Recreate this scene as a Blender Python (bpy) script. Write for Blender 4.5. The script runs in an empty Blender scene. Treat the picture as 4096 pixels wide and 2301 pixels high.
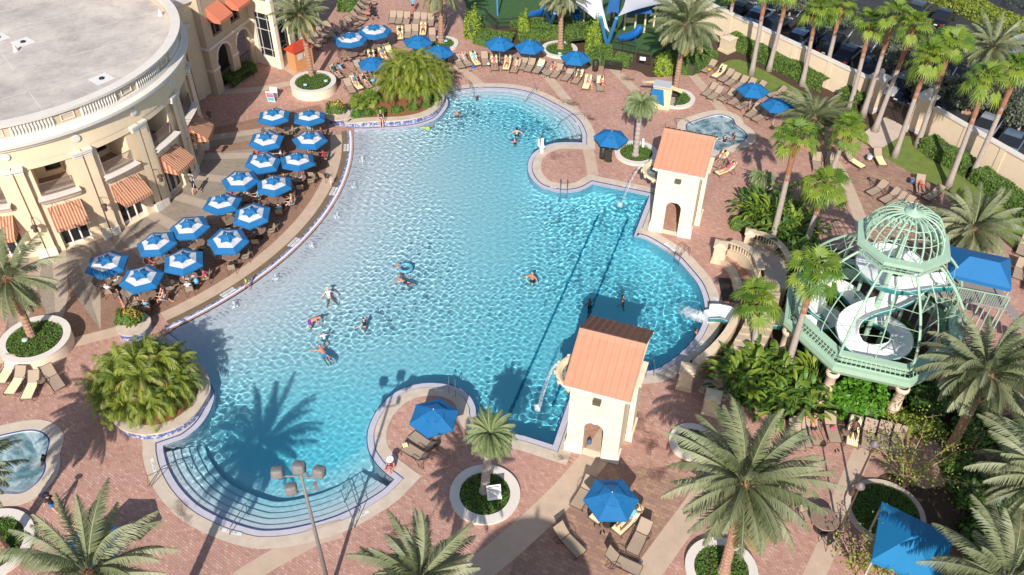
import bpy, bmesh, math, random
import numpy as np
from mathutils import Vector, Matrix, geometry
PI=math.pi; R=math.radians
sc=bpy.context.scene; COL=sc.collection
# ---------------------------------------------------------------- camera
CH=39.0; FP=3480.0; SX=4096/2576
_n=np.array([2000-2048.,5070-1150.5,FP]); _up=-_n/np.linalg.norm(_n)
_z=np.array([0,0,1.]); _Y=_z-_up*(_z@_up); _Y/=np.linalg.norm(_Y); _X=np.cross(_Y,_up)
RW=np.array([_X,_Y,_up])
def G(px,py,z=0.0):
    """point of the site at height z that the survey photo shows at px,py"""
    w=RW@np.array([px*SX-2048,py*SX-1150.5,FP]); t=(z-CH)/w[2]
    return Vector((w[0]*t,w[1]*t,z))
cam=bpy.data.cameras.new('camera'); cam.sensor_width=36; cam.lens=FP/4096*36; cam.clip_start=.5; cam.clip_end=2000
co=bpy.data.objects.new('camera',cam); COL.objects.link(co); sc.camera=co
co.matrix_world=Matrix(((RW[0][0],-RW[0][1],-RW[0][2],0),(RW[1][0],-RW[1][1],-RW[1][2],0),(RW[2][0],-RW[2][1],-RW[2][2],CH),(0,0,0,1)))
# ---------------------------------------------------------------- light
SUN_EL=35.0; SUN_AZ=7.0
wd=bpy.data.worlds.new('World'); sc.world=wd; wd.use_nodes=True
bg=wd.node_tree.nodes['Background']; sky=wd.node_tree.nodes.new('ShaderNodeTexSky'); sky.sky_type='NISHITA'; sky.sun_disc=False
sky.sun_elevation=R(SUN_EL); sky.sun_rotation=R(180+SUN_AZ); sky.dust_density=1.0
wd.node_tree.links.new(sky.outputs[0],bg.inputs[0]); bg.inputs[1].default_value=.118
sl=bpy.data.lights.new('sun','SUN'); sl.energy=5.0; sl.angle=R(.5); sl.color=(1,.94,.86)
so=bpy.data.objects.new('sun',sl); COL.objects.link(so)
SD=Vector((math.sin(R(SUN_AZ))*math.cos(R(SUN_EL)),math.cos(R(SUN_AZ))*math.cos(R(SUN_EL)),-math.sin(R(SUN_EL))))
so.rotation_euler=SD.to_track_quat('-Z','Y').to_euler(); sl.cycles.is_caustics_light=True
sc.view_settings.view_transform='Standard'; sc.view_settings.look='None'; sc.view_settings.exposure=.12; sc.view_settings.gamma=1
try:
    sc.cycles.use_denoising=True; sc.cycles.max_bounces=8; sc.cycles.transparent_max_bounces=16; sc.cycles.caustics_refractive=True; sc.cycles.caustics_reflective=False; sc.cycles.sample_clamp_indirect=6
except Exception: pass
# ---------------------------------------------------------------- materials
def srgb(r,g,b): 
    f=lambda c:(c/255/12.92 if c/255<=.04045 else ((c/255+.055)/1.055)**2.4)
    return (f(r),f(g),f(b),1)
MATS={}
def mat(name,col,rough=.7,var=0.0,scale=3.0,metal=0.0,col2=None,bump=0.0,bscale=20.0,trans=0.0,spec=.5):
    if name in MATS: return MATS[name]
    m=bpy.data.materials.new(name); m.use_nodes=True; MATS[name]=m
    nt=m.node_tree; b=nt.nodes['Principled BSDF']; L=nt.links
    col=tuple(col)+((1,) if len(col)==3 else ())
    b.inputs['Base Color'].default_value=col; b.inputs['Roughness'].default_value=rough; b.inputs['Metallic'].default_value=metal
    b.inputs['Specular IOR Level'].default_value=spec
    tc=nt.nodes.new('ShaderNodeTexCoord')
    if var or col2:
        n=nt.nodes.new('ShaderNodeTexNoise'); n.inputs['Scale'].default_value=scale; n.inputs['Detail'].default_value=5; n.inputs['Roughness'].default_value=.65
        L.new(tc.outputs['Object'],n.inputs['Vector'])
        mx=nt.nodes.new('ShaderNodeMix'); mx.data_type='RGBA'
        c2=col2 if col2 else tuple(c*(1-var) for c in col[:3])
        c1=col if col2 else tuple(min(1,c*(1+var)) for c in col[:3])
        mx.inputs[6].default_value=tuple(c1)[:3]+(1,); mx.inputs[7].default_value=tuple(c2)[:3]+(1,)
        mr=nt.nodes.new('ShaderNodeMapRange'); mr.inputs[1].default_value=.3; mr.inputs[2].default_value=.7
        L.new(n.outputs[0],mr.inputs[0]); L.new(mr.outputs[0],mx.inputs[0]); L.new(mx.outputs[2],b.inputs['Base Color'])
    if bump:
        n=nt.nodes.new('ShaderNodeTexNoise'); n.inputs['Scale'].default_value=bscale; n.inputs['Detail'].default_value=4
        L.new(tc.outputs['Object'],n.inputs['Vector'])
        bp=nt.nodes.new('ShaderNodeBump'); bp.inputs['Strength'].default_value=bump; bp.inputs['Distance'].default_value=.05
        L.new(n.outputs[0],bp.inputs['Height']); L.new(bp.outputs[0],b.inputs['Normal'])
    if trans:
        tr=nt.nodes.new('ShaderNodeBsdfTranslucent'); ms=nt.nodes.new('ShaderNodeMixShader'); ms.inputs[0].default_value=trans
        tr.inputs[0].default_value=col
        src=b.inputs['Base Color'].links[0].from_socket if b.inputs['Base Color'].links else None
        if src: L.new(src,tr.inputs[0])
        out=nt.nodes['Material Output']; L.new(b.outputs[0],ms.inputs[1]); L.new(tr.outputs[0],ms.inputs[2]); L.new(ms.outputs[0],out.inputs[0])
    return m
def nodemat(name):
    m=bpy.data.materials.new(name); m.use_nodes=True; MATS[name]=m
    return m,m.node_tree,m.node_tree.nodes['Principled BSDF'],m.node_tree.links
def brickmat(name,cols,bw=.24,bh=.12,rot=0.0,mortar=.0,rough=.85,stain=0.5,mcol=(.3,.2,.16),big=.25):
    """clay pavers: every paver its own tone, worn patches and old stains"""
    m,nt,b,L=nodemat(name); N=nt.nodes.new
    tc=N('ShaderNodeTexCoord'); mp=N('ShaderNodeMapping'); mp.inputs['Rotation'].default_value=(0,0,R(rot)); L.new(tc.outputs['Object'],mp.inputs[0])
    br=N('ShaderNodeTexBrick'); br.inputs['Scale'].default_value=1; br.inputs['Brick Width'].default_value=bw; br.inputs['Row Height'].default_value=bh
    br.inputs['Mortar Size'].default_value=mortar; br.inputs['Color1'].default_value=(0,0,0,1); br.inputs['Color2'].default_value=(1,1,1,1); br.inputs['Mortar'].default_value=(.5,.5,.5,1)
    L.new(mp.outputs[0],br.inputs[0])
    r=N('ShaderNodeValToRGB'); L.new(br.outputs[0],r.inputs[0])
    while len(r.color_ramp.elements)<len(cols): r.color_ramp.elements.new(.5)
    for i,c in enumerate(cols): r.color_ramp.elements[i].position=i/(len(cols)-1); r.color_ramp.elements[i].color=tuple(c)[:3]+(1,)
    n1=N('ShaderNodeTexNoise'); n1.inputs['Scale'].default_value=big; n1.inputs['Detail'].default_value=6; L.new(tc.outputs['Object'],n1.inputs[0])
    m1=N('ShaderNodeMapRange'); m1.inputs[1].default_value=.3; m1.inputs[2].default_value=.7; m1.inputs[3].default_value=.88; m1.inputs[4].default_value=1.1; L.new(n1.outputs[0],m1.inputs[0])
    mul=N('ShaderNodeVectorMath'); mul.operation='SCALE'; L.new(r.outputs[0],mul.inputs[0]); L.new(m1.outputs[0],mul.inputs['Scale'])
    n2=N('ShaderNodeTexNoise'); n2.inputs['Scale'].default_value=.9; n2.inputs['Detail'].default_value=9; n2.inputs['Roughness'].default_value=.75; L.new(tc.outputs['Object'],n2.inputs[0])
    m2=N('ShaderNodeMapRange'); m2.inputs[1].default_value=.58; m2.inputs[2].default_value=.72; m2.inputs[3].default_value=0; m2.inputs[4].default_value=stain; L.new(n2.outputs[0],m2.inputs[0])
    mx=N('ShaderNodeMix'); mx.data_type='RGBA'; L.new(m2.outputs[0],mx.inputs[0]); L.new(mul.outputs[0],mx.inputs[6]); mx.inputs[7].default_value=(.17,.085,.055,1)
    jt=N('ShaderNodeMix'); jt.data_type='RGBA'; jt.blend_type='MULTIPLY'; L.new(br.outputs['Fac'],jt.inputs[0]); L.new(mx.outputs[2],jt.inputs[6]); jt.inputs[7].default_value=(.62,.58,.56,1)
    L.new(jt.outputs[2],b.inputs['Base Color']); b.inputs['Roughness'].default_value=rough
    bp=N('ShaderNodeBump'); bp.inputs['Strength'].default_value=.35; bp.inputs['Distance'].default_value=.01; L.new(br.outputs[0],bp.inputs['Height']); L.new(bp.outputs[0],b.inputs['Normal'])
    return m
# ---------------------------------------------------------------- mesh builder
class MB:
    def __init__(s): s.v=[]; s.f=[]; s.m=[]
    def add(s,vs,fs,mi=0):
        b=len(s.v); s.v+= [tuple(v) for v in vs]
        for f in fs: s.f.append([i+b for i in f]); s.m.append(mi)
        return s
    def box(s,c,sz,rz=0.0,mi=0,tp=1.0):
        x,y,z=sz[0]/2,sz[1]/2,sz[2]/2; ca,sa=math.cos(rz),math.sin(rz); vs=[]
        for dz,k in ((-z,1),(z,tp)):
            for dx,dy in ((-x,-y),(x,-y),(x,y),(-x,y)):
                dx*=k; dy*=k; vs.append((c[0]+dx*ca-dy*sa,c[1]+dx*sa+dy*ca,c[2]+dz))
        return s.add(vs,[(3,2,1,0),(4,5,6,7),(0,1,5,4),(1,2,6,5),(2,3,7,6),(3,0,4,7)],mi)
    def beam(s,a,b,w=.05,h=None,mi=0,up=(0,0,1)):
        a=Vector(a); b=Vector(b); h=h or w; d=(b-a).normalized(); u=Vector(up)
        if abs(d.dot(u))>.98: u=Vector((0,1,0))
        x=d.cross(u).normalized()*w/2; y=x.cross(d).normalized()*h/2
        vs=[a-x-y,a+x-y,a+x+y,a-x+y,b-x-y,b+x-y,b+x+y,b-x+y]
        return s.add(vs,[(3,2,1,0),(4,5,6,7),(0,1,5,4),(1,2,6,5),(2,3,7,6),(3,0,4,7)],mi)
    def tube(s,pts,r=.03,n=6,mi=0,cap=True,close=False):
        pts=[Vector(p) for p in pts]; k=len(pts); rr=r if isinstance(r,(list,tuple)) else [r]*k
        base=len(s.v); t0=(pts[1]-pts[0]).normalized(); u=Vector((0,0,1)) if abs(t0.z)<.9 else Vector((1,0,0))
        x=t0.cross(u).normalized()
        for i,p in enumerate(pts):
            t=((pts[(i+1)%k] if (i<k-1 or close) else p)-(pts[i-1] if (i>0 or close) else p)).normalized()
            x=(x-t*x.dot(t)).normalized(); y=t.cross(x)
            for j in range(n):
                a=2*PI*j/n; s.v.append(tuple(p+(x*math.cos(a)+y*math.sin(a))*rr[i]))
        for i in range(k if close else k-1):
            for j in range(n):
                a=base+i*n+j; b=base+i*n+(j+1)%n; c=base+((i+1)%k)*n+(j+1)%n; d=base+((i+1)%k)*n+j
                s.f.append([a,d,c,b]); s.m.append(mi)
        if cap and not close:
            s.f.append([base+j for j in range(n)]); s.m.append(mi)
            s.f.append([base+(k-1)*n+j for j in range(n)][::-1]); s.m.append(mi)
        return s
    def lathe(s,prof,n=16,c=(0,0,0),mi=0,a0=0.0,a1=2*PI,phase=0.0):
        full=abs(a1-a0-2*PI)<1e-6; m=n if full else n+1; base=len(s.v)
        for r,z in prof:
            for j in range(m):
                a=a0+(a1-a0)*j/n+phase; s.v.append((c[0]+r*math.cos(a),c[1]+r*math.sin(a),c[2]+z))
        for i in range(len(prof)-1):
            for j in range(n):
                j2=(j+1)%m; s.f.append([base+i*m+j,base+i*m+j2,base+(i+1)*m+j2,base+(i+1)*m+j]); s.m.append(mi if not isinstance(mi,(list,tuple)) else mi[i])
        return s
    def prism(s,poly,z0,z1,mi=0,top=None):
        n=len(poly); vs=[(p[0],p[1],z0) for p in poly]+[(p[0],p[1],z1) for p in poly]
        tri=geometry.tessellate_polygon([[Vector((p[0],p[1],0)) for p in poly]])
        ar=sum(poly[i][0]*poly[(i+1)%n][1]-poly[(i+1)%n][0]*poly[i][1] for i in range(n)); ccw=ar>0
        fs=[]
        for i in range(n):
            j=(i+1)%n; fs.append((i,j,n+j,n+i) if ccw else (j,i,n+i,n+j))
        s.add(vs,fs,mi); b=len(s.v)-2*n; tm=mi if top is None else top
        for t in tri:
            a,b_,c=t; p=[poly[k] for k in t]; o=(p[1][0]-p[0][0])*(p[2][1]-p[0][1])-(p[1][1]-p[0][1])*(p[2][0]-p[0][0])
            t=t if o>0 else t[::-1]
            s.f.append([b+n+k for k in t]); s.m.append(tm); s.f.append([b+k for k in t[::-1]]); s.m.append(mi)
        return s
    def ribbon(s,pts,o0,o1,z0,z1=None,mi=0,close=False,zb=None,mb=None):
        """strip beside a line of points, from offset o0 to o1 to its left; zb: also give it sides down to zb"""
        z1=z0 if z1 is None else z1; a=offset(pts,o0,close); b=offset(pts,o1,close); n=len(pts); base=len(s.v)
        s.v+=[(p[0],p[1],z0) for p in a]+[(p[0],p[1],z1) for p in b]
        for i in range(n if close else n-1):
            j=(i+1)%n; s.f.append([base+i,base+j,base+n+j,base+n+i]); s.m.append(mi)
        if zb is not None:
            mb=mi if mb is None else mb
            for q,z in ((a,z0),(b,z1)):
                k=len(s.v); s.v+=[(p[0],p[1],z) for p in q]+[(p[0],p[1],zb) for p in q]
                for i in range(n if close else n-1):
                    j=(i+1)%n; s.f.append([k+i,k+j,k+n+j,k+n+i]); s.m.append(mb)
        return s
    def build(s,name,mats,parent=None,smooth=False,loc=None):
        me=bpy.data.meshes.new(name); me.from_pydata(s.v,[],s.f)
        mats=mats if isinstance(mats,(list,tuple)) else [mats]
        for m in mats: me.materials.append(m)
        if len(mats)>1: me.polygons.foreach_set('material_index',s.m)
        if smooth: me.polygons.foreach_set('use_smooth',[True]*len(s.f))
        me.update(); o=bpy.data.objects.new(name,me); COL.objects.link(o)
        if parent is not None: o.parent=parent
        if loc is not None: o.location=loc
        return o
def offset(pts,d,close=False):
    if d==0: return [(p[0],p[1]) for p in pts]
    n=len(pts); out=[]
    for i in range(n):
        p=Vector(pts[i][:2]); a=Vector(pts[i-1][:2]) if (i>0 or close) else None; b=Vector(pts[(i+1)%n][:2]) if (i<n-1 or close) else None
        t1=(p-a).normalized() if a is not None else None; t2=(b-p).normalized() if b is not None else None
        t1=t1 or t2; t2=t2 or t1
        n1=Vector((-t1.y,t1.x)); n2=Vector((-t2.y,t2.x)); m=(n1+n2)
        m=m.normalized() if m.length>1e-6 else n1; k=d/max(.45,m.dot(n1)); out.append((p.x+m.x*k,p.y+m.y*k))
    return out
def thing(name,label,cat,loc=(0,0,0),rz=0.0,group=None):
    o=bpy.data.objects.new(name,None); COL.objects.link(o); o.empty_display_size=.2
    o.location=loc; o.rotation_euler=(0,0,rz); return tag(o,label,cat,group)
def tag(o,label,cat,group=None,kind=None):
    if label: o['label']=label
    if cat: o['category']=cat
    if group: o['group']=group
    if kind: o['kind']=kind
    return o
def struct(o,label=None,cat=None): return tag(o,label,cat,None,'structure')
KIDS={}
def kids(o):
    return [c for c in bpy.data.objects if c.parent==o]
def copy_tree(o,parent=None):
    c=o.copy(); COL.objects.link(c); c.parent=parent
    ks=KIDS.get(o.name)
    if ks is None: ks=KIDS[o.name]=kids(o)
    kk=[copy_tree(k,c) for k in ks]; KIDS[c.name]=kk
    return c
USED=set()
def place(proto,label,loc,rz=0.0,group=None,scale=None,rx=None):
    """first call moves the prototype itself, later ones its copies"""
    if proto.name not in USED: USED.add(proto.name); o=proto
    else: o=copy_tree(proto)
    o.location=loc; o.rotation_euler=(0,0,rz) if rx is None else (rx[0],rx[1],rz)
    if scale: o.scale=(scale,)*3 if not isinstance(scale,tuple) else scale
    o['label']=label
    if group: o['group']=group
    return o
def spline(pts,per=6,close=False,sharp=()):
    """Catmull-Rom through points; indices in sharp stay corners"""
    n=len(pts); P=[Vector(p[:2]) for p in pts]; out=[]
    for i in range(n if close else n-1):
        p1=P[i]; p2=P[(i+1)%n]
        p0=P[i-1] if ((i>0 or close) and i not in sharp) else p1*2-p2
        j=(i+1)%n; p3=P[(i+2)%n] if ((i+2<n or close) and j not in sharp) else p2*2-p1
        if i in sharp and j in sharp: out.append(p1); continue
        for k in range(per):
            t=k/per; out.append(.5*((2*p1)+(p2-p0)*t+(2*p0-5*p1+4*p2-p3)*t*t+(3*p1-p0-3*p2+p3)*t**3))
    if not close: out.append(P[-1])
    return [(p.x,p.y) for p in out]
def W(pts,z=0): return [tuple(G(x,y,z)[:2]) for x,y in pts]
def inpoly(x,y,poly):
    """vectorised point-in-polygon"""
    x=np.asarray(x); y=np.asarray(y); c=np.zeros(x.shape,bool); n=len(poly)
    for i in range(n):
        x1,y1=poly[i][:2]; x2,y2=poly[i-1][:2]
        if y1==y2: continue
        c^=((y1>y)!=(y2>y))&(x<(x2-x1)*(y-y1)/(y2-y1)+x1)
    return c
def sheet(name,outer,holes,z,m,zf=None,grid=None,kind='structure'):
    """flat sheet with true holes, by constrained triangulation"""
    vs=[Vector(p[:2]) for p in outer]; es=[(i,(i+1)%len(outer)) for i in range(len(outer))]
    for h in holes:
        b=len(vs); vs+=[Vector(p[:2]) for p in h]; es+=[(b+i,b+(i+1)%len(h)) for i in range(len(h))]
    if grid:
        a=np.array([p[:2] for p in outer]); gx=np.arange(a[:,0].min(),a[:,0].max(),grid); gy=np.arange(a[:,1].min(),a[:,1].max(),grid)
        X,Y=np.meshgrid(gx,gy); ok=inpoly(X,Y,outer); vs+=[Vector((x,y)) for x,y in zip(X[ok],Y[ok])]
    V,E,F,_,_,_=geometry.delaunay_2d_cdt(vs,es,[],0,1e-5)
    cx=np.array([sum(V[i].x for i in f)/len(f) for f in F]); cy=np.array([sum(V[i].y for i in f)/len(f) for f in F])
    keep=inpoly(cx,cy,outer)
    for h in holes: keep&=~inpoly(cx,cy,h)
    b=MB(); b.v=[(v.x,v.y,(zf(v.x,v.y) if zf else z)) for v in V]; b.f=[list(f) for f,k in zip(F,keep) if k]; b.m=[0]*len(b.f)
    o=b.build(name,m); 
    if kind: o['kind']=kind
    return o
def arcpts(cx,cy,r,a0,a1,n): return [(cx+r*math.cos(R(a0+(a1-a0)*i/n)),cy+r*math.sin(R(a0+(a1-a0)*i/n))) for i in range(n+1)]
BC=(-37.2,58.1)   # centre of the round building and of the beach entry
def T(c,r,x,y):   # reading aid: survey tile column,row and position -> photo pixels
    return (644*c+x/4,(362*r if r<3 else 1085)+y/4)
# ================================================================ POOL OUTLINES
def beach(r,a): return (BC[0]+r*math.cos(R(a)),BC[1]+r*math.sin(R(a)))
RB=24.2
A0=math.degrees(math.atan2(*(np.array(G(890,328)[:2])-BC)[::-1])); A1=math.degrees(math.atan2(*(np.array(G(425,838)[:2])-BC)[::-1]))
arc=[beach(RB,A1+(A0-A1)*i/40) for i in range(41)]
sA=spline(W([(890,328),(925,328),(955,326),(1019,322),(1069,312),(1101,298),(1121,276),(1128,258),(1123,241)]),5)
sB=spline(W([(1123,241),(1145,234),(1169,229),(1219,225),(1287,228),(1338,240),(1388,264),(1428,287),(1450,308),(1463,335),(1464,358)]),5)
sC=spline(W([(1464,358),(1430,357),(1395,359),(1360,371),(1335,391),(1326,420),(1334,446),(1354,467),(1385,479),(1420,484),(1452,481),(1474,474),(1493,463)]),5)
sD=W([(1493,463),(1633,492),(1594,593)])
TU=Vector((math.cos(R(-18.77)),math.sin(R(-18.77)))); TV=Vector((-TU.y,TU.x)); T2O=G(1420.5,1130).xy; T1O=G(1632,579).xy
def TL(o,a,b): p=o+TU*a+TV*b; return (p.x,p.y)
sE=spline(W([(1594,593),(1625,602),(1663,624),(1700,650),(1725,677),(1750,707),(1763,732),(1771,761),(1772,794),(1763,822),(1748,848),(1715,884),(1680,911),(1645,929)])+[TL(T2O,2.3,7.1),TL(T2O,1.2,6.45),TL(T2O,.05,5.95),TL(T2O,-.9,5.8)],5)
sF=[TL(T2O,-.9,5.8),TL(T2O,-.72,.1),TL(T2O,-2.46,.17)]
sG=spline(W([(1318,1096),(1270,1082),(1215,1062),(1200,1044),(1196,1021),(1181,994),(1150,973),(1106,963),(1056,964),(1006,979),(964,1011),(939,1046),(924,1086),(926,1130),(944,1163),(966,1187),(990,1206)]),5)
sG[0]=sF[-1]
sH=spline(W([(990,1206),(970,1226),(944,1245),(881,1282),(819,1307),(744,1326),(690,1333),(643,1331),(575,1310),(500,1272),(450,1222),(422,1172),(412,1135),(411,1122)]),5)
sI=spline(W([(411,1122),(437,1113),(465,1102),(500,1074),(524,1042),(537,1010),(539,992),(532,969),(510,930),(480,890),(450,858),(425,838)]),5)
POOL=[]
for s in (arc,sA,sB,sC,sD,sE,sF,sG,sH,sI):
    for p in s:
        if not POOL or math.hypot(p[0]-POOL[-1][0],p[1]-POOL[-1][1])>.02: POOL.append(p)
if math.hypot(POOL[0][0]-POOL[-1][0],POOL[0][1]-POOL[-1][1])<.1: POOL.pop()
RIM=[]   # the rest of the edge, from the top of the beach round to its foot
for s in (sA,sB,sC,sD,sE,sF,sG,sH,sI):
    for p in s:
        if not RIM or math.hypot(p[0]-RIM[-1][0],p[1]-RIM[-1][1])>.02: RIM.append(p)
SPA1=spline(W([(1728,315),(1748,305),(1770,298),(1800,290),(1822,291),(1842,300),(1850,315),(1870,330),(1878,343),(1870,355),(1850,362),(1825,372),(1800,380),(1775,372),(1750,350),(1732,335)]),5,True)
SPA2=spline(W([(-40,1110),(0,1098),(35,1090),(75,1084),(105,1090),(122,1108),(118,1130),(112,1155),(112,1180),(100,1205),(75,1228),(50,1240),(10,1240),(-40,1250),(-80,1240),(-110,1200),(-90,1140)]),5,True)
def OUT_of(poly): return -1 if sum(poly[i][0]*poly[(i+1)%len(poly)][1]-poly[(i+1)%len(poly)][0]*poly[i][1] for i in range(len(poly)))>0 else 1
OUT=OUT_of(POOL)
HOLES=[offset(RIM,OUT*.4)+arc[1:-1]]+[offset(s,OUT_of(s)*.2,True) for s in (SPA1,SPA2)]
# ---------------------------------------------------------------- ground materials
pink=brickmat('pink_pavers',[srgb(174,130,115),srgb(193,152,136),srgb(184,141,125),srgb(203,167,151)],.25,.125,35,.009,stain=.5)
tan=mat('tan_concrete_band',srgb(196,172,150),.85,.1,1.2,bump=.1)
cop=mat('pool_coping_concrete',srgb(202,186,168),.8,.12,1.5,bump=.1)
brown=brickmat('brown_pavers',[srgb(144,110,92),srgb(158,124,104),srgb(150,117,98),srgb(164,130,110)],.26,.13,20,.01,stain=.25)
mixed=brickmat('mixed_rose_and_ochre_pavers',[srgb(148,116,104),srgb(162,128,114),srgb(180,146,118),srgb(154,120,108),srgb(170,136,120)],.34,.22,25,.014,stain=.3)
gray=brickmat('grey_taupe_pavers',[srgb(144,132,118),srgb(160,147,132),srgb(152,139,125)],.3,.15,10,.01,stain=.2)
lgray=mat('pale_concrete_ray',srgb(178,162,144),.85,.1,2)
grass=mat('lawn_grass',(.21,.27,.05),.9,0,1.5,col2=(.13,.19,.035),bump=.6,bscale=60)
soil=mat('mulch_soil',(.12,.065,.04),.95,0,6,col2=(.055,.04,.025),bump=.8,bscale=30)
turf=mat('playground_turf',(.045,.11,.03),.9,.2,2)
asph=mat('asphalt',(.04,.04,.043),.85,.2,1.5,bump=.2,bscale=60)
walkc=mat('pale_walk_concrete',srgb(205,185,170),.85,.1,1)
# ---------------------------------------------------------------- ground sheets
BIG=[(-260,-140),(260,-140),(260,420),(-260,420)]
struct(sheet('ground',BIG,HOLES,-.02,soil))
DECK=W([(-900,2300),(-900,250),(470,-60),(1000,-160),(1160,-60),(1185,95),(1290,118),(1500,160),(1600,172),(1660,185),(1790,150),(1822,185),(1900,222),(1960,262),(2020,300),(2120,330),(2175,362),(2302,447),(2405,497),(2560,640),(2900,900),(3300,2300)])
struct(sheet('pool_deck',DECK,HOLES,0,pink))
def band(pts,w,m=tan,z=.008,name='paving_band',per=8):
    p=spline(W(pts),per); b=MB().ribbon(p,-w/2,w/2,z); return struct(b.build(name,m))
# terrace of the cafe: brown pavers, grey court with pale rays
TER=arcpts(*BC,22.3,-75,26,60)+arcpts(*BC,3,26,-75,4)
struct(sheet('terrace_paving',TER,HOLES,.004,brown))
CRT=arcpts(*BC,18.4,-52,9,40)+arcpts(*BC,4,9,-52,4)
struct(sheet('terrace_court',CRT,HOLES,.008,gray))
rays=MB()
for a in list(np.arange(-73,-40,6.8))+[-34,-22,-9,4,17]:
    for sgn,mi in ((-1,0),(1,1)):
        q=[beach(12.0,a),beach(12.0,a+sgn*4.4),beach(17.3,a+sgn*2.8),beach(20.6 if a>-40 else 21.8,a)]
        rays.add([(x,y,.012+.002*mi) for x,y in q],[(0,1,2,3) if sgn>0 else (3,2,1,0)],mi)
struct(rays.build('terrace_rays',[gray,lgray]))
struct(MB().ribbon(arcpts(*BC,23.28,-50,12,60),0,.95,.012).build('beach_walk',tan))
wet=mat('wet_concrete',(.21,.15,.09),.25,.15,1.5)
struct(MB().ribbon(arcpts(*BC,23.74,-50,A0,60),0,.47,.012).build('wet_walk',wet))
for pts,w in (([(1345,160),(1370,185),(1410,232),(1448,282)],.9),([(1540,170),(1560,190),(1600,230)],.9),([(1722,160),(1735,180),(1780,232),(1828,290)],.9),
  ([(1476,365),(1485,400),(1492,442)],.9),([(2090,400),(2110,425),(2140,490),(2168,566),(2175,640)],1.0),([(1540,1090),(1500,1147),(1420,1240),(1340,1318),(1240,1405),(1180,1447),(1100,1500)],1.5),
  ([(1810,1180),(1770,1245),(1700,1342),(1623,1447),(1560,1520)],1.3),([(2180,1110),(2160,1160),(2117,1260),(2087,1360),(2042,1460)],1.0),([(1150,165),(1161,175),(1190,197),(1216,220)],.9),
  ([(715,165),(740,182),(770,200)],.9),([(500,235),(644,225),(745,207)],.9),([(-60,915),(15,900),(175,864),(300,832)],.9),([(860,1330),(794,1350),(700,1400),(600,1460)],1.1),([(1900,430),(1930,470),(1960,520)],.9)):
    band(pts,w)
# field of mixed pavers round the lower right sun circle
struct(sheet('sun_circle_paving',spline(W([(1518,1160),(1640,1180),(1770,1205),(1790,1230),(1750,1275),(1690,1350),(1620,1440),(1560,1520),(1300,1520),(1290,1420),(1345,1330),(1430,1240)]),4,True,sharp=(0,)),HOLES,.004,mixed))
struct(sheet('right_terrace_paving',W([(2120,430),(2240,372),(2302,440),(2405,497),(2470,580),(2380,640),(2190,640)]),HOLES,.004,mixed))
struct(sheet('lawn',spline(W([(1800,160),(1850,120),(1990,190),(2150,290),(2175,352),(2120,326),(2020,292),(1960,256),(1900,217),(1826,184)]),3,True),[],.006,grass))
struct(sheet('lawn',spline(W([(2195,350),(2300,345),(2440,430),(2560,520),(2700,640),(2700,720),(2560,628),(2440,530),(2405,490),(2302,440),(2220,392)]),3,True),[],.006,grass))
struct(sheet('gate_path',W([(2165,340),(2230,292),(2272,318),(2285,330),(2220,372),(2200,378)]),[],.01,walkc))
struct(sheet('playground_surface',W([(1200,75),(1140,-60),(1900,-90),(1780,130),(1690,150),(1560,125),(1300,80)]),[],.01,turf))
PARK=W([(1770,-60),(1815,0),(1960,70),(2200,180),(2250,215),(2290,262),(2330,270),(2576,405),(3300,800),(3300,-500),(1700,-500)])
struct(sheet('parking_lot',PARK,[],.008,asph))
pl=MB()
for i in range(9):
    a=G(1880+i*62,-18+i*30); b=G(1912+i*62,-55+i*28); pl.beam((a.x,a.y,.014),(b.x,b.y,.014),.12,.004)
for i in range(6):
    a=G(2300+i*70,78+i*34); b=G(2345+i*70,52+i*32); pl.beam((a.x,a.y,.014),(b.x,b.y,.014),.12,.004)
struct(pl.build('parking_lines',mat('white_road_paint',(.7,.7,.68),.6)))
# ---------------------------------------------------------------- pool shell
WL=-.06                                             # water level
navy=brickmat('navy_pool_tile',[(.02,.035,.12),(.05,.08,.22),(.03,.05,.16)],.08,.08,0,rough=.2,stain=0)
mosaic,_nt,_b,_L=nodemat('blue_mosaic_tile'); _v=_nt.nodes.new('ShaderNodeTexVoronoi'); _v.inputs['Scale'].default_value=9; _t=_nt.nodes.new('ShaderNodeTexCoord'); _L.new(_t.outputs['Object'],_v.inputs['Vector']); _s=_nt.nodes.new('ShaderNodeSeparateColor'); _L.new(_v.outputs['Color'],_s.inputs[0]); _r=_nt.nodes.new('ShaderNodeValToRGB'); _r.color_ramp.interpolation='CONSTANT'; _L.new(_s.outputs[0],_r.inputs[0]); _L.new(_r.outputs[0],_b.inputs['Base Color']); _b.inputs['Roughness'].default_value=.3
_e=_r.color_ramp.elements; _e[0].color=(.06,.09,.25,1); _e[1].position=.72; _e[1].color=(.46,.5,.58,1)
for _p,_c in ((.3,(.12,.16,.36,1)),(.5,(.22,.27,.46,1))): _q=_e.new(_p); _q.color=_c
plas=mat('white_pool_plaster',srgb(226,228,238),.7,.06,.8)
DEEP=[(G(650,1215).x,G(650,1215).y,.75,7.5),(G(1330,290).x,G(1330,290).y,.3,6)]
def depth(x,y):
    """depth of the pool floor below deck: a beach on the left falling to the deep end"""
    r=math.hypot(x-BC[0],y-BC[1])-RB
    d=.1+.06*max(0,min(r,22)) if r<22 else 1.41+.02*(min(r,30)-22)
    k=min(1,max(0,r/6))
    for cx,cy,a,s in DEEP: d+=k*a*math.exp(-((x-cx)**2+(y-cy)**2)/(s*s))
    return min(1.65,d)
dpl=nodemat('pool_floor_plaster'); m_,nt_,b_,L_=dpl
at=nt_.nodes.new('ShaderNodeTexNoise'); at.inputs['Scale'].default_value=.5
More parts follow.
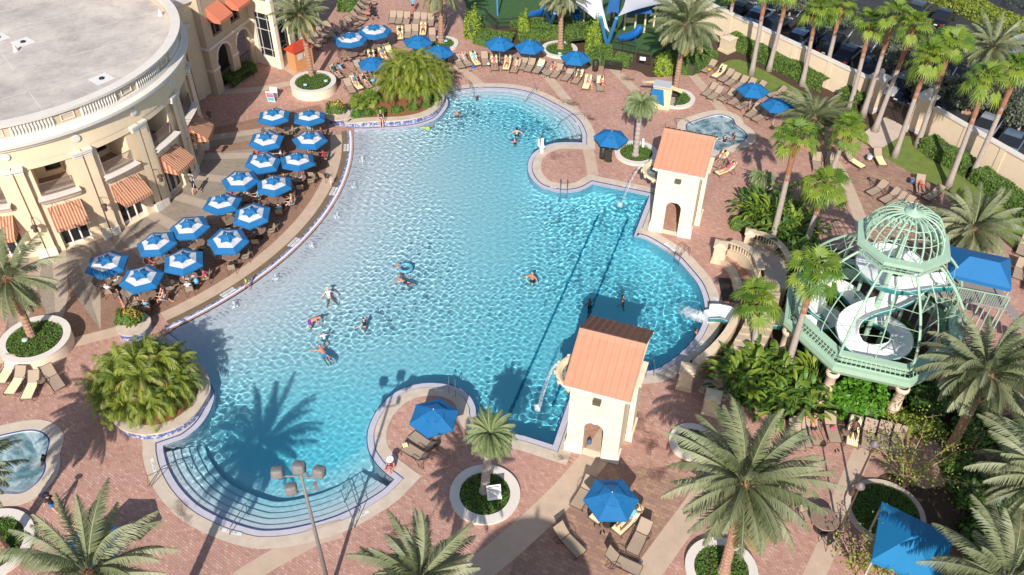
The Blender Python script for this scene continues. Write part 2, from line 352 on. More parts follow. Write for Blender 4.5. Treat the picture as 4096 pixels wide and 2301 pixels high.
mx_=nt_.nodes.new('ShaderNodeMix'); mx_.data_type='RGBA'; mx_.inputs[6].default_value=(.93,.93,.95,1); mx_.inputs[7].default_value=(.87,.89,.92,1)
tc_=nt_.nodes.new('ShaderNodeTexCoord'); L_.new(tc_.outputs['Object'],at.inputs[0]); L_.new(at.outputs[0],mx_.inputs[0]); L_.new(mx_.outputs[2],b_.inputs['Base Color']); b_.inputs['Roughness'].default_value=.9
floor=sheet('pool_floor',POOL,[],0,m_,zf=lambda x,y:-depth(x,y),grid=.8); floor.cycles.is_caustics_receiver=True
for p in floor.data.polygons: p.use_smooth=True
# the pool runs POOL counter-clockwise or clockwise: find which side is out
ar=sum(RIM[i][0]*RIM[i+1][1]-RIM[i+1][0]*RIM[i][1] for i in range(len(RIM)-1)); OUT=-1 if sum(POOL[i][0]*POOL[(i+1)%len(POOL)][1]-POOL[(i+1)%len(POOL)][0]*POOL[i][1] for i in range(len(POOL)))>0 else 1
def rb(b,pts,o0,o1,z0,z1=None,mi=0,**k): return b.ribbon(pts,OUT*o0,OUT*o1,z0,z1,mi,**k)
wall=MB(); n=len(RIM); wall.add([(p[0],p[1],-.02) for p in RIM]+[(p[0],p[1],-1.9) for p in RIM],[(i,i+1,n+i+1,n+i) for i in range(n-1)])
wo=struct(wall.build('pool_wall',plas)); wo.cycles.is_caustics_receiver=True
ledge=mat('pale_lavender_ledge',srgb(192,188,198),.6,.08,1.5); lip=MB(); rb(lip,RIM,-.02,.025,-.02,mi=1); rb(lip,RIM,.025,.37,-.03,mi=0); rb(lip,RIM,.37,.42,-.03,.02,mi=1); rb(lip,RIM,.42,1.1,.02,.024,mi=2)
struct(lip.build('pool_coping',[ledge,navy,cop]))
# depth notices and joints on the coping
st=MB()
n=len(arc)
st.ribbon(arcpts(*BC,RB,A1,A0,60),0,.14,-.004,mi=1); st.ribbon(arcpts(*BC,RB-.14,A1,A0,60),0,.17,.004,mi=0); st.ribbon(arcpts(*BC,RB-.31,A1,A0,60),0,.15,.014,mi=1)
struct(st.build('beach_edge_tiles',[plas,mosaic]))
# steps: treads follow the edge, each with a dark nosing
def steps(line,n,w,name):
    b=MB()
    for k in range(n):
        z=-.2-.15*k; rb(b,line,-(k*w)+.02,-(k+1)*w+.03,z); rb(b,line,-(k+1)*w+.03,-(k+1)*w,z,z,mi=1)
        a=offset(line,OUT*(-(k+1)*w)); m=len(a); q=len(b.v); b.v+=[(p[0],p[1],z) for p in a]+[(p[0],p[1],z-.17) for p in a]
        for i in range(m-1): b.f.append([q+i,q+i+1,q+m+i+1,q+m+i]); b.m.append(0)
    o=struct(b.build(name,[m_,mat('step_nosing_tile',(.35,.45,.55),.4)])); o.cycles.is_caustics_receiver=True
steps(sH[4:-5],5,.42,'pool_steps'); steps(sB[5:-5],5,.42,'pool_steps')
# lane lines
ln=MB()
for pts in ([(1508,520),(1412,724),(1334,865),(1281,1005),(1262,1060)],[(1581,530),(1497,720),(1430,885),(1390,1000)]):
    q=[G(*p) for p in pts]; q=[Vector((p.x,p.y,-depth(p.x,p.y)+.012)) for p in q]
    q2=[q[0].lerp(q[-1],i/80) for i in range(81)]; ln.ribbon([(p.x,p.y) for p in q2],-.08,.08,0)
    for i in range(len(ln.v)):
        x,y,_=ln.v[i]; ln.v[i]=(x,y,-depth(x,y)+.035)
lo=struct(ln.build('lane_lines',mat('lane_tile',(.08,.3,.42),.4))); lo.cycles.is_caustics_receiver=True
# ---------------------------------------------------------------- water surface: real ripples that focus the sun on the floor
RIPPLES=[(828,748,.008,.42),(786,812,.009,.45),(918,822,.008,.4),(816,852,.006,.35),(816,892,.009,.5),(1012,680,.009,.5),(1018,710,.007,.4),(1339,702,.008,.42),(1484,765,.01,.5),(1568,755,.008,.4),(1300,336,.007,.4),(1149,290,.006,.35),(1562,516,.014,.5),(1355,1028,.014,.5),(1750,795,.016,.6)]+[(x,y,.006,.3) for x,y in ((908,405),(891,470),(851,545),(787,620),(699,702),(589,770))]
def water(name,poly,cell,amp,seed,level,tint,grow=.3,calm=None,waves=90,lmin=.22,lmax=.75):
    P_=np.array(poly); x0,y0=P_.min(0)-.5; x1,y1=P_.max(0)+.5
    gx=np.arange(x0,x1,cell); gy=np.arange(y0,y1,cell); X,Y=np.meshgrid(gx,gy)
    big=offset(poly,OUT_of(poly)*grow,True); ok=inpoly(X,Y,big)
    rng=np.random.default_rng(seed); Z=np.zeros_like(X)
    for i in range(waves):
        lam=rng.uniform(lmin,lmax); k=2*PI/lam; a=rng.uniform(0,2*PI); Z+=np.sin(k*(X*math.cos(a)+Y*math.sin(a))+rng.uniform(0,6.28))*(amp/k)
    M=np.zeros_like(X)
    for i in range(14):
        k=2*PI/rng.uniform(7,22); a=rng.uniform(0,2*PI); M+=np.sin(k*(X*math.cos(a)+Y*math.sin(a))+rng.uniform(0,6.28))
    M=np.clip(.85+.2*M,.3,1.2)
    Z*=M
    r=np.hypot(X-BC[0],Y-BC[1])-RB
    if calm:
        da=np.clip(.05+.062*r,.05,1.45); Z*=np.clip(.7/(da+.12),.45,1.05)
    if calm:
        for (qx,qy,a_,l_) in RIPPLES:
            c_=G(qx,qy); dd=np.hypot(X-c_.x,Y-c_.y); near=dd<4; Z[near]+=a_*np.sin(dd[near]*2*PI/l_)*np.exp(-dd[near]/1.1)
    idx=-np.ones(X.shape,int); idx[ok]=np.arange(ok.sum())
    V=np.c_[X[ok],Y[ok],Z[ok]+level]
    q=np.stack([idx[:-1,:-1],idx[:-1,1:],idx[1:,1:],idx[1:,:-1]],-1).reshape(-1,4); q=q[(q>=0).all(1)]
    me=bpy.data.meshes.new(name); me.vertices.add(len(V)); me.vertices.foreach_set('co',V.ravel())
    me.loops.add(q.size); me.loops.foreach_set('vertex_index',q.ravel()); me.polygons.add(len(q)); me.polygons.foreach_set('loop_start',np.arange(0,q.size,4))
    me.polygons.foreach_set('use_smooth',np.ones(len(q),bool)); me.update(); me.validate()
    if calm:
        d=np.clip(np.where(r<22,.1+.06*r,1.41+.02*(np.minimum(r,30)-22)),0,2)
        for cx,cy,a_,s_ in DEEP: d+=np.clip(r/6,0,1)*a_*np.exp(-((X-cx)**2+(Y-cy)**2)/(s_*s_))
        xo,yo=X[ok],Y[ok]; d=d[ok]; st_=np.array(sH[2:-1]+sB[3:-2]); ds=np.full(xo.shape,99.)
        for q0,q1 in st_: ds=np.minimum(ds,(xo-q0)**2+(yo-q1)**2)
        ds=np.sqrt(ds); d=np.where(ds<3,np.minimum(d,.12+.38*ds),d)
        # stairs and the round bay are shallow as well
        ca=me.attributes.new('depth','FLOAT','POINT'); ca.data.foreach_set('value',d.astype(np.float32))
    m=bpy.data.materials.new(name+'_surface'); m.use_nodes=True; nt=m.node_tree; nt.nodes.clear(); L=nt.links
    out=nt.nodes.new('ShaderNodeOutputMaterial'); g=nt.nodes.new('ShaderNodeBsdfGlass'); g.inputs['IOR'].default_value=1.33; g.inputs['Roughness'].default_value=0
    L.new(g.outputs[0],out.inputs[0])
    if calm:
        a=nt.nodes.new('ShaderNodeAttribute'); a.attribute_name='depth'; rp=nt.nodes.new('ShaderNodeValToRGB')
        mr=nt.nodes.new('ShaderNodeMapRange'); mr.inputs[2].default_value=1.6; L.new(a.outputs['Fac'],mr.inputs[0]); L.new(mr.outputs[0],rp.inputs[0]); L.new(rp.outputs[0],g.inputs['Color'])
        el=rp.color_ramp.elements; el[0].color=(.98,.98,1,1); el[1].position=1; el[1].color=tint+(1,)
        for p,c in ((.07,(.96,.985,1,1)),(.2,(.85,.97,1,1)),(.42,(.68,.95,1,1)),(.72,(.51,.925,1,1))): e=el.new(p); e.color=c
    else: g.inputs['Color'].default_value=tint+(1,)
    me.materials.append(m); o=bpy.data.objects.new(name,me); COL.objects.link(o); struct(o); o.cycles.is_caustics_caster=True
    return o
def OUT_of(poly): return -1 if sum(poly[i][0]*poly[(i+1)%len(poly)][1]-poly[(i+1)%len(poly)][0]*poly[i][1] for i in range(len(poly)))>0 else 1
water('pool_water',POOL,.038,.0145,4,WL,(.4,.9,1.0),calm=True)
# ---------------------------------------------------------------- two hot tubs
spaw=mat('spa_rim_concrete',srgb(206,190,172),.8,.1,1.5)
for k,sp in enumerate((SPA1,SPA2)):
    o_=OUT_of(sp); b=MB(); b.ribbon(sp,-o_*.02,o_*.08,.0,.03,close=True,mi=1); b.ribbon(sp,o_*.08,o_*.8,.03,.03,close=True,mi=0,zb=-.05)
    struct(b.build('spa_rim',[spaw,navy]))
    b=MB(); n=len(sp); b.add([(p[0],p[1],.02) for p in sp]+[(p[0],p[1],-1.1) for p in sp],[(i,(i+1)%n,n+(i+1)%n,n+i) for i in range(n)]); b.ribbon(sp,0,-o_*.45,-.5,-.5,close=True)
    w_=struct(b.build('spa_wall',plas))
    struct(sheet('spa_floor',sp,[],-.95,mat('spa_plaster',(.72,.88,.9),.8,.05)))
    m,nt,bb,L=nodemat('foaming_spa_water')
    n1=nt.nodes.new('ShaderNodeTexNoise'); n1.inputs['Scale'].default_value=.55; n1.inputs['Detail'].default_value=9; n1.inputs['Roughness'].default_value=.62; n1.inputs['Distortion'].default_value=1.6
    tc=nt.nodes.new('ShaderNodeTexCoord'); L.new(tc.outputs['Object'],n1.inputs[0]); mr=nt.nodes.new('ShaderNodeMapRange'); mr.inputs[1].default_value=.42; mr.inputs[2].default_value=.72; mr.inputs[3].default_value=.12; mr.inputs[4].default_value=.8; L.new(n1.outputs[0],mr.inputs[0])
    tr=nt.nodes.new('ShaderNodeBsdfTransparent'); tr.inputs[0].default_value=(.42,.9,.93,1); ms=nt.nodes.new('ShaderNodeMixShader'); L.new(mr.outputs[0],ms.inputs[0]); L.new(tr.outputs[0],ms.inputs[1]); L.new(bb.outputs[0],ms.inputs[2])
    bb.inputs['Base Color'].default_value=(.78,.92,.94,1); bb.inputs['Roughness'].default_value=.3
    gl=nt.nodes.new('ShaderNodeBsdfGlossy'); gl.inputs['Roughness'].default_value=.05; fr=nt.nodes.new('ShaderNodeFresnel'); fr.inputs[0].default_value=1.33; m2=nt.nodes.new('ShaderNodeMixShader')
    bp=nt.nodes.new('ShaderNodeBump'); bp.inputs['Distance'].default_value=.12; L.new(n1.outputs[0],bp.inputs['Height']); L.new(bp.outputs[0],gl.inputs['Normal']); L.new(bp.outputs[0],fr.inputs['Normal'])
    L.new(fr.outputs[0],m2.inputs[0]); L.new(ms.outputs[0],m2.inputs[1]); L.new(gl.outputs[0],m2.inputs[2]); L.new(m2.outputs[0],nt.nodes['Material Output'].inputs[0])
    struct(sheet('spa_water',sp,[],-.07,m,grid=.3))

# wet smears and rusty stains on the pavers
m,nt,bb,L=nodemat('rusty_wet_stain'); bb.inputs['Base Color'].default_value=(.11,.05,.03,1); bb.inputs['Roughness'].default_value=.4
n1=nt.nodes.new('ShaderNodeTexNoise'); n1.inputs['Scale'].default_value=1.1; n1.inputs['Detail'].default_value=11; n1.inputs['Roughness'].default_value=.72; n1.inputs['Distortion'].default_value=1.2; at=nt.nodes.new('ShaderNodeAttribute'); at.attribute_name='dens'; ad=nt.nodes.new('ShaderNodeMath'); ad.operation='ADD'
tc=nt.nodes.new('ShaderNodeTexCoord'); L.new(tc.outputs['Object'],n1.inputs[0]); L.new(n1.outputs[0],ad.inputs[0]); L.new(at.outputs['Fac'],ad.inputs[1]); mr=nt.nodes.new('ShaderNodeMapRange'); mr.inputs[1].default_value=.84; mr.inputs[2].default_value=1.1; mr.inputs[4].default_value=.6; L.new(ad.outputs[0],mr.inputs[0]); tr=nt.nodes.new('ShaderNodeBsdfTransparent'); ms=nt.nodes.new('ShaderNodeMixShader'); L.new(mr.outputs[0],ms.inputs[0]); L.new(tr.outputs[0],ms.inputs[1]); L.new(bb.outputs[0],ms.inputs[2]); L.new(ms.outputs[0],nt.nodes['Material Output'].inputs[0])
for k,(x,y,rx,ry,a) in enumerate(((1440,262,4.0,1.5,-35),(1490,300,2.5,1.5,-50),(1400,392,2.6,1.6,15),(1690,330,2.5,1.5,-20),(1640,1110,2.6,2.2,60),(1600,1060,2.0,2.8,10),(1660,1190,2.2,1.8,0),(1010,1330,5,1.0,20),(1580,200,3,1.2,-10),(460,1290,3,1.0,-50),(1420,1150,2.0,1.2,0),(1700,640,2,1,-40))):
    c=G(x,y); b=MB(); dn=[]
    for i in range(13):
        for j in range(13): u=i/6-1; v=j/6-1; A=R(a); px=rx*u; py=ry*v; b.v.append((c.x+px*math.cos(A)-py*math.sin(A),c.y+px*math.sin(A)+py*math.cos(A),.028+.001*(k%3))); dn.append(.52*max(0,1-math.hypot(u,v)))
    b.f=[[i*13+j,(i+1)*13+j,(i+1)*13+j+1,i*13+j+1] for i in range(12) for j in range(12)]; b.m=[0]*144; o=struct(b.build('paving_stain',m)); q=o.data.attributes.new('dens','FLOAT','POINT'); q.data.foreach_set('value',dn)
# ================================================================ FACADES
def facade(name,fm,outer,holes,th,m,parent=None,grid=None):
    """wall with true openings: fm(s,z,t) maps wall coordinates to the site; th is its thickness"""
    vs=[Vector(p) for p in outer]; es=[(i,(i+1)%len(outer)) for i in range(len(outer))]
    for h in holes:
        b=len(vs); vs+=[Vector(p) for p in h]; es+=[(b+i,b+(i+1)%len(h)) for i in range(len(h))]
    if grid:
        a=np.array(outer)
        for s in np.arange(a[:,0].min()+grid,a[:,0].max(),grid):
            for z in (a[:,1].min(),a[:,1].max()): vs.append(Vector((s,z)))
            k=len(vs)-2; es.append((k,k+1))
    V,E_,F,_,_,_=geometry.delaunay_2d_cdt(vs,es,[],0,1e-5)
    cx=np.array([sum(V[i].x for i in f)/len(f) for f in F]); cy=np.array([sum(V[i].y for i in f)/len(f) for f in F])
    keep=inpoly(cx,cy,outer)
    for h in holes: keep&=~inpoly(cx,cy,h)
    F=[list(f) for f,k in zip(F,keep) if k]
    b=MB(); n=len(V); b.v=[fm(v.x,v.y,0) for v in V]+[fm(v.x,v.y,-th) for v in V]; b.f=F+[[i+n for i in f[::-1]] for f in F]
    cnt={}
    for f in F:
        for i in range(len(f)):
            e=(f[i],f[(i+1)%len(f)]); cnt[e]=1
    for (i,j) in list(cnt):
        if (j,i) not in cnt: b.f.append([j,i,i+n,j+n])
    b.m=[0]*len(b.f); return b.build(name,m,parent)
def arch(s0,s1,zb,zs,n=10):
    """round-headed opening springing at zs"""
    c=(s0+s1)/2; r=(s1-s0)/2
    return [(s0,zb),(s1,zb)]+[(c+r*math.cos(PI*i/n),zs+r*math.sin(PI*i/n)) for i in range(n+1)]
def rect(s0,s1,z0,z1): return [(s0,z0),(s1,z0),(s1,z1),(s0,z1)]
cream=mat('cream_stucco',srgb(232,210,178),.85,.05,.7,bump=.05,bscale=60)
ochre=mat('ochre_stucco',srgb(198,180,154),.85,.05,.7)
white=mat('white_stucco_trim',srgb(222,214,204),.75,.05,1)
lcream=mat('light_cream_stucco',srgb(238,222,196),.85,.09,1.8,bump=.05,bscale=50)
glass=mat('dark_window_glass',(.02,.022,.028),.08)
iron=mat('dark_iron',(.03,.027,.025),.5)
bronze=mat('bronze_metal',(.09,.06,.045),.5)
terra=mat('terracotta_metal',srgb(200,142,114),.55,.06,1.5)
# ---------------------------------------------------------------- round building
m,nt,b_,L=nodemat('flat_roof_membrane'); N=nt.nodes.new; tc=N('ShaderNodeTexCoord')
n1=N('ShaderNodeTexNoise'); n1.inputs['Scale'].default_value=.35; n1.inputs['Detail'].default_value=8; n1.inputs['Roughness'].default_value=.7; L.new(tc.outputs['Object'],n1.inputs[0])
rp=N('ShaderNodeValToRGB'); L.new(n1.outputs[0],rp.inputs[0]); e=rp.color_ramp.elements; e[0].position=.32; e[0].color=srgb(166,156,150); e[1].position=.68; e[1].color=srgb(214,204,192); x=e.new(.5); x.color=srgb(194,184,176)
mp=N('ShaderNodeMapping'); mp.inputs['Rotation'].default_value=(0,0,R(-38)); L.new(tc.outputs['Object'],mp.inputs[0])
br=N('ShaderNodeTexBrick'); br.inputs['Scale'].default_value=1; br.inputs['Brick Width'].default_value=60; br.inputs['Row Height'].default_value=3.6; br.inputs['Mortar Size'].default_value=.03; br.inputs['Color1'].default_value=(0,0,0,1); br.inputs['Color2'].default_value=(0,0,0,1); br.inputs['Mortar'].default_value=(1,1,1,1); L.new(mp.outputs[0],br.inputs[0])
mx=N('ShaderNodeMix'); mx.data_type='RGBA'; L.new(br.outputs[0],mx.inputs[0]); L.new(rp.outputs[0],mx.inputs[6]); mx.inputs[7].default_value=srgb(214,208,194); n3=N('ShaderNodeTexNoise'); n3.inputs['Scale'].default_value=1.3; n3.inputs['Detail'].default_value=10; n3.inputs['Roughness'].default_value=.75; n3.inputs['Distortion'].default_value=.8; L.new(tc.outputs['Object'],n3.inputs[0]); r3=N('ShaderNodeMapRange'); r3.inputs[1].default_value=.52; r3.inputs[2].default_value=.7; r3.inputs[4].default_value=.5; L.new(n3.outputs[0],r3.inputs[0])
m3=N('ShaderNodeMix'); m3.data_type='RGBA'; L.new(r3.outputs[0],m3.inputs[0]); L.new(mx.outputs[2],m3.inputs[6]); m3.inputs[7].default_value=srgb(150,134,122); L.new(m3.outputs[2],b_.inputs['Base Color']); b_.inputs['Roughness'].default_value=.9; roofm=m
m,nt,b_,L=nodemat('striped_awning_canvas'); tc=nt.nodes.new('ShaderNodeTexCoord'); 
wv=nt.nodes.new('ShaderNodeAttribute'); wv.attribute_name='stripe'; rp=nt.nodes.new('ShaderNodeValToRGB'); rp.color_ramp.interpolation='CONSTANT'
fr=nt.nodes.new('ShaderNodeMath'); fr.operation='FRACT'; L.new(wv.outputs['Fac'],fr.inputs[0]); L.new(fr.outputs[0],rp.inputs[0]); e=rp.color_ramp.elements; e[0].color=srgb(164,98,82); e[1].position=.55; e[1].color=srgb(192,162,130)
x=e.new(.68); x.color=srgb(176,126,92); x=e.new(.8); x.color=srgb(222,186,140); L.new(rp.outputs[0],b_.inputs['Base Color']); b_.inputs['Roughness'].default_value=.9; awnm=m
def cyl(s,z,t,r0=12.2): a=R(s); return (BC[0]+(r0+t)*math.cos(a),BC[1]+(r0+t)*math.sin(a),z)
bay=[-97,-77,-57.1,-37.1,-17,3]; piers=[-107,-87,-67,-47.1,-27.1,-7,13]
RBD=thing('round_building','cream two-storey round building with a flat grey roof and striped awnings beside the terrace','building',(BC[0],BC[1],0))
def loc0(b):   # builder in site coordinates, stored relative to the building
    b.v=[(x-BC[0],y-BC[1],z) for x,y,z in b.v]; return b
holes=[]
for a in bay: holes+= [rect(a-5.2,a+5.0,4.6,6.85),rect(a-4.7,a+4.4,.02,2.75)]
holes=[[(s,z) for s,z in h] for h in holes]
o=facade('wall',lambda s,z,t:(lambda p:(p[0]-BC[0],p[1]-BC[1],p[2]))(cyl(s,z,t)),rect(-118,22,0,6.87),holes,.55,cream,RBD,grid=2.0)
def ringpart(name,prof,m,a0=-118,a1=22,n=70,parent=RBD,smooth=False):
    return MB().lathe(prof,n,(0,0,0),a0=R(a0),a1=R(a1)).build(name,m,parent,smooth)
ringpart('entablature',[(11.7,6.86),(12.32,6.86),(12.32,7.35),(12.36,7.36),(12.36,8.5),(11.7,8.5)],cream,-118,200,150)
ringpart('cornice',[(12.36,8.5),(12.6,8.55),(12.62,8.75),(12.85,8.82),(12.88,9.05),(12.55,9.2),(12.5,9.42),(12.2,9.42)],white,-118,200,150)
ringpart('parapet',[(12.36,9.42),(12.36,10.2),(12.05,10.2),(12.05,9.5)],ochre,-118,200,150)
ringpart('parapet_coping',[(11.95,10.2),(12.58,10.2),(12.62,10.4),(11.95,10.42),(11.95,10.2)],white,-118,200,150)
rf=MB().lathe([(0.01,9.62),(6,9.62),(12.06,9.62)],120).build('flat_roof',roofm,RBD)
dr=mat('white_roof_patch',(.74,.73,.7),.8); 
for (px,py) in ((58,106),(256,198),(-5,95)):
    q=G(px,py,9.65); q=Vector((q.x-BC[0],q.y-BC[1],9.64)); d=MB().box(q,(1.25,1.25,.03),R(52)).build('roof_drain_pad',dr,rf)
    MB().lathe([(.001,.1),(.17,.08),(.2,0)],12,(q.x,q.y,q.z+.012)).build('roof_drain',iron,rf)
for (px,py) in ((40,128),(404,38)):
    q=G(px,py,9.65); MB().lathe([(.2,0),(.12,.2),(.08,.45),(.001,.46)],10,(q.x-BC[0],q.y-BC[1],9.63)).build('roof_vent',white,rf)
for a in bay[1:]:
    # balustrade panel over the bay
    bl=ringpart('balustrade',[(12.37,9.42),(12.42,9.42),(12.42,9.47),(12.38,9.5),(12.38,10.2)],white,a-6.2,a+6.2,8)
    for k in range(13):
        an=R(a-5.6+k*11.2/12); MB().lathe([(.05,0),(.05,.06),(.035,.1),(.08,.28),(.075,.36),(.035,.55),(.05,.68),(.05,.74)],6,(12.44*math.cos(an),12.44*math.sin(an),9.45)).build('baluster',white,bl,True)
for a in piers[1:]:
    ca,sa=math.cos(R(a)),math.sin(R(a))
    # framed tablet on the parapet
    t=MB()
    for z in (9.6,10.0): t.beam(((12.4)*math.cos(R(a-1.9)),12.4*math.sin(R(a-1.9)),z),(12.4*math.cos(R(a+1.9)),12.4*math.sin(R(a+1.9)),z),.05,.06)
    for d in (-1.9,1.9): t.beam((12.4*math.cos(R(a+d)),12.4*math.sin(R(a+d)),9.57),(12.4*math.cos(R(a+d)),12.4*math.sin(R(a+d)),10.03),.06,.06)
    t.build('parapet_tablet',white,RBD)
    md=MB(); u=Vector((-sa,ca,0)); c0=Vector((12.36*ca,12.36*sa,8.12)); ou=Vector((ca,sa,0)); vs=[]
    for dr_,k in ((0,1),(.09,1),(.13,.85)): vs+=[c0+ou*dr_+(u*math.cos(2*PI*i/20)+Vector((0,0,1))*math.sin(2*PI*i/20))*.27*k for i in range(20)]
    md.add(vs,[(i,(i+1)%20,20+(i+1)%20,20+i) for i in range(20)]+[(20+i,20+(i+1)%20,40+(i+1)%20,40+i) for i in range(20)]+[tuple(range(40,60))]).build('medallion',white,RBD)
    for s in (-1,1):
        a0=a+s*.22; a1=a+s*2.75; lo,hi=min(a0,a1),max(a0,a1)
        MB().lathe([(12.2,.7),(12.5,.7),(12.5,6.85),(12.2,6.85)],4,a0=R(lo),a1=R(hi)).build('pilaster',cream,RBD)
        b=MB()
        for (r,z0,z1,e) in ((12.55,0,.7,.12),(12.54,6.75,6.86,.05),(12.6,6.95,7.12,.2),(12.66,7.12,7.25,.35)):
            if z0==6.75: b.build('plinth',white,RBD); b=MB()
            b.lathe([(12.2,z0),(r,z0),(r,z1),(12.2,z1)],4,a0=R(lo-e),a1=R(hi+e)); aa=[(r_*math.cos(R(q)),r_*math.sin(R(q)),z) for q in (lo-e,hi+e) for r_,z in ((12.2,z0),(r,z0),(r,z1),(12.2,z1))]
            b.add(aa,[(0,1,2,3),(7,6,5,4)])
        b.build('capital',white,RBD)
    # lantern on a bracket, off the pier
    b=MB(); p=[(12.5+d,z) for d,z in ((0,3.35),(.2,3.55),(.45,3.6),(.62,3.45),(.62,3.2))]; b.tube([(r*ca,r*sa,z) for r,z in p],.022,5)
    b.lathe([(.001,.12),(.2,.02),(.24,-.08),(.12,-.16),(.16,-.42),(.09,-.5),(.001,-.52)],8,(13.12*ca,13.12*sa,3.1)); b.build('wall_lantern',bronze,RBD)
for a in bay[1:]:
    ca,sa=math.cos(R(a)),math.sin(R(a)); ou=Vector((ca,sa,0)); u=Vector((-sa,ca,0))
    # balcony sill, railing
    ringpart('balcony_sill',[(11.7,4.38),(12.62,4.38),(12.75,4.52),(12.82,4.6),(12.82,4.64),(11.7,4.66)],white,a-6.3,a+5.9,8)
    s=MB().lathe([(12.2,4.1),(12.45,4.12),(12.6,4.38)],8,a0=R(a-6.1),a1=R(a+5.7)).build('sill_moulding',white,RBD)
    b=MB(); ra=[R(a-5.0+9.8*i/24) for i in range(25)]
    for i in range(24):
        for z in (4.78,5.6): b.beam((12.25*math.cos(ra[i]),12.25*math.sin(ra[i]),z),(12.25*math.cos(ra[i+1]),12.25*math.sin(ra[i+1]),z),.045,.035)
    for i in range(25): b.beam((12.25*math.cos(ra[i]),12.25*math.sin(ra[i]),4.66),(12.25*math.cos(ra[i]),12.25*math.sin(ra[i]),5.6),.025,.025)
    b.build('balcony_railing',mat('taupe_metal',srgb(120,104,96),.5),RBD)
    # awning: sloping striped canvas with returned sides and valance
    b=MB(); sv=[]
    def aw(r,an,z): return (r*math.cos(R(an)),r*math.sin(R(an)),z)
    A0_,A1_=a-5.0,a+4.8; k=11
    for i in range(k+1):
        f=i/k; an=A0_+(A1_-A0_)*f; an2=a-4.55+9.0*f; b.v+=[aw(12.28,an,3.72),aw(13.55,an2,2.72),aw(13.57,an2,2.44)]; sv+=[f*11]*3
    for i in range(k):
        q=i*3; b.f+=[[q,q+1,q+4,q+3],[q+1,q+2,q+5,q+4]]; b.m+=[0,0]
    for sgn,q in ((0,0),(1,k*3)):
        w0=len(b.v); an=A0_ if sgn==0 else A1_; an2=a-4.55 if sgn==0 else a+4.45
        b.v+=[aw(12.28,an,3.72),aw(13.55,an2,2.72),aw(13.57,an2,2.44),aw(12.28,an,2.44)]; sv+=[0,3.6,3.6,0]; b.f.append([w0,w0+1,w0+2,w0+3]); b.m.append(0)
    o=b.build('awning',awnm,RBD); at=o.data.attributes.new('stripe','FLOAT','POINT'); at.data.foreach_set('value',sv)
    sp=MB()
    for d in (-.35,.35): p0=ou*12.3+u*(d-.3)+Vector((0,0,4.05)); sp.tube([p0,p0+ou*.9+u*d*.8+Vector((0,0,-.15)),p0+ou*1.2+u*d+Vector((0,0,-.3))],.02,5)
    sp.build('awning_spotlight',bronze,RBD)
    # glazed doors
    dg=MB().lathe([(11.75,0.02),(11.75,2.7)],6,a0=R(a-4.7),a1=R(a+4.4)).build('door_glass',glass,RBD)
    b=MB()
    for d in (-4.6,-1.7,1.4,4.3): b.beam(aw(11.8,a+d,.02),aw(11.8,a+d,2.75),.12,.08)
    for z in (.14,2.6): 
        for i in range(6): b.beam(aw(11.8,a-4.6+8.9*i/6,z),aw(11.8,a-4.6+8.9*(i+1)/6,z),.06,.2 if z<1 else .12)
    b.build('door_frame',white,RBD)
# loggia floor, back wall and a window in it
ringpart('loggia_floor',[(8.5,4.5),(11.9,4.52)],mat('loggia_floor_tile',srgb(150,132,120),.8,.1),-118,22,60)
facade('loggia_wall',lambda s,z,t:(lambda p:(p[0]-BC[0],p[1]-BC[1],p[2]))(cyl(s,z,t,9.7)),rect(-118,22,4.5,6.9),[rect(a-1.5,a+4.5,4.9,6.5) for a in bay],.2,cream,RBD,grid=3)
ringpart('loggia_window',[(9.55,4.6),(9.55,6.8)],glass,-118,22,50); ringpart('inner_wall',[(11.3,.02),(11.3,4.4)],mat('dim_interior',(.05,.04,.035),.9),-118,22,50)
ringpart('loggia_ceiling',[(9.4,6.88),(12.0,6.88)],cream,-118,22,50)
for a in bay:
    for d in (-5.6,5.6):
        b=MB(); a0,a1=a+d-.25,a+d+.25
        b.add([aw(9.7,a0,4.5),aw(11.8,a0,4.5),aw(11.8,a0,6.87),aw(9.7,a0,6.87),aw(9.7,a1,4.5),aw(11.8,a1,4.5),aw(11.8,a1,6.87),aw(9.7,a1,6.87)],[(0,1,2,3),(7,6,5,4),(1,5,6,2)])
        b.build('loggia_side_wall',cream,RBD)
# ---------------------------------------------------------------- arcaded wing with window bays
AWG=thing('arcade_building','cream building with two dark arches, orange canvas awnings and tall windows at the upper left','building',(-26.4,69.3,0))
def linmap(p0,p1,o0=(-26.4,69.3)):
    p0=Vector(p0); p1=Vector(p1); d=(p1-p0).normalized(); nn=Vector((d.y,-d.x))
    return lambda s,z,t:(p0.x+d.x*s+nn.x*t-o0[0],p0.y+d.y*s+nn.y*t-o0[1],z)
H1=13.0; fm=linmap((-26.4,69.3),(-24.3,75.6)); Lf=6.64
facade('wall',fm,rect(0,Lf,0,H1),[arch(1.0,3.0,.02,3.0),arch(4.0,6.0,.02,3.0),rect(1.1,2.5,5.0,7.3),rect(3.9,5.3,5.0,7.3),rect(1.1,2.5,9.0,11.3),rect(3.9,5.3,9.0,11.3)],.45,ochre,AWG)
fm2=linmap((-24.3,75.6),(-21.8,74.3)); facade('window_bay_wall',fm2,rect(0,2.82,0,H1),[rect(.5,2.3,.9,5.2),rect(.5,2.3,6.3,9.6)],.4,lcream,AWG)
fm3=linmap((-21.8,74.3),(-19.6,83)); facade('window_bay_wall',fm3,rect(0,8.9,0,H1),[rect(.5,2.4,.9,5.2),rect(3.4,5.3,.9,5.2),rect(.5,2.4,6.3,9.6),rect(3.4,5.3,6.3,9.6)],.4,lcream,AWG)
fm4=linmap((-30.5,71.2),(-26.4,69.3)); facade('wall',fm4,rect(0,4.5,0,H1),[],.4,ochre,AWG)
b=MB()
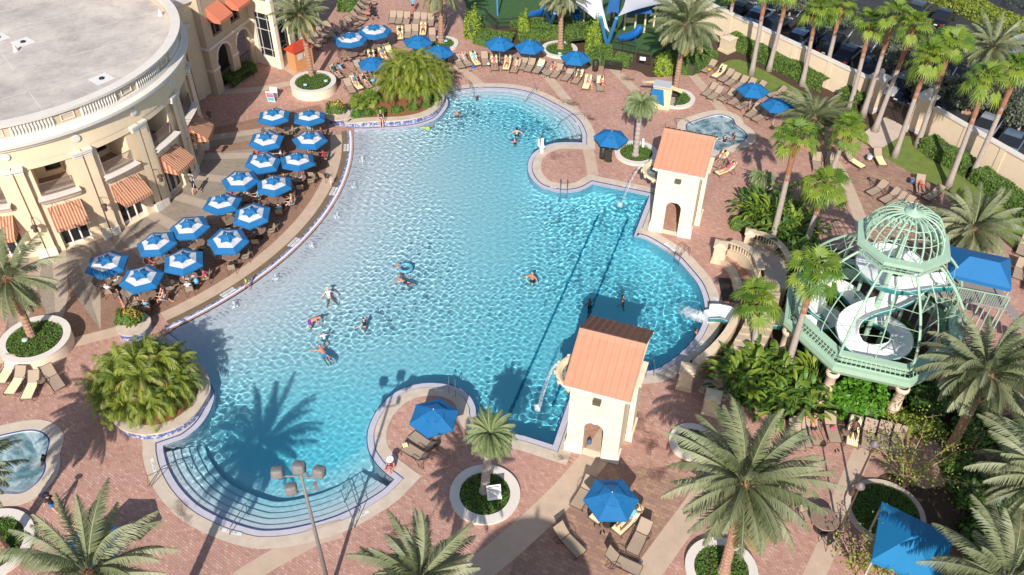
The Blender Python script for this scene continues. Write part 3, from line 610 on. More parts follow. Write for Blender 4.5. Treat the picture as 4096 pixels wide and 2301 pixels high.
for f_,s0,s1 in ((fm,0,Lf),(fm4,0,4.5)):
    for z,h,pr in ((4.25,.22,.14),(2.2,.25,.1)):
        segs=[(s0,s1)] if z>3 or f_ is fm4 else [(0,1.0),(3.0,4.0),(6.0,Lf)]
        for a0,a1 in segs: b.add([f_(s,zz,t) for s in (a0,a1) for t in (.003,pr) for zz in (z,z+h)],[(0,1,5,4),(2,6,7,3),(0,4,6,2),(1,3,7,5),(0,2,3,1),(4,5,7,6)])
b.build('string_course',white,AWG)
b=MB()
for c in (2.0,5.0):
    k=14
    for i in range(k):
        a0,a1=PI*i/k,PI*(i+1)/k; vs=[fm(c+r*math.cos(a),3.0+r*math.sin(a),t) for a in (a0,a1) for r in (1.0,1.2) for t in (0.003,.08)]
        b.add(vs,[(1,5,7,3),(2,3,7,6),(0,4,5,1)])
    b.build('arch_moulding',white,AWG); b=MB()
for s0 in (1.1,3.9):
    for z0 in (5.0,9.0):
        w=MB(); w.add([fm(s,z,-.25) for s,z in rect(s0,s0+1.4,z0,z0+2.3)],[(0,1,2,3)]); wo=w.build('window',glass,AWG)
        w=MB()
        for s in (s0+.05,s0+.7,s0+1.35): w.beam(fm(s,z0,-.2),fm(s,z0+2.3,-.2),.08,.06)
        for z in (z0+.05,z0+1.2,z0+2.25): w.beam(fm(s0,z,-.2),fm(s0+1.4,z,-.2),.06,.08)
        w.build('window_frame',mat('taupe_frame',srgb(150,130,112),.6),wo)
    org=mat('orange_canvas',srgb(208,122,94),.8,.04,2)
    for z0 in (5.0,):
        b=MB(); A=[fm(s0-.25,z0+2.75,.02),fm(s0+1.65,z0+2.75,.02),fm(s0-.25,z0+1.75,1.25),fm(s0+1.65,z0+1.75,1.25),fm(s0-.25,z0+1.5,1.25),fm(s0+1.65,z0+1.5,1.25),fm(s0-.25,z0+1.5,.02),fm(s0+1.65,z0+1.5,.02)]
        b.add(A,[(0,2,3,1),(2,4,5,3),(0,6,4,2),(1,3,5,7)]); b.build('orange_awning',org,AWG)
for f_,lst in ((fm2,[(.5,2.3,.9,5.2),(.5,2.3,6.3,9.6)]),(fm3,[(.5,2.4,.9,5.2),(3.4,5.3,.9,5.2),(.5,2.4,6.3,9.6),(3.4,5.3,6.3,9.6)])):
    for (a0,a1,z0,z1) in lst:
        w=MB(); w.add([f_(s,z,-.22) for s,z in rect(a0,a1,z0,z1)],[(0,1,2,3)]); wo=w.build('window',glass,AWG); w=MB()
        for s in (a0+.03,a0+.4,a1-.4,a1-.03): w.beam(f_(s,z0,-.17),f_(s,z1,-.17),.06,.06)
        for z in (z0+.04,z0+.75,(z0+z1)/2+.5,z1-.6,z1-.04): w.beam(f_(a0,z,-.17),f_(a1,z,-.17),.06,.06)
        w.build('window_frame',mat('pale_frame',(.55,.53,.48),.5),wo)
b=MB(); b.prism([(-.1,-.1),(2.1,6.3),(4.5,5.0),(6.8,13.7),(-8,18),(-10,4)],H1,H1+.6); b.build('flat_roof',white,AWG)
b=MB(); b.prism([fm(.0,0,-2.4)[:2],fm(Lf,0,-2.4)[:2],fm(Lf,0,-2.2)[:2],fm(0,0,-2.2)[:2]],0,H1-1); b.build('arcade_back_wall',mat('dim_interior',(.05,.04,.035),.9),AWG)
b=MB()
for i in range(9): x=1.05+i*.24; b.beam(fm(x,.02,-.3),fm(x,1.6,-.3),.025); b.beam(fm(x+3,.02,-.3),fm(x+3,1.6,-.3),.025)
for x in (1,4): b.beam(fm(x,1.5,-.3),fm(x+2,1.5,-.3),.04)
b.build('arcade_railing',iron,AWG)
# tall pier with twin pilasters between the two buildings
b=MB(); 
CP=thing('corner_pavilion','tall cream corner wall with twin pilasters between the round building and the arcade','building',(-27.6,69.0,0))
c0=np.array([-27.6,69.0]); dd=Vector((.62,.78)); n_=Vector((.78,-.62))
def cp(s,t,z): return (dd.x*s+n_.x*t,dd.y*s+n_.y*t,z)
b=MB(); b.add([cp(s,t,z) for z in (0,8.6) for s,t in ((-5,-3),(.9,-3),(.9,0),(-5,0))],[(3,2,1,0),(4,5,6,7),(0,1,5,4),(1,2,6,5),(2,3,7,6),(3,0,4,7)]); b.build('wall',cream,CP)
for s in (-1.3,-.35):
    b=MB(); b.add([cp(s+ds,t,z) for z in (0,6.6) for ds,t in ((-.38,.002),(.38,.002),(.38,.25),(-.38,.25))],[(4,5,6,7),(0,1,5,4),(1,2,6,5),(2,3,7,6),(3,0,4,7)]); b.build('pilaster',cream,CP)
    b=MB(); b.add([cp(s+ds,t,z) for z in (6.6,6.95) for ds,t in ((-.46,.002),(.46,.002),(.46,.36),(-.46,.36))],[(3,2,1,0),(4,5,6,7),(0,1,5,4),(1,2,6,5),(2,3,7,6),(3,0,4,7)]); b.build('capital',white,CP)
b=MB(); b.add([cp(s,t,z) for z in (8.6,9.1) for s,t in ((-5,-3.2),(1.1,-3.2),(1.1,.3),(-5,.3))],[(3,2,1,0),(4,5,6,7),(0,1,5,4),(1,2,6,5),(2,3,7,6),(3,0,4,7)]); b.build('cornice',white,CP)
# ---------------------------------------------------------------- waterfall towers
def tower():
    t=thing('waterfall_tower','x','tower'); w,d=3.03,4.8; ze,zr=5.55,7.05
    fr=lambda s,z,t_:(s,-t_,z); hole=arch(.98,2.05,.02,2.35,12)
    facade('front_wall',fr,rect(.06,w-.06,0,ze),[hole],.45,lcream,t)
    facade('back_wall',lambda s,z,t_:(s,d+t_,z),rect(.06,w-.06,0,ze),[hole],.45,lcream,t)
    for x0,x1,f in ((.06,.5,1),(w-.5,w-.06,-1)):
        MB().add([(x,y,z) for z in (0,ze) for x,y in ((x0,.45),(x1,.45),(x1,d-.45),(x0,d-.45))],[(4,5,6,7),(0,1,5,4),(1,2,6,5),(2,3,7,6),(3,0,4,7)]).build('side_wall',lcream,t)
    b=MB(); b.add([(x,y,2.95+.0) for x,y in ((.5,.45),(w-.5,.45),(w-.5,d-.45),(.5,d-.45))],[(0,1,2,3)]); b.build('passage_ceiling',lcream,t)
    for x0,x1 in ((-.04,.96),(2.07,w+.04)):
        for y0,y1 in ((-.06,.6),(d-.6,d+.06)):
            MB().box(((x0+x1)/2,(y0+y1)/2,.33),(x1-x0,y1-y0,.66)).build('plinth',white,t)
    b=MB(); k=12
    for i in range(k):
        a0,a1=PI*i/k,PI*(i+1)/k; b.add([(1.515+r*math.cos(a),y,2.35+r*math.sin(a)) for a in (a0,a1) for r in (.535,.75) for y in (-.002,-.05)],[(1,3,7,5),(2,6,7,3),(0,1,5,4)])
    b.box((1.515,-.05,3.05),(.26,.12,.34)); b.build('arch_moulding',white,t)
    # joints of the rendered ashlar
    b=MB()
    for z in (3.3,3.75,4.2,4.65,5.1): b.box((w/2,-.003,z),(w-.16,.01,.018))
    for z in (.9,1.35,1.8):
        for xx in (.5,2.55): b.box((xx,-.003,z),(.86,.01,.018))
    b.build('wall_joint',mat('joint_cream',srgb(205,180,145),.9),t)
    b=MB(); b.box((w/2,-.12,5.42),(w+.24,.26,.22)); b.box((w/2,d+.12,5.42),(w+.24,.26,.22)); b.box((-.06,d/2,5.42),(.24,d,.22)); b.box((w+.06,d/2,5.42),(.24,d,.22)); b.build('cornice',lcream,t)
    ym=d/2; ov=.33; x0,x1=-.27,w+.27
    for sgn in (-1,1):
        ye=ym+sgn*(ym+ov); b=MB()
        b.add([(x0,ye,ze),(x1,ye,ze),(x1,ym,zr),(x0,ym,zr),(x0,ye,ze+.07),(x1,ye,ze+.07),(x1,ym,zr+.07),(x0,ym,zr+.07)],[(0,1,2,3),(4,5,6,7) if sgn<0 else (7,6,5,4),(0,1,5,4),(1,2,6,5),(3,0,4,7)])
        for i in range(10):
            x=x0+.03+i*(x1-x0-.06)/9; b.beam((x,ye,ze+.1),(x,ym,zr+.1),.03,.09)
        for i in range(19):
            x=x0+.12+i*(x1-x0-.2)/18; b.beam((x,ye,ze+.073),(x,ym,zr+.073),.03,.03)
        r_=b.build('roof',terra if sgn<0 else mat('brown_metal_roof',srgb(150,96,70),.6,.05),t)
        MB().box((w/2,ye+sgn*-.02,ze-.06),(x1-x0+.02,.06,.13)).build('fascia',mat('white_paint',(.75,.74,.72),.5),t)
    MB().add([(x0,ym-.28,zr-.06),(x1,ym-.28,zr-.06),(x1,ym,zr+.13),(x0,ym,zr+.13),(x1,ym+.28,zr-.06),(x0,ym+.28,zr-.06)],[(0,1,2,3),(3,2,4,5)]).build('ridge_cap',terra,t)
    for x in (0.03,w-.1): 
        MB().add([(x,0,ze),(x,d,ze),(x,ym,zr-.02),(x+.07,0,ze),(x+.07,d,ze),(x+.07,ym,zr-.02)],[(0,2,1),(3,4,5)]).build('gable',lcream,t)
    for x in (-.2,w+.2): MB().tube([(x,ym,zr),(x,ym,zr+.55)],.015,5).build('lightning_rod',iron,t)
    b=MB(); b.box((1.55,-.2,4.78),(.42,.32,.22)); b.box((1.55,-.1,4.6),(.1,.2,.14)); b.box((1.55,-.36,4.78),(.36,.02,.16)); b.build('floodlight',mat('grey_bronze',srgb(96,90,80),.5),t)
    b=MB(); b.box((w+.14,2.4,2.35),(.3,1.3,4.7)); b.box((w+.2,2.4,4.85),(.45,1.5,.35),tp=1.15); b.box((w+.18,2.4,.3),(.4,1.4,.6)); b.build('side_buttress',lcream,t)
    # shell basin on the pool side
    sb=mat('basin_cream',srgb(232,210,176),.7,.06,2); b=MB(); prof=[(.35,-.75),(.6,-.55),(1.0,-.3),(1.28,-.02),(1.45,.08),(1.5,.2),(1.42,.26),(1.22,.2),(1.1,.0),(.6,-.2),(.01,-.22)]
    b.lathe(prof,26,(0.02,2.75,3.25),a0=R(90),a1=R(270)); 
    for i in range(6):
        a=R(105+i*30); b.beam((1.46*math.cos(a),2.75+1.46*math.sin(a),3.38),(1.54*math.cos(a),2.75+1.54*math.sin(a),3.38),.22,.26)
    bo=b.build('basin',sb,t,True)
    MB().lathe([(.01,0),(1.13,0)],22,(0.02,2.75,3.28),a0=R(90),a1=R(270)).build('basin_water',mat('dark_basin_water',(.2,.22,.19),.08,.6,3,bump=1,bscale=7),bo)
    return t
TW=tower(); foamm=mat('white_foam',(.85,.9,.92),.6)
m,nt,bb,L=nodemat('falling_water'); bb.inputs['Base Color'].default_value=(.85,.92,.95,1); bb.inputs['Roughness'].default_value=.2
n1=nt.nodes.new('ShaderNodeTexNoise'); n1.inputs['Scale'].default_value=6; n1.inputs['Detail'].default_value=6; mr=nt.nodes.new('ShaderNodeMapRange'); mr.inputs[1].default_value=.38; mr.inputs[2].default_value=.75; mr.inputs[4].default_value=.85; tr=nt.nodes.new('ShaderNodeBsdfTransparent'); ms=nt.nodes.new('ShaderNodeMixShader')
tc=nt.nodes.new('ShaderNodeTexCoord'); L.new(tc.outputs['Object'],n1.inputs[0]); L.new(n1.outputs[0],mr.inputs[0]); L.new(mr.outputs[0],ms.inputs[0]); L.new(tr.outputs[0],ms.inputs[1]); L.new(bb.outputs[0],ms.inputs[2]); L.new(ms.outputs[0],nt.nodes['Material Output'].inputs[0]); fallw=m
m,nt,bb,L=nodemat('water_froth'); bb.inputs['Base Color'].default_value=(.86,.92,.94,1); bb.inputs['Roughness'].default_value=.5
n1=nt.nodes.new('ShaderNodeTexNoise'); n1.inputs['Scale'].default_value=3.2; n1.inputs['Detail'].default_value=10; n1.inputs['Roughness'].default_value=.7; at=nt.nodes.new('ShaderNodeAttribute'); at.attribute_name='dens'; ad=nt.nodes.new('ShaderNodeMath'); ad.operation='ADD'
tc=nt.nodes.new('ShaderNodeTexCoord'); L.new(tc.outputs['Object'],n1.inputs[0]); L.new(n1.outputs[0],ad.inputs[0]); L.new(at.outputs['Fac'],ad.inputs[1]); mr=nt.nodes.new('ShaderNodeMapRange'); mr.inputs[1].default_value=.72; mr.inputs[2].default_value=1.15; L.new(ad.outputs[0],mr.inputs[0]); tr=nt.nodes.new('ShaderNodeBsdfTransparent'); ms=nt.nodes.new('ShaderNodeMixShader'); L.new(mr.outputs[0],ms.inputs[0]); L.new(tr.outputs[0],ms.inputs[1]); L.new(bb.outputs[0],ms.inputs[2]); L.new(ms.outputs[0],nt.nodes['Material Output'].inputs[0]); froth=m
def foam_patch(name,label,pts,seed,big=1.0,n=150,z=None):
    """churned water: a low uneven sheet of froth, dense where the water lands and thinning outwards"""
    z=WL+.05; P_=[Vector((p[0],p[1])) for p in pts]; L2=sum((P_[i+1]-P_[i]).length for i in range(len(P_)-1)); r=random.Random(seed); b=MB(); dn=[]; nx=26; ny=14; q=[]
    for i in range(nx+1):
        f=i/nx*1.25-.12; k=min(max(f,0),.999)*(len(P_)-1); j=int(k); a=P_[j]; c=P_[j+1]; d=(c-a).normalized(); p=a.lerp(c,k-j)+d*(f-min(max(f,0),1))*L2; nn=Vector((-d.y,d.x))
        for jn in range(ny+1):
            v=jn/ny*2-1; w=(.55+.45*f)*big*(.55 if f<.1 else 1); e=max(0,1-abs(v)**1.6)*max(0,min(1,(f+.12)*6))*(1-.75*max(0,f)); pp=p+nn*v*w; b.v.append((pp.x,pp.y,z+.09*e*r.random())); dn.append(e*.85)
    b.f=[[i*(ny+1)+j,(i+1)*(ny+1)+j,(i+1)*(ny+1)+j+1,i*(ny+1)+j+1] for i in range(nx) for j in range(ny)]; b.m=[0]*len(b.f)
    o=b.build(name,froth,smooth=True); a=o.data.attributes.new('dens','FLOAT','POINT'); a.data.foreach_set('value',dn); return tag(o,label,'foam')
for k,(o_,lab,spl) in enumerate(((T1O,'cream waterfall tower with a terracotta roof, the farther one by the round deck',(1562,516)),(T2O,'cream waterfall tower with a terracotta roof, the nearer one on the pool corner',(1355,1028)))):
    t=place(TW,lab,(o_.x,o_.y,0),R(-18.77),'waterfall towers at the pool corners')
    lip=Vector(TL(o_,-1.42,2.9)); S=G(*spl,WL).xy; b=MB(); n=10; vs=[]
    for i in range(n+1):
        f=i/n; p=lip.lerp(S,f); z=3.5+.1*f-3.55*f*f-.1*f; dr=(S-lip).normalized(); nn=Vector((-dr.y,dr.x)); w=.11+.18*f
        for q in range(6):
            a=2*PI*q/6; vs.append((p.x+nn.x*w*math.cos(a),p.y+nn.y*w*math.cos(a),z+.07*math.sin(a)+.0))
    b.add(vs,[(i*6+q,i*6+(q+1)%6,(i+1)*6+(q+1)%6,(i+1)*6+q) for i in range(n) for q in range(6)])
    tag(b.build('water_jet',fallw,smooth=True),('long arc of water falling from the farther tower basin','long arc of water falling from the nearer tower basin')[k],'water jet','tower waterfalls')
    foam_patch('splash_foam',('white splash under the farther tower jet','white splash under the nearer tower jet')[k],[(S.x-(S-lip).x*.06,S.y-(S-lip).y*.06,0),(S.x+(S-lip).x*.3,S.y+(S-lip).y*.3,0)],k+5,.7,90)
# ================================================================ PALMS AND PLANTS
def leafmat(name,c1,c2,tr=.25,rough=.5):
    """leaf colour differs from leaf to leaf by a per-leaf attribute"""
    m,nt,b,L=nodemat(name); a=nt.nodes.new('ShaderNodeAttribute'); a.attribute_name='tone'; mx=nt.nodes.new('ShaderNodeMix'); mx.data_type='RGBA'
    mx.inputs[6].default_value=c1+(1,); mx.inputs[7].default_value=c2+(1,); L.new(a.outputs['Fac'],mx.inputs[0]); L.new(mx.outputs[2],b.inputs['Base Color']); b.inputs['Roughness'].default_value=rough
    t=nt.nodes.new('ShaderNodeBsdfTranslucent'); L.new(mx.outputs[2],t.inputs[0]); ms=nt.nodes.new('ShaderNodeMixShader'); ms.inputs[0].default_value=tr
    L.new(b.outputs[0],ms.inputs[1]); L.new(t.outputs[0],ms.inputs[2]); L.new(ms.outputs[0],nt.nodes['Material Output'].inputs[0]); return m
silver=leafmat('silver_green_frond',(.13,.165,.07),(.33,.35,.19)); dry=leafmat('yellowing_frond',(.42,.30,.08),(.3,.3,.1))
lime=leafmat('bright_fan_leaf',(.08,.18,.02),(.29,.38,.045),.3); jade=leafmat('blue_green_frond',(.17,.25,.1),(.33,.38,.17))
olive=leafmat('weeping_green_frond',(.10,.17,.02),(.33,.38,.05)); hedgeg=leafmat('hedge_leaf',(.05,.12,.02),(.16,.25,.04),.15,.85); yellow=leafmat('yellow_leaf',(.35,.38,.04),(.16,.24,.03))
deep=leafmat('dark_broad_leaf',(.03,.08,.015),(.12,.25,.03),.2); thuja=leafmat('thuja_leaf',(.13,.22,.02),(.32,.42,.03),.15); dusty=leafmat('dusty_leaf',(.07,.085,.05),(.14,.16,.10),.15)
bark=mat('palm_bark',srgb(168,132,110),.95,.3,9,bump=1,bscale=14); barkg=mat('grey_palm_bark',srgb(172,158,150),.95,.15,5,bump=.6,bscale=10); rust=mat('rusty_palm_boots',srgb(160,112,86),.95,.3,12,bump=1,bscale=20)
class Leaves(MB):
    def __init__(s,seed): super().__init__(); s.t=[]; s.r=random.Random(seed)
    def quad(s,a,b,c,d,tone,mi=0):
        k=len(s.v); s.v+=[tuple(a),tuple(b),tuple(c),tuple(d)]; s.t+=[tone]*4; s.f.append([k,k+1,k+2,k+3]); s.m.append(mi)
    def tri(s,a,b,c,tone,mi=0):
        k=len(s.v); s.v+=[tuple(a),tuple(b),tuple(c)]; s.t+=[tone]*3; s.f.append([k,k+1,k+2]); s.m.append(mi)
    def finish(s,name,mats,parent=None):
        s.t+=[.5]*(len(s.v)-len(s.t)); o=s.build(name,mats,parent); a=o.data.attributes.new('tone','FLOAT','POINT'); a.data.foreach_set('value',s.t); return o
    def frond(s,o,az,el,ln,droop,leaf=.38,n=40,wd=.035,v=.5,mi=0,tone=None,start=.14,curl=.0):
        """pinnate frond: a bent rachis with a row of leaflets on each side"""
        tone=s.r.random() if tone is None else tone; p=Vector(o); e=el; pts=[]; st=ln/n
        for i in range(n+1):
            pts.append((p.copy(),e)); d=Vector((math.cos(az)*math.cos(e),math.sin(az)*math.cos(e),math.sin(e))); p=p+d*st; e-=droop/n*(.35+1.3*i/n); az+=curl/n
        side=Vector((-math.sin(az),math.cos(az),0))
        for i in range(n):
            f=i/n; q,e=pts[i]; q2=pts[i+1][0]; d=(q2-q).normalized(); up=side.cross(d)
            if i%3==0 and i+3<=n: s.quad(q-side*.03*(1.1-f),pts[i+3][0]-side*.03*(1.1-f),pts[i+3][0]+side*.03*(1.1-f),q+side*.03*(1.1-f),.9,mi)
            if f<start: continue
            l=leaf*math.sin(PI*min(1,.18+.8*(f-start)/(1-start)+.02))**.6*(.85+.3*s.r.random()); l=max(l,leaf*.25)
            for sg in (-1,1):
                a=.55+.35*f+s.r.gauss(0,.08); dr=(side*sg*math.cos(a)+d*math.sin(a)+up*(v-.35*s.r.random())).normalized(); tip=q+dr*l+Vector((0,0,-l*.16)); w=d*wd
                s.quad(q-w,q+w,(q+tip)/2+w*1.0,tip,min(1,max(0,tone+s.r.gauss(0,.12))),mi)
                k=len(s.f)-1
    def fan(s,o,az,el,pet,rad,n=22,droop=.5,mi=0,tone=None):
        """fan leaf on a petiole: pleated blade split into drooping tips"""
        tone=s.r.random() if tone is None else tone; d=Vector((math.cos(az)*math.cos(el),math.sin(az)*math.cos(el),math.sin(el))); c=Vector(o)+d*pet; side=Vector((-math.sin(az),math.cos(az),0)); s_=side*.02
        s.quad(Vector(o)-s_,Vector(o)+s_,c+s_,c-s_,.8,mi); d2=Vector((math.cos(az)*math.cos(el-.5),math.sin(az)*math.cos(el-.5),math.sin(el-.5))); up=side.cross(d2); prev=None
        sp=PI*.8
        for i in range(n):
            a=-sp+2*sp*(i+.5)/n; b0=-sp+2*sp*i/n; b1=-sp+2*sp*(i+1)/n; r=rad*(.75+.25*math.cos(a*.6))*(.9+.2*s.r.random())
            f=lambda an,rr,z:c+(d2*math.cos(an)+side*math.sin(an))*rr+up*z
            m0=f(b0,r*.55,-.02*(i%2)); m1=f(b1,r*.55,-.02*((i+1)%2)); tp=f(a,r,0)+Vector((0,0,-droop*r*(.3+.5*s.r.random()))); tn=min(1,max(0,tone+s.r.gauss(0,.1)))
            s.tri(c,m0,m1,tn,mi); s.tri(m0,tp,m1,tn,mi)
def trunk(h,r0,r1,name,m,parent,lean=(0,0),flare=1.3,rings=0,wob=.02,seed=1):
    rnd=random.Random(seed); n=max(8,int(h*rings) if rings else 10); pts=[];rr=[]
    for i in range(n+1):
        f=i/n; pts.append((lean[0]*f**1.3,lean[1]*f**1.3,h*f)); r=r0+(r1-r0)*f
        if f<.12: r*=1+(flare-1)*(1-f/.12)
        if rings: r*=(1.08 if i%2 else .93)
        rr.append(r)
    pts[0]=(0,0,-.05)
    return MB().tube(pts,rr,10,cap=True).build(name,m,parent,not rings)
def date_crown(seed,n=64,ln=3.55,leaf=.55,nl=60):
    L_=Leaves(seed); r=L_.r
    for i in range(n):
        f=i/n; az=i*2.39996+r.gauss(0,.1); el=1.38-1.75*f**.85+r.gauss(0,.13); l=ln*(.7+.3*math.sin(PI*min(1,f+.25)))*r.uniform(.78,1.1)
        old=f>.86 and r.random()<.45
        L_.frond((.12*math.cos(az),.12*math.sin(az),.25*(1-f)),az,el,l,.95+.5*f+r.gauss(0,.15),leaf,nl,.029,.7,1 if old else 0,None,curl=r.gauss(0,.3))
    for i in range(7):
        az=r.random()*2*PI; L_.frond((.1*math.cos(az),.1*math.sin(az),-.15),az,-.35-.5*r.random(),ln*r.uniform(.55,.8),.9,leaf*.8,36,.018,.4,1 if i%2 else 0,.1)
    return L_
CROWNS={}
def crown(kind,k):
    key=(kind,k)
    if key in CROWNS: return CROWNS[key]
    if kind=='date': L_=date_crown(10+k,n=(58,70,48,64,76)[k%5],ln=(3.55,3.3,3.8,3.1,3.65)[k%5],leaf=(.55,.5,.6,.5,.55)[k%5]); o=L_.finish('crown',[silver,dry])
    elif kind=='fan':
        L_=Leaves(30+k); r=L_.r; n=26
        for i in range(n):
            f=i/n; az=i*2.39996+r.gauss(0,.25); el=1.35-2.0*f+r.gauss(0,.16); L_.fan((0,0,.3*(1-f)),az,el,(.75+.55*f)*r.uniform(.75,1.15),r.uniform(.62,.88),18,.25+.7*f*r.random()+.2*f,0,min(1,max(0,r.gauss(.5,.3))))
        for i in range(9): az=r.random()*6.3; L_.fan((0,0,-.1-.25*r.random()),az,-1.0-.3*r.random(),.45,.5,14,.9,1,.2)
        o=L_.finish('crown',[lime,dry])
    elif kind=='pindo':
        L_=Leaves(50+k); r=L_.r; n=74
        for i in range(n):
            f=i/n; az=i*2.39996+r.gauss(0,.1); el=1.35-1.3*f+r.gauss(0,.07); L_.frond((0,0,.1),az,el,1.75*r.uniform(.85,1.1),1.9+.8*f,.36,36,.02,.8,0,None,start=.12)
        o=L_.finish('crown',[jade,dry])
    elif kind=='clump':
        L_=Leaves(70+k); r=L_.r
        stems=[(0,0,2.5)]+[(1.0*math.cos(a),1.0*math.sin(a),2.1+.2*r.random()) for a in (.3,1.5,2.8,4.1,5.3)]+[(1.85*math.cos(a),1.7*math.sin(a),1.15+.4*r.random()) for a in [i*2*PI/11 for i in range(11)]]
        for (x,y,z) in stems:
            for i in range(32):
                f=i/32; az=i*2.39996+r.gauss(0,.2); L_.frond((x,y,z),az,1.4-1.3*f+r.gauss(0,.1),1.6*r.uniform(.8,1.15),2.2+.6*f,.34,26,.022,.5,1 if r.random()<.06 else 0)
        o=L_.finish('crown',[olive,dry])
    elif kind=='weeper':
        L_=Leaves(90+k); r=L_.r
        for (x,y,z) in [(0,0,2.9)]+[(.9*math.cos(a),.8*math.sin(a),2.3+.3*r.random()) for a in (.2,1.5,2.7,4.0,5.2)]+[(1.5*math.cos(a),1.2*math.sin(a),1.5+.3*r.random()) for a in [i*2*PI/9 for i in range(9)]]:
            for i in range(34):
                f=i/34; az=i*2.39996+r.gauss(0,.2); L_.frond((x,y,z),az,1.38-1.0*f+r.gauss(0,.2),1.85*r.uniform(.65,1.3),2.7+.5*f,.32,26,.022,.3,1 if r.random()<.08 else 0)
        o=L_.finish('crown',[olive,dry])
    CROWNS[key]=o; o['fresh']=1; return o
def palm(kind,name,label,base,top=None,h=None,k=0,cat='palm tree',group=None,rz=0,sc_=1.0,r=None,trunks=True):
    b=G(*base) if len(base)==2 else Vector((base[0],base[1],base[2])); 
    if top is not None:
        best=min(((G(*top,z/10).xy-b.xy).length,z/10) for z in range(8,140)); h=best[1]; tp=G(*top,h); lean=(tp.x-b.x,tp.y-b.y)
    else: lean=(0,0)
    t=thing(name,label,cat,(b.x,b.y,b.z),0,group)
    if trunks:
        if kind=='date': trunk(h,.26,.2,'trunk',bark,t,lean,1.5,7); MB().lathe([(.19,-.75),(.32,-.4),(.37,-.05),(.22,.25),(.001,.35)],12,(lean[0],lean[1],h)).build('crown_boots',rust,t)
        elif kind=='fan':
            trunk(h,r or .23,.14,'trunk',barkg,t,lean,1.6); b2=MB(); pts=[];rr=[]
            for i in range(9): f=.62+.38*i/8; pts.append((lean[0]*f**1.3,lean[1]*f**1.3,h*f)); rr.append(.145+(.02 if i%2 else .05)+.03*i/8)
            b2.tube(pts,rr,9).build('trunk_boots',rust,t)
        elif kind=='pindo': trunk(h,.24,.2,'trunk',barkg,t,lean,1.4,5)
    c=crown(kind,k)
    if c.get('fresh'): del c['fresh']; cc=c
    else: cc=c.copy(); COL.objects.link(cc)
    cc.parent=t; cc.location=(lean[0],lean[1],h or 0); q=random.Random(int(b.x*31+b.y*17)); tl=0 if not trunks else .13; cc.rotation_euler=(q.gauss(0,tl),q.gauss(0,tl),rz); cc.scale=(sc_*q.uniform(.94,1.06),sc_*q.uniform(.94,1.06),sc_*q.uniform(.9,1.05))
    return t
GD='date palms around the pool deck'; GF='tall fan palms beside the boundary wall'
palm('date','date_palm','date palm in the tall cream planter beside the arcade building',(788,212),(756,42),k=3,group=GD)
palm('date','date_palm','date palm in the open ring planter between two blue umbrellas at the top',(1410,125),(1411,-18),k=1,rz=1,group=GD)
palm('date','date_palm','leaning date palm behind the towel hut in the upper middle',(1698,232),(1724,68),k=4,rz=2,group=GD,sc_=1.08)
palm('date','date_palm','date palm trunk rising beside the striped folding lounger at the top edge',(1110,110),(1109,-25),k=2,rz=3,group=GD)
palm('date','date_palm','low date palm between the upper right loungers and the gate',(2035,372),(2045,300),k=0,rz=4,group=GD,sc_=.95)
palm('date','date_palm','shadowed date palm above the blue slide cabana',(2432,650),(2447,580),k=3,rz=.5,group=GD,sc_=1.15)
palm('date','date_palm','large date palm right of the green slide dome',(2375,1155),(2484,949),k=1,rz=2.5,group=GD,sc_=1.15)
palm('date','date_palm','large date palm standing over the lower right terrace',(1818,1447),(1872,1222),k=4,rz=.8,group=GD,sc_=1.15)
palm('date','date_palm','date palm in the oval planter at the left edge by the cafe terrace',(92,871),(20,702),k=2,rz=5,group=GD,sc_=.98)
palm('date','date_palm','date palm cut by the bottom edge in front of the hidden umbrella',tuple(G(222,1448,8.6).xy)+(0,),h=8.6,k=0,rz=1.7,group=GD)
palm('date','date_palm','date palm cut by the bottom edge right of the lamp post',tuple(G(1052,1462,7.2).xy)+(0,),h=7.2,k=3,rz=3.6,group=GD,sc_=.95)
palm('date','date_palm','date palm reaching in from the left edge over the hot tub',(-25.1,23.45,0),h=6.2,k=1,rz=1.9,group=GD)
palm('date','date_palm','date palm reaching in from the right edge above the lower right cabana',tuple(G(2640,1215,6).xy)+(0,),h=6.0,k=4,rz=.4,group=GD,sc_=1.1)
palm('date','date_palm','date palm in the bottom right corner beside the grey canopy',tuple(G(2530,1470,5).xy)+(0,),h=5.0,k=2,rz=2.1,group=GD)
palm('date','date_palm','date palm in the car park behind the fan palms',tuple(G(2495,125,6).xy)+(0,),h=6.0,k=0,rz=.1,group=GD)
FP_=[((1934,178),(1985,-22),'fan palm at the top edge in front of the parked blue car'),((2017,215),(2055,28),'fan palm second from the top along the wall'),((2070,207),(2118,12),'fan palm in front of the black parked van'),
((2137,272),(2190,62),'fan palm with yellow-green fans left of the left gate pillar'),((2170,292),(2252,38),'leaning fan palm touching the left gate pillar'),((2250,394),(2337,148),'fan palm with its foot on the lawn right of the gate path'),
((2307,367),(2395,108),'fan palm growing beside the right gate pillar'),((2384,470),(2482,205),'fan palm on the lawn behind the red-shorts sunbather'),((2444,445),(2562,178),'fan palm at the right edge rising from the clipped hedge'),
((1942,607),(2003,350),'fan palm among the bird of paradise plants below the upper loungers'),((2017,645),(2077,470),'fan palm just left of the green slide dome'),((2085,450),(2135,328),'short fan palm beside the upper right terrace'),
((1975,940),(2052,680),'fan palm leaning over the left side of the green dome'),((1893,905),(1905,760),'short fan palm beside the slide exit chute'),((1826,95),(1852,-35),'bare fan palm trunk leaving the top edge near the wall end'),((1890,187),(1930,-35),'fan palm trunk on the lawn next to the first white lawn lounger'),((2200,330),(2300,70),'fan palm over the two black parked cars')]
for i,(b_,t_,lb) in enumerate(FP_): palm('fan','fan_palm',lb,b_,t_,k=i%3,rz=i*1.3,group=GF,sc_=.98)
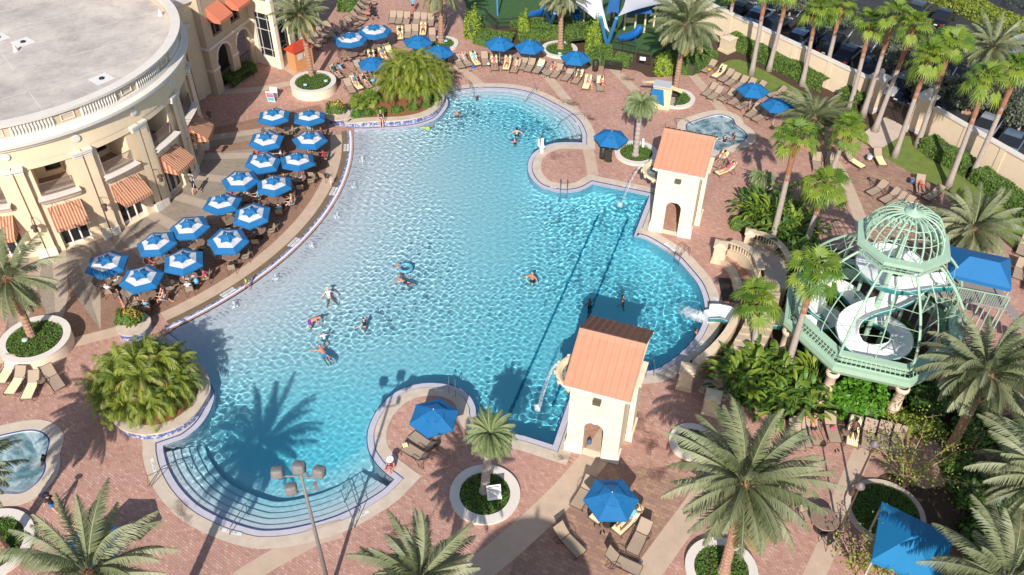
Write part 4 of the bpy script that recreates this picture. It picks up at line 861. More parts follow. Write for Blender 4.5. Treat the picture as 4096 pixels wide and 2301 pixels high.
palm('pindo','pindo_palm','round-headed pindo palm in the ring planter by the farther tower',(1598,394),(1612,268),k=0,sc_=1.0)
palm('pindo','pindo_palm','pindo palm with a white notice in its round planter below the pool',(1219,1240),(1236,1098),k=0,rz=2,sc_=1.0)
palm('pindo','pindo_palm','small pindo palm near the paved path right of the farther tower',(1922,492),(1917,452),k=0,rz=4,sc_=.72)
palm('clump','areca_palm','big bushy palm clump in the curved planter on the left pool edge',(378,1010,),h=0,k=0,cat='palm clump',trunks=False,sc_=1.18)
palm('weeper','weeping_palm','tall weeping palm clump in the planter at the top of the pool',(1045,258),h=0,k=0,cat='palm clump',trunks=False,sc_=1.3)
for (x,y,lb,s) in ((905,285,'small fan palm at the left end of the top pool planter',.55),(935,275,'small fan palm beside the weeping palm clump',.6)):
    palm('fan','small_fan_palm',lb,(x,y),h=1.1,k=1,sc_=s,r=.08,cat='palm tree')
# ---------------------------------------------------------------- shrubs, hedges, beds
def leafy(name,label,cat,m,pts_fn,n,size,seed,group=None,kind=None,elong=1.5):
    """foliage made of separate leaf faces scattered through a volume"""
    L_=Leaves(seed); r=L_.r
    for i in range(n):
        p,nrm=pts_fn(r); s=size*r.uniform(.6,1.4); a=Vector((r.gauss(0,1),r.gauss(0,1),r.gauss(0,1))).normalized(); nn=(nrm+a*.7).normalized(); x=nn.cross(Vector((r.gauss(0,1),r.gauss(0,1),r.gauss(0,.4)))).normalized(); y=nn.cross(x)
        L_.quad(p-y*s*.5,p+x*s*elong*.5,p+y*s*.5,p-x*s*elong*.5,r.random()*.6+.4*r.random())
    o=L_.finish(name,m if isinstance(m,list) else [m]); return tag(o,label,cat,group,kind) if label or kind else o
def ellip(c,rx,ry,rz):
    c=Vector(c)
    def f(r):
        d=Vector((r.gauss(0,1),r.gauss(0,1),abs(r.gauss(0,1)))).normalized(); k=r.uniform(.72,1.03)*(1+.12*math.sin(d.x*7+c.x)+.12*math.sin(d.y*8+c.y)); return c+Vector((d.x*rx,d.y*ry,d.z*rz))*k,d
    return f
def shrub(label,px,py,rx,ry,rz,m,n=500,size=.12,seed=1,name='shrub',cat='shrub',group=None,core=True):
    g=G(px,py); t=thing(name,label,cat,(g.x,g.y,0),0,group); 
    L_=leafy('foliage',None,None,m,ellip((0,0,0),rx,ry,rz),n,size,seed); L_.parent=t
    MB().lathe([(rx*.62,0),(rx*.78,rz*.35),(rx*.55,rz*.68),(.01,rz*.8)],10,(0,0,0)).build('shade_core',mat('shade_core_and_stem',(.05,.075,.025),.9,.3,9),t)  # solid dark core: the shade inside the bush is put into its colour
    if abs(rx-ry)>.05: t.children
    return t
def hedge(label,line,w,h,m,n,size=.1,seed=1,group=None,z0=0):
    """clipped hedge along a line: leaf faces over a dark box that paints in the inner shade"""
    P_=[G(x,y) for x,y in line]; t=thing('hedge',label,'hedge',(P_[0].x,P_[0].y,z0),0,group); P_=[Vector((p.x-t.location.x,p.y-t.location.y,0)) for p in P_]
    seg=[(P_[i],P_[i+1]) for i in range(len(P_)-1)]; ls=[(b-a).length for a,b in seg]; tot=sum(ls)
    def f(r):
        u=r.random()*tot; i=0
        while i<len(ls)-1 and u>ls[i]: u-=ls[i]; i+=1
        a,b=seg[i]; d=(b-a).normalized(); nn=Vector((-d.y,d.x,0)); p=a+d*u; s=r.random(); hh=h*(1+.06*math.sin(u*1.3+seed)+.04*math.sin(u*3.1))
        if s<.5: return p+nn*r.uniform(-w/2,w/2)+Vector((0,0,hh+r.gauss(0,.03))),Vector((0,0,1))
        sg=1 if s<.75 else -1; return p+nn*sg*(w/2+r.gauss(0,.03))+Vector((0,0,r.random()*hh)),nn*sg
    leafy('foliage',None,None,m,f,n,size,seed).parent=t
    b=MB(); pl=[(p.x,p.y) for p in P_]; b.ribbon(pl,-w/2+.06,w/2-.06,h-.07,zb=0); b.build('shade_core',mat('shade_core_and_stem',(.05,.075,.025),.9,.3,9),t); return t  # solid core under the leaves, coloured dark for the hedge's inner shade
GH='clipped hedges along the boundary wall'
hedge('clipped hedge at the foot of the cream wall, upper stretch beside the lawn',[(1838,112),(1900,140),(2000,192),(2075,226)],1.5,1.2,hedgeg,7000,.13,1,GH)
hedge('clipped hedge stretch just left of the gate pillar',[(2118,250),(2150,268),(2165,280)],1.3,1.2,hedgeg,1800,.13,2,GH)
hedge('clipped hedge right of the gate along the lower wall',[(2325,372),(2400,418),(2440,440)],1.5,1.1,hedgeg,3500,.13,3,GH)
hedge('clipped hedge at the right edge below the leaning palms',[(2452,450),(2520,500),(2600,560)],1.5,1.1,hedgeg,3500,.13,4,GH)
hedge('yellow-green hedge along the far side of the car park',[(2300,-25),(2400,18),(2500,62),(2620,120)],2.6,1.3,[yellow],7000,.16,5)
hedge('broad low hedge behind the ring planter below the playground',[(1296,92),(1340,86),(1400,82),(1456,96),(1474,120)],3.3,.9,hedgeg,9000,.12,6)
hedge('low hedge between the thuja and the black bench',[(1480,146),(1515,150),(1540,150)],2.8,.8,hedgeg,3800,.12,7)
hedge('low hedge right behind the black bench',[(1548,158),(1585,165)],1.2,.8,hedgeg,1500,.12,8)
hedge('low hedge left of the playground fence behind a blue umbrella',[(1205,98),(1240,108),(1290,112)],2.4,.7,hedgeg,4500,.12,9)
hedge('dark hedge between the date palm and the playground gate',[(1680,172),(1730,178),(1782,150)],2.0,1.1,hedgeg,4500,.12,10)
hedge('small hedge in front of the dark arches',[(572,220),(600,196),(635,176)],1.3,.8,hedgeg,2200,.1,11)
GT='thuja trees along the playground'
for i,(lb,px,py,rx,h) in enumerate((('broad thuja at the left end of the playground',1190,92,.95,2.9),('pointed thuja behind the second blue umbrella',1318,98,.6,2.7),('pointed thuja with a ragged top beside the blue mast foot',1492,128,.85,3.2),('fat thuja below the leaning date palm',1668,184,.9,2.0),('shaded thuja right of the leaning date palm',1738,172,.9,1.8),('leafy bush at the top edge behind the sloping lounger row',880,22,1.3,1.6))):
    shrub(lb,px,py,rx,rx*.95,h,thuja if i<4 else hedgeg,2600,.13,20+i,'thuja_tree' if i<5 else 'shrub','tree' if i<5 else 'shrub',GT if i<5 else None)
GB='broad-leaved plants in the beds around the slide'
def bird(label,px,py,n=16,h=1.7,seed=1,m=None,group=GB):
    """clump of paddle leaves on long stalks"""
    g=G(px,py); t=thing('bird_of_paradise_plant',label,'plant',(g.x,g.y,0),0,group); L_=Leaves(seed); r=L_.r
    for i in range(int(n*1.35)):
        az=r.random()*2*PI; el=r.uniform(.45,1.4); ln=h*r.uniform(.5,.9); d=Vector((math.cos(az)*math.cos(el),math.sin(az)*math.cos(el),math.sin(el))); o=Vector((r.gauss(0,.15),r.gauss(0,.15),0)); c=o+d*ln; sd=Vector((-math.sin(az),math.cos(az),0)); L_.quad(o-sd*.02,o+sd*.02,c+sd*.015,c-sd*.015,.6)
        q=c; e=el; tn=r.random(); wd=.115*r.uniform(.8,1.3); seg=5; L1=.95*r.uniform(.6,1.2)
        for j in range(seg):
            w0=wd*math.sin(PI*(.12+.88*j/seg)); w1=wd*math.sin(PI*(.12+.88*(j+1)/seg)); e-=.28; d=Vector((math.cos(az)*math.cos(e),math.sin(az)*math.cos(e),math.sin(e))); q2=q+d*L1/seg; up=Vector((0,0,.25))
            L_.quad(q,q2,q2+sd*w1+up*w1,q+sd*w0+up*w0,tn); L_.quad(q,q-sd*w0+up*w0,q2-sd*w1+up*w1,q2,min(1,tn+.1)); q=q2
    o=L_.finish('foliage',[m or deep],t); MB().lathe([(.12,0),(.08,.3),(.01,.45)],7).build('stem',mat('shade_core_and_stem',(.05,.075,.025),.9,.3,9),t); return t
bp=[(1898,520),(1925,540),(1905,565),(1940,575),(1960,545),(1880,545),(1985,600),(1955,615),(2000,560),(1925,600),(2030,600),(2010,520),(1985,655),(2030,670)]
ords=['first','second','third','fourth','fifth','sixth','seventh','eighth','ninth','tenth','eleventh','twelfth','thirteenth','fourteenth','fifteenth','sixteenth','seventeenth','eighteenth','nineteenth','twentieth','twenty-first','twenty-second','twenty-third','twenty-fourth']
for i,(x,y) in enumerate(sorted(bp,key=lambda p:p[0])): bird(f'green paddle-leaved plant in the bed above the curved stair, {ords[i]} from the left',x,y,(26,18,32)[i%3],(2.0,1.6,2.4)[i%3],100+i,(deep,lime,hedgeg)[(i*5)%3])
bp=[(1835,925),(1860,950),(1890,930),(1850,985),(1885,975),(1920,960),(1915,1000),(1950,985),(1955,1025),(1985,1000),(1880,1015),(1925,1035),(1990,1040),(2015,1010),(2040,1040),(1945,935),(2040,975),(1830,985)]
for i,(x,y) in enumerate(sorted(bp,key=lambda p:p[0])): bird(f'green paddle-leaved plant in the bed left of the dome columns, {ords[i]} from the left',x,y,(26,18,32)[i%3],(1.9,1.5,2.3)[i%3],130+i,(deep,hedgeg,lime)[(i*7)%3])
GU='bushes under the slide dome'
for i,(x,y,lb) in enumerate(((2110,1010,'left'),(2155,1000,'second from left'),(2195,1015,'third from left'),(2130,1035,'lower left'),(2180,1040,'lower right'))):
    shrub(f'glossy bright green bush between the stone columns of the dome, {lb}',x,y,1.05,.9,1.5,leafmat('glossy_bush_leaf',(.04,.16,.01),(.15,.36,.02),.2) if i==0 else MATS['glossy_bush_leaf'],1500,.17,160+i,group=GU)
for i,(x,y,lb,m) in enumerate(((2255,1062,'yellow-leaved croton at the foot of the right column',yellow),(2300,1070,'yellow-leaved croton right of the column foot',yellow),(2340,1085,'yellow-leaved croton behind the last shaded lounger',yellow))):
    shrub(lb,x,y,.95,.8,.8,m,1300,.1,170+i,'croton_bush')
for i,(x,y,rx,h,lb) in enumerate(((1862,570,.8,.9,'round bright bush in the curved kerb above the balustrade'),(2405,1180,1.0,1.2,'green bush lit by the sun right of the branchy tree'),(2330,1020,1.5,1.4,'dark bush behind the right stone column'),(2400,1010,1.5,1.4,'dark bush under the large right date palm'),(2450,1090,1.4,1.3,'dark bush right of the large date palm trunk'),(2500,1290,1.7,1.1,'dark ground bush right of the branchy tree, upper'),(2450,1240,1.5,1.1,'dark ground bush between the tree and the cabana'),(2480,1370,1.6,1.1,'dark ground bush beside the cabana corner'),(2560,1120,1.4,1.2,'dark bush at the right edge under the palm fronds'),(2060,760,1.4,1.0,'bush inside the left foot of the dome'),(2100,830,1.5,.9,'bush under the dome deck, left'),(2260,860,1.6,1.2,'bush under the dome deck, right'),(2180,800,1.7,1.2,'bush under the dome deck, middle'),(1940,665,1.0,.8,'dark bush between the curved balustrade and the palms'),(1990,720,1.2,.9,'dark bush beside the upper balustrade end'),(2350,760,1.3,1.2,'bush right of the dome below the blue cabana'))):
    shrub(lb,x,y,rx,rx*.9,h,[hedgeg] if i in (0,1) else deep,1100,.16,180+i)
# branchy tree and thin shrubs bottom right
def twiggy(label,px,py,h,seed,n=900,spread=1.4,name='small_tree',m=None):
    g=G(px,py); t=thing(name,label,'tree',(g.x,g.y,0)); r=random.Random(seed); b=MB(); tips=[]
    for i in range(7):
        az=i*.9+r.random(); p=Vector((0,0,0)); pts=[p.copy()]; d=Vector((math.cos(az)*.35,math.sin(az)*.35,1))
        for j in range(5): p=p+d*h/6+Vector((r.gauss(0,.08),r.gauss(0,.08),0)); d=d+Vector((math.cos(az)*.12*spread,math.sin(az)*.12*spread,-.05)); pts.append(p.copy())
        b.tube(pts,[.07,.055,.04,.03,.02,.01],5); tips+=pts[2:]
        for q in pts[2:]:
            for _ in range(2):
                e=q+Vector((r.gauss(0,.45),r.gauss(0,.45),r.uniform(.1,.6)))*spread*.7; b.tube([q,(q+e)/2+Vector((0,0,.06)),e],[.018,.012,.006],4); tips.append(e)
    b.build('trunk',mat('pale_twig_bark',srgb(170,140,115),.9,.2,8),t)
    def f(rr): q=rr.choice(tips); return q+Vector((rr.gauss(0,.3),rr.gauss(0,.3),rr.gauss(0,.25))),Vector((0,0,1))
    leafy('crown',None,None,[m or yellow],f,n,.09,seed+1).parent=t; return t
twiggy('open branchy tree with thin yellow leaves in the dark planter',2272,1228,4.2,7,1100,1.5)
twiggy('sparse twiggy shrub in front of the lower right cabana',2215,1452,3.0,9,500,1.0,'sparse_shrub')
twiggy('sparse twiggy shrub left of the lower right cabana',2150,1440,2.4,11,350,.8,'sparse_shrub')
GP='dusty trees in the car park'
for i,(x,y,h,lb) in enumerate(((2245,190,3.5,'dusty olive tree between the parked cars and the wall, left'),(2330,175,3.5,'dusty olive tree over the car park aisle'),(2330,262,3.0,'dusty olive tree behind the gate'),(2420,285,3.2,'dusty olive tree right of the gate beyond the wall'),(2500,250,3.4,'dusty olive tree near the right edge beyond the wall'),(2560,330,3.2,'dusty olive tree over the silver car at the right edge'),(2100,80,3.2,'dusty olive tree behind the fan palms at the top'),(1985,40,3.0,'dusty olive tree above the blue parked car'),(2570,60,4.0,'bare pale-trunked tree by the road in the top right corner'))):
    g=G(x,y); t=thing('olive_tree',lb,'tree',(g.x,g.y,0),0,GP); trunk(h*.6,.12,.08,'trunk',barkg,t)
    leafy('crown',None,None,[dusty],ellip((0,0,h*.45),2.3,2.1,h*.65),3600 if i<8 else 300,.14,200+i).parent=t
    if i<8:
        b=MB(); r=random.Random(i)
        for k in range(7): a=k*.9; b.tube([(0,0,h*.5),(math.cos(a)*.6,math.sin(a)*.6,h*.75),(math.cos(a)*1.1,math.sin(a)*1.1,h*.95)],[.06,.04,.015],4)
        b.build('limbs',barkg,t)
# ================================================================ SLIDE DOME
green=mat('sea_green_paint',srgb(164,194,170),.5,.05,1.5); slw=mat('white_fibreglass',(.84,.84,.83),.3,.04,1); teal=mat('teal_fibreglass',srgb(60,140,144),.35,.08,1); stone=mat('pinkish_stone_column',srgb(226,196,176),.85,.08,2)
GC=Vector((21.65,38.0,0)); dome=thing('slide_dome','sea-green metal dome and eight-sided deck on stone columns around the water slide','dome',GC); AP=R(-17.5)
def oc(r,k,z,ap=None): a=AP+PI/8+k*PI/4-PI/2; return Vector((r*math.cos(a),r*math.sin(a),z))
for k in range(8):
    p=oc(4.95,k,0); b=MB().lathe([(.42,0),(.42,.25),(.33,.3),(.31,1.2),(.27,2.15),(.34,2.2),(.4,2.35),(.4,2.5),(.3,2.55)],14,p); b.build('column',stone,dome,True)
b=MB(); 
def octring(b,r0,z0,r1,z1,mi=0):
    for k in range(8): b.add([oc(r0,k,z0),oc(r0,k+1,z0),oc(r1,k+1,z1),oc(r1,k,z1)],[(0,1,2,3)],mi)
for r0,z0,r1,z1 in ((5.1,2.52,5.35,2.95),(5.35,2.95,5.45,3.0),(5.45,3.0,5.45,3.35),(5.45,3.35,5.2,3.37),(5.2,3.37,5.15,3.4)): octring(b,r0,z0,r1,z1)
octring(b,4.4,2.52,5.1,2.52); octring(b,4.4,2.52,4.4,3.4); b.build('fascia',green,dome)
b=MB()
for k in range(8):
    a0,a1=oc(5.17,k,3.42),oc(5.17,k+1,3.42); c0,c1=oc(4.85,k,3.82),oc(4.85,k+1,3.82); n=15
    for i in range(n+1): b.beam(a0.lerp(a1,i/n),c0.lerp(c1,i/n),.03)
    b.beam(a0.lerp(c0,.5),a1.lerp(c1,.5),.03); b.beam(a0,a1,.06)
b.build('lattice',green,dome); b=MB(); octring(b,4.9,3.82,4.45,3.86); octring(b,4.9,3.72,4.9,3.82); octring(b,4.45,3.7,4.45,3.86); b.build('deck_rail',green,dome)
def prof(f):  # bell curve of the lower cage: f 0 at the deck, 1 at the upper ring
    return 4.95-(4.95-2.35)*(f**2.3),3.86+(8.45-3.86)*f
for k in range(8):
    pts=[oc(prof(i/12)[0],k,prof(i/12)[1]) for i in range(13)]; MB().tube(pts,.075,6).build('rib',green,dome)
    mid=[oc(prof(i/12)[0]*.93,k,prof(i/12)[1]).lerp(oc(prof(i/12)[0]*.93,k+1,prof(i/12)[1]),.5) for i in range(13)]; MB().tube(mid,.035,5).build('rib',green,dome)
b=MB()
for f in (.16,.34,.52,.7,.86):
    r,z=prof(f)
    for k in range(8): m_=oc(r*.93,k,z).lerp(oc(r*.93,k+1,z),.5); b.beam(oc(r,k,z),m_,.028); b.beam(m_,oc(r,k+1,z),.028)
b.build('cage_hoop',green,dome)
b=MB(); octring(b,2.35,8.35,2.35,8.45); 
for k in range(8):
    a0,a1=oc(2.3,k,8.45),oc(2.3,k+1,8.45); c0,c1=oc(2.42,k,8.9),oc(2.42,k+1,8.9); n=6
    for i in range(n+1): b.beam(a0.lerp(a1,i/n),c0.lerp(c1,i/n),.03)
    b.beam(a0.lerp(c0,.5),a1.lerp(c1,.5),.03); b.beam(a0,a1,.07); b.beam(oc(1.9,k,8.9),oc(2.4,k,8.9),.05)
b.build('upper_lattice',green,dome)
b=MB(); octring(b,2.5,8.88,2.62,9.0); octring(b,2.62,9.0,2.62,9.22); octring(b,2.62,9.22,2.12,9.24); octring(b,2.12,9.24,2.12,8.9); octring(b,2.12,8.9,2.5,8.88); b.build('upper_ring',green,dome)
for k in range(24):
    a=AP+PI/8-PI/2+k*PI/12; R0=2.12 if k%3==0 else 2.05; pts=[(R0*math.cos(t)**.66*math.cos(a),R0*math.cos(t)**.66*math.sin(a),9.24+1.8*math.sin(t)) for t in [PI/2*i/10*.93 for i in range(11)]]
    if k%3!=0 : pts=pts[:11]
    MB().tube(pts,.055 if k%3==0 else .04,5).build('dome_rib',green,dome)
b=MB()
for f in (.35,.7): 
    t=PI/2*f*.9; r=2.08*math.cos(t)**.66; b.tube([(r*math.cos(2*PI*i/24),r*math.sin(2*PI*i/24),9.24+1.8*math.sin(t)) for i in range(24)],.025,4,close=True)
b.build('dome_hoop',green,dome); MB().lathe([(.42,-.1),(.5,-.04),(.5,.1),(.42,.16),(.1,.2),(.06,.3),(.015,.42),(.008,.85)],14,(0,0,11.0)).build('finial',green,dome,True)
b=MB()
for k in range(0,8,2): b.tube([oc(2.05,k,9.0),(0,0,9.2)],.03,4)
b.build('inner_brace',green,dome)
MB().tube([(0,0,0),(0,0,9.5)],.16,10).build('centre_post',green,dome)
# ---------------------------------------------------------------- water slide
def D(x,y): return (1823.9+x*.4172,490.6+y*.4172)
SP=[(1345,548,6.0),(1200,556,5.9),(1050,575,5.75),(915,535,5.55),(842,450,5.4),(880,385,5.2),(980,368,5.05),(1090,415,4.9),(1150,500,4.75),(1120,600,4.5),(1000,670,4.25),(860,712,4.0),(752,770,3.75),(725,860,3.5),(790,950,3.25),(915,985,3.0),(1030,955,2.8),(1045,870,2.6),(960,800,2.45),(850,740,2.3),(780,660,2.2),(700,590,2.05),(600,575,1.9),(530,630,1.75),(560,720,1.6),(640,765,1.5),(560,800,1.35),(400,790,1.15),(200,770,.95),(40,755,.75),(-30,745,.62),(-85,735,.5)]
ctrl=[G(*D(x,y),z) for x,y,z in SP]
def cr(P_,per=5):
    out=[]
    for i in range(len(P_)-1):
        p0=P_[max(0,i-1)];p1=P_[i];p2=P_[i+1];p3=P_[min(len(P_)-1,i+2)]
        for k in range(per): t=k/per; out.append(.5*((2*p1)+(p2-p0)*t+(2*p0-5*p1+4*p2-p3)*t*t+(3*p1-p0-3*p2+p3)*t**3))
    return out+[P_[-1]]
path=cr(ctrl); slide=thing('water_slide','white spiral water slide with teal underside coiling through the green dome','water slide',ctrl[-1].xy.to_3d()); S0=slide.location.copy()
def flume(p,name,w=.6):
    b=MB(); sec=[(math.cos(PI+PI*i/8)*w,math.sin(PI+PI*i/8)*.52+.42) for i in range(9)]; sec=[(-w,.5)]+sec[0:]+[(w,.5)]; k=len(sec); n=len(p)
    for i in range(n):
        t=(p[min(i+1,n-1)]-p[max(i-1,0)]).normalized(); sd=Vector((-t.y,t.x,0)).normalized()
        # the flume banks into its bends
        for (x,z) in sec: b.v.append(tuple(p[i]-S0+sd*x+Vector((0,0,z))))
        for (x,z) in sec[::-1]: b.v.append(tuple(p[i]-S0+sd*x*1.09+Vector((0,0,z-(.05 if abs(x)<w*.99 else 0)))))
    for i in range(n-1):
        for j in range(2*k):
            j2=(j+1)%(2*k); b.f.append([i*2*k+j,i*2*k+j2,(i+1)*2*k+j2,(i+1)*2*k+j]); b.m.append(0 if j<k-1 or j==k-1 or j==2*k-1 else 1)
    for i in (0,n-1): b.f.append([i*2*k+j for j in range(2*k)]); b.m.append(0)
    return b.build(name,[slw,teal],slide,True)
flume(path[:46],'upper_flume'); flume(path[45:91],'middle_flume'); flume(path[90:141],'lower_flume')
b=MB()
for q in (10,24,40,60,78,100,115):
    p=path[q]-S0; b=MB(); b.tube([(p.x,p.y,.0-S0.z),(p.x,p.y,p.z-.1)],.11,8); b.build('support_post',green,slide)
# exit chute over the pool edge
ex=[G(1848,812,.62),G(1822,800,.5),G(1800,797,.4),G(1782,797,.3)]; flume(cr(ex,4),'exit_chute',.66)
foam_patch('slide_foam','white churned streak where the slide water enters the pool',[G(1776,795,0),G(1755,796,0),G(1730,785,0),G(1705,768,0)],31,1.15,200)
b=MB(); q=G(1775,800); b.box((q.x+.35,q.y-.1,.3),(.9,.7,.55),R(15)); tag(b.build('pool_intake_box',slw),'low white moulded block just below the slide exit','block')
# platform stairs behind the slide and green railings
pb=thing('slide_platform','sea-green railed platform with stairs under the blue cabana beside the dome','platform',tuple(G(2400,790).xy)+(0,))
P0=pb.location; c0=G(*D(1450,580),5.2)-P0; u=Vector((math.cos(R(-17.5)),math.sin(R(-17.5)),0)); v=Vector((-u.y,u.x,0))
MB().box((c0.x,c0.y,c0.z),(4.2,2.0,.12),R(-17.5)).build('deck',mat('grey_deck',srgb(150,140,138),.8),pb)
for sx in (-2,-.7,.7,2):
    for sy in (-.95,.95): p=c0+u*sx+v*sy; MB().tube([(p.x,p.y,0),(p.x,p.y,c0.z+.9)],.05,6).build('post',green,pb)
for sy in (-.95,.95):
    b=MB()
    for i in range(34): p=c0+u*(-2+4*i/33)+v*sy; b.beam(p,p+Vector((0,0,.9)),.022)
    b.beam(c0+u*-2+v*sy+Vector((0,0,.9)),c0+u*2+v*sy+Vector((0,0,.9)),.05); b.build('railing',green,pb)
b=MB()
for i in range(22): p=c0+u*(2.2+.28*i)+v*(-.2)-Vector((0,0,.235*(i+1))); b.box(p,(.3,1.1,.06),R(-17.5))
b.build('stair',mat('grey_deck',srgb(150,140,138),.8),pb)
# ---------------------------------------------------------------- cabanas
blue=mat('cobalt_canvas',(.008,.15,.38),.75,.05,3); blue2=mat('bright_blue_canvas',(.006,.19,.42),.75,.05,2)
def hip(name,label,corners,ridge,zc,zr,m,legs=True,val=.25):
    c=[G(x,y,zc) for x,y in corners]; r=[G(x,y,zr) for x,y in ridge]; o=sum(c,Vector())/4; t=thing(name,label,'canopy',(o.x,o.y,0)); O=t.location; b=MB(); V=[p-O for p in c]+[p-O for p in r]
    F=[(0,1,5,4),(1,2,5),(2,3,4,5),(3,0,4)] if len(r)==2 else [(0,1,4),(1,2,4),(2,3,4),(3,0,4)]
    b.add(V,F); 
    b.add(V[:4]+[p-Vector((0,0,val)) for p in V[:4]],[(i,(i+1)%4,4+(i+1)%4,4+i) for i in range(4)]); b.build('canopy',m,t)
    for p in V[:4]: q=p*.96; MB().tube([(q.x,q.y,0),(q.x,q.y,p.z)],.05,6).build('post',mat('pale_pole',(.5,.48,.45),.5),t)
    return t
hip('cabana','long cobalt blue hipped canopy right of the green dome',[(2388,618),(2542,650),(2545,727),(2388,690)],[(2440,645),(2515,661)],6.6,7.5,blue)
hip('cabana','bright blue square canopy in the lower right with palm shadows on it',[(2219,1262),(2404,1352),(2356,1475),(2193,1408)],[(2300,1347)],2.6,3.5,blue2)
hip('cabana','grey-white canopy in the bottom right corner',[(2490,1366),(2545,1398),(2520,1470),(2462,1425)],[(2505,1412)],2.4,2.9,mat('pale_grey_canvas',(.4,.41,.42),.8))
# ---------------------------------------------------------------- curved stairs and balustrades
lime_s=mat('cream_cast_stone',srgb(214,194,166),.85,.1,2)
def curved_wall(name,label,line,w,h0,h1,balus,m=lime_s,cat='balustrade',group='curved balustrades by the slide stairs'):
    P_=spline(W(line),5); o=P_[0]; t=thing(name,label,cat,(o[0],o[1],0),0,group); P_=[(x-o[0],y-o[1]) for x,y in P_]; n=len(P_)
    hs=[h0+(h1-h0)*i/(n-1) for i in range(n)]
    def strip(nm,w_,za,zb):
        a=offset(P_,-w_/2); c=offset(P_,w_/2); b=MB(); b.v=[(p[0],p[1],hs[i]*0+za(i)) for i,p in enumerate(a)]+[(p[0],p[1],za(i)) for i,p in enumerate(c)]+[(p[0],p[1],zb(i)) for i,p in enumerate(a)]+[(p[0],p[1],zb(i)) for i,p in enumerate(c)]
        for i in range(n-1): b.f+=[[2*n+i,2*n+i+1,3*n+i+1,3*n+i],[i+1,i,n+i,n+i+1],[i,i+1,2*n+i+1,2*n+i],[n+i+1,n+i,3*n+i,3*n+i+1]]
        for e in (0,n-1): b.f.append([e,n+e,3*n+e,2*n+e])
        b.m=[0]*len(b.f); return b.build(nm,m,t)
    if balus:
        strip('base',w,lambda i:0,lambda i:hs[i]-.75); strip('handrail',w*1.15,lambda i:hs[i]-.14,lambda i:hs[i])
        L_=sum(math.dist(P_[i],P_[i+1]) for i in range(n-1)); k=int(L_/.24); acc=0; j=0
        for i in range(k):
            s=(i+.5)*L_/k; 
            while j<n-2 and acc+math.dist(P_[j],P_[j+1])<s: acc+=math.dist(P_[j],P_[j+1]); j+=1
            f=(s-acc)/math.dist(P_[j],P_[j+1]); x=P_[j][0]+(P_[j+1][0]-P_[j][0])*f; y=P_[j][1]+(P_[j+1][1]-P_[j][1])*f
            MB().lathe([(.05,0),(.05,.05),(.035,.09),(.08,.25),(.035,.5),(.05,.61)],6,(x,y,hs[j]-.75)).build('baluster',m,t,True)
    else: strip('wall',w,lambda i:0,lambda i:hs[i])
    return t
curved_wall('balustrade','curved cream balustrade on the pool side of the upper slide stair',[(1832,640),(1862,660),(1888,690),(1900,735)],.42,1.25,2.1,True)
curved_wall('balustrade','curved cream balustrade on the planted side of the upper slide stair',[(1880,612),(1918,630),(1952,665),(1972,712)],.36,1.1,2.1,True)
curved_wall('retaining_wall','smooth curved wall between the pool channel and the upper stair',[(1812,662),(1838,690),(1850,730),(1855,760)],.3,.35,1.3,False,cat='wall')
curved_wall('retaining_wall','long curved wall with dark handrail below the slide exit chute',[(1745,938),(1790,905),(1828,862),(1850,815)],.5,.95,1.5,False,cat='wall')
def pier(label,px,py,h,rz=-18,w=.8):
    g=G(px,py); t=thing('stone_pier',label,'pier',(g.x,g.y,0),R(rz),'stone piers at the stair ends'); MB().box((0,0,h/2),(w,w,h)).build('shaft',lime_s,t); MB().box((0,0,.12),(w+.16,w+.16,.24)).build('plinth',lime_s,t); b=MB().box((0,0,h+.06),(w+.14,w+.14,.12)); b.box((0,0,h+.18),(w+.14,w+.14,.14),tp=.35); b.build('capstone',lime_s,t)
pier('cream stone pier at the pool end of the upper balustrade',1806,655,1.35); pier('cream stone pier at the planted end of the upper balustrade',1880,618,1.15,w=.6)
pier('cream stone pier at the foot of the long curved wall',1722,970,1.35); pier('cream stone pier at the foot of the lower stair, right',1786,1032,1.2)
pier('small cream pier with a sloping cap on the lawn below the wall end',1828,128,1.3,-50,1.1)
sm=mat('stair_stone',srgb(190,170,150),.85,.1,2); b=thing('stone_stair','shaded stone steps climbing from the lower terrace to the slide','stairs',tuple(G(1800,960).xy)+(0,)); S1=b.location
a=[G(1755,985),G(1790,950),G(1830,905),G(1862,855),G(1880,800)]; c=[G(1822,1010),G(1865,975),G(1905,920),G(1935,860),G(1945,800)]; a=cr(a,4); c=cr(c,4); st=MB(); n=len(a)-1
for i in range(n):
    z=.14*(i+1); q=[a[i],c[i],c[i+1],a[i+1]]; st.add([(p.x-S1.x,p.y-S1.y,0) for p in q]+[(p.x-S1.x,p.y-S1.y,z) for p in q],[(4,5,6,7),(0,1,5,4),(1,2,6,5),(2,3,7,6),(3,0,4,7)])
st.build('steps',sm,b)
b=thing('stone_stair','sunlit stone steps between the two upper balustrades','stairs',tuple(G(1860,640).xy)+(0,)); S1=b.location; a=cr([G(1842,638),G(1872,655),G(1898,685),G(1912,730),G(1900,790)],4); c=cr([G(1872,622),G(1905,638),G(1938,670),G(1962,715),G(1960,790)],4); st=MB(); n=len(a)-1
for i in range(n):
    z=.14*(i+1); q=[a[i],c[i],c[i+1],a[i+1]]; st.add([(p.x-S1.x,p.y-S1.y,0) for p in q]+[(p.x-S1.x,p.y-S1.y,z) for p in q],[(4,5,6,7),(0,1,5,4),(1,2,6,5),(2,3,7,6),(3,0,4,7)])
st.build('steps',sm,b)
struct(MB().ribbon(spline(W([(1825,700),(1836,760)]),3),-.5,.6,.03).build('water_channel',mat('dark_channel',(.035,.025,.02),.4))); struct(MB().ribbon(spline(W([(1832,822),(1810,860),(1778,893),(1745,918)]),4),-.35,.4,.03).build('water_channel',MATS['dark_channel']))
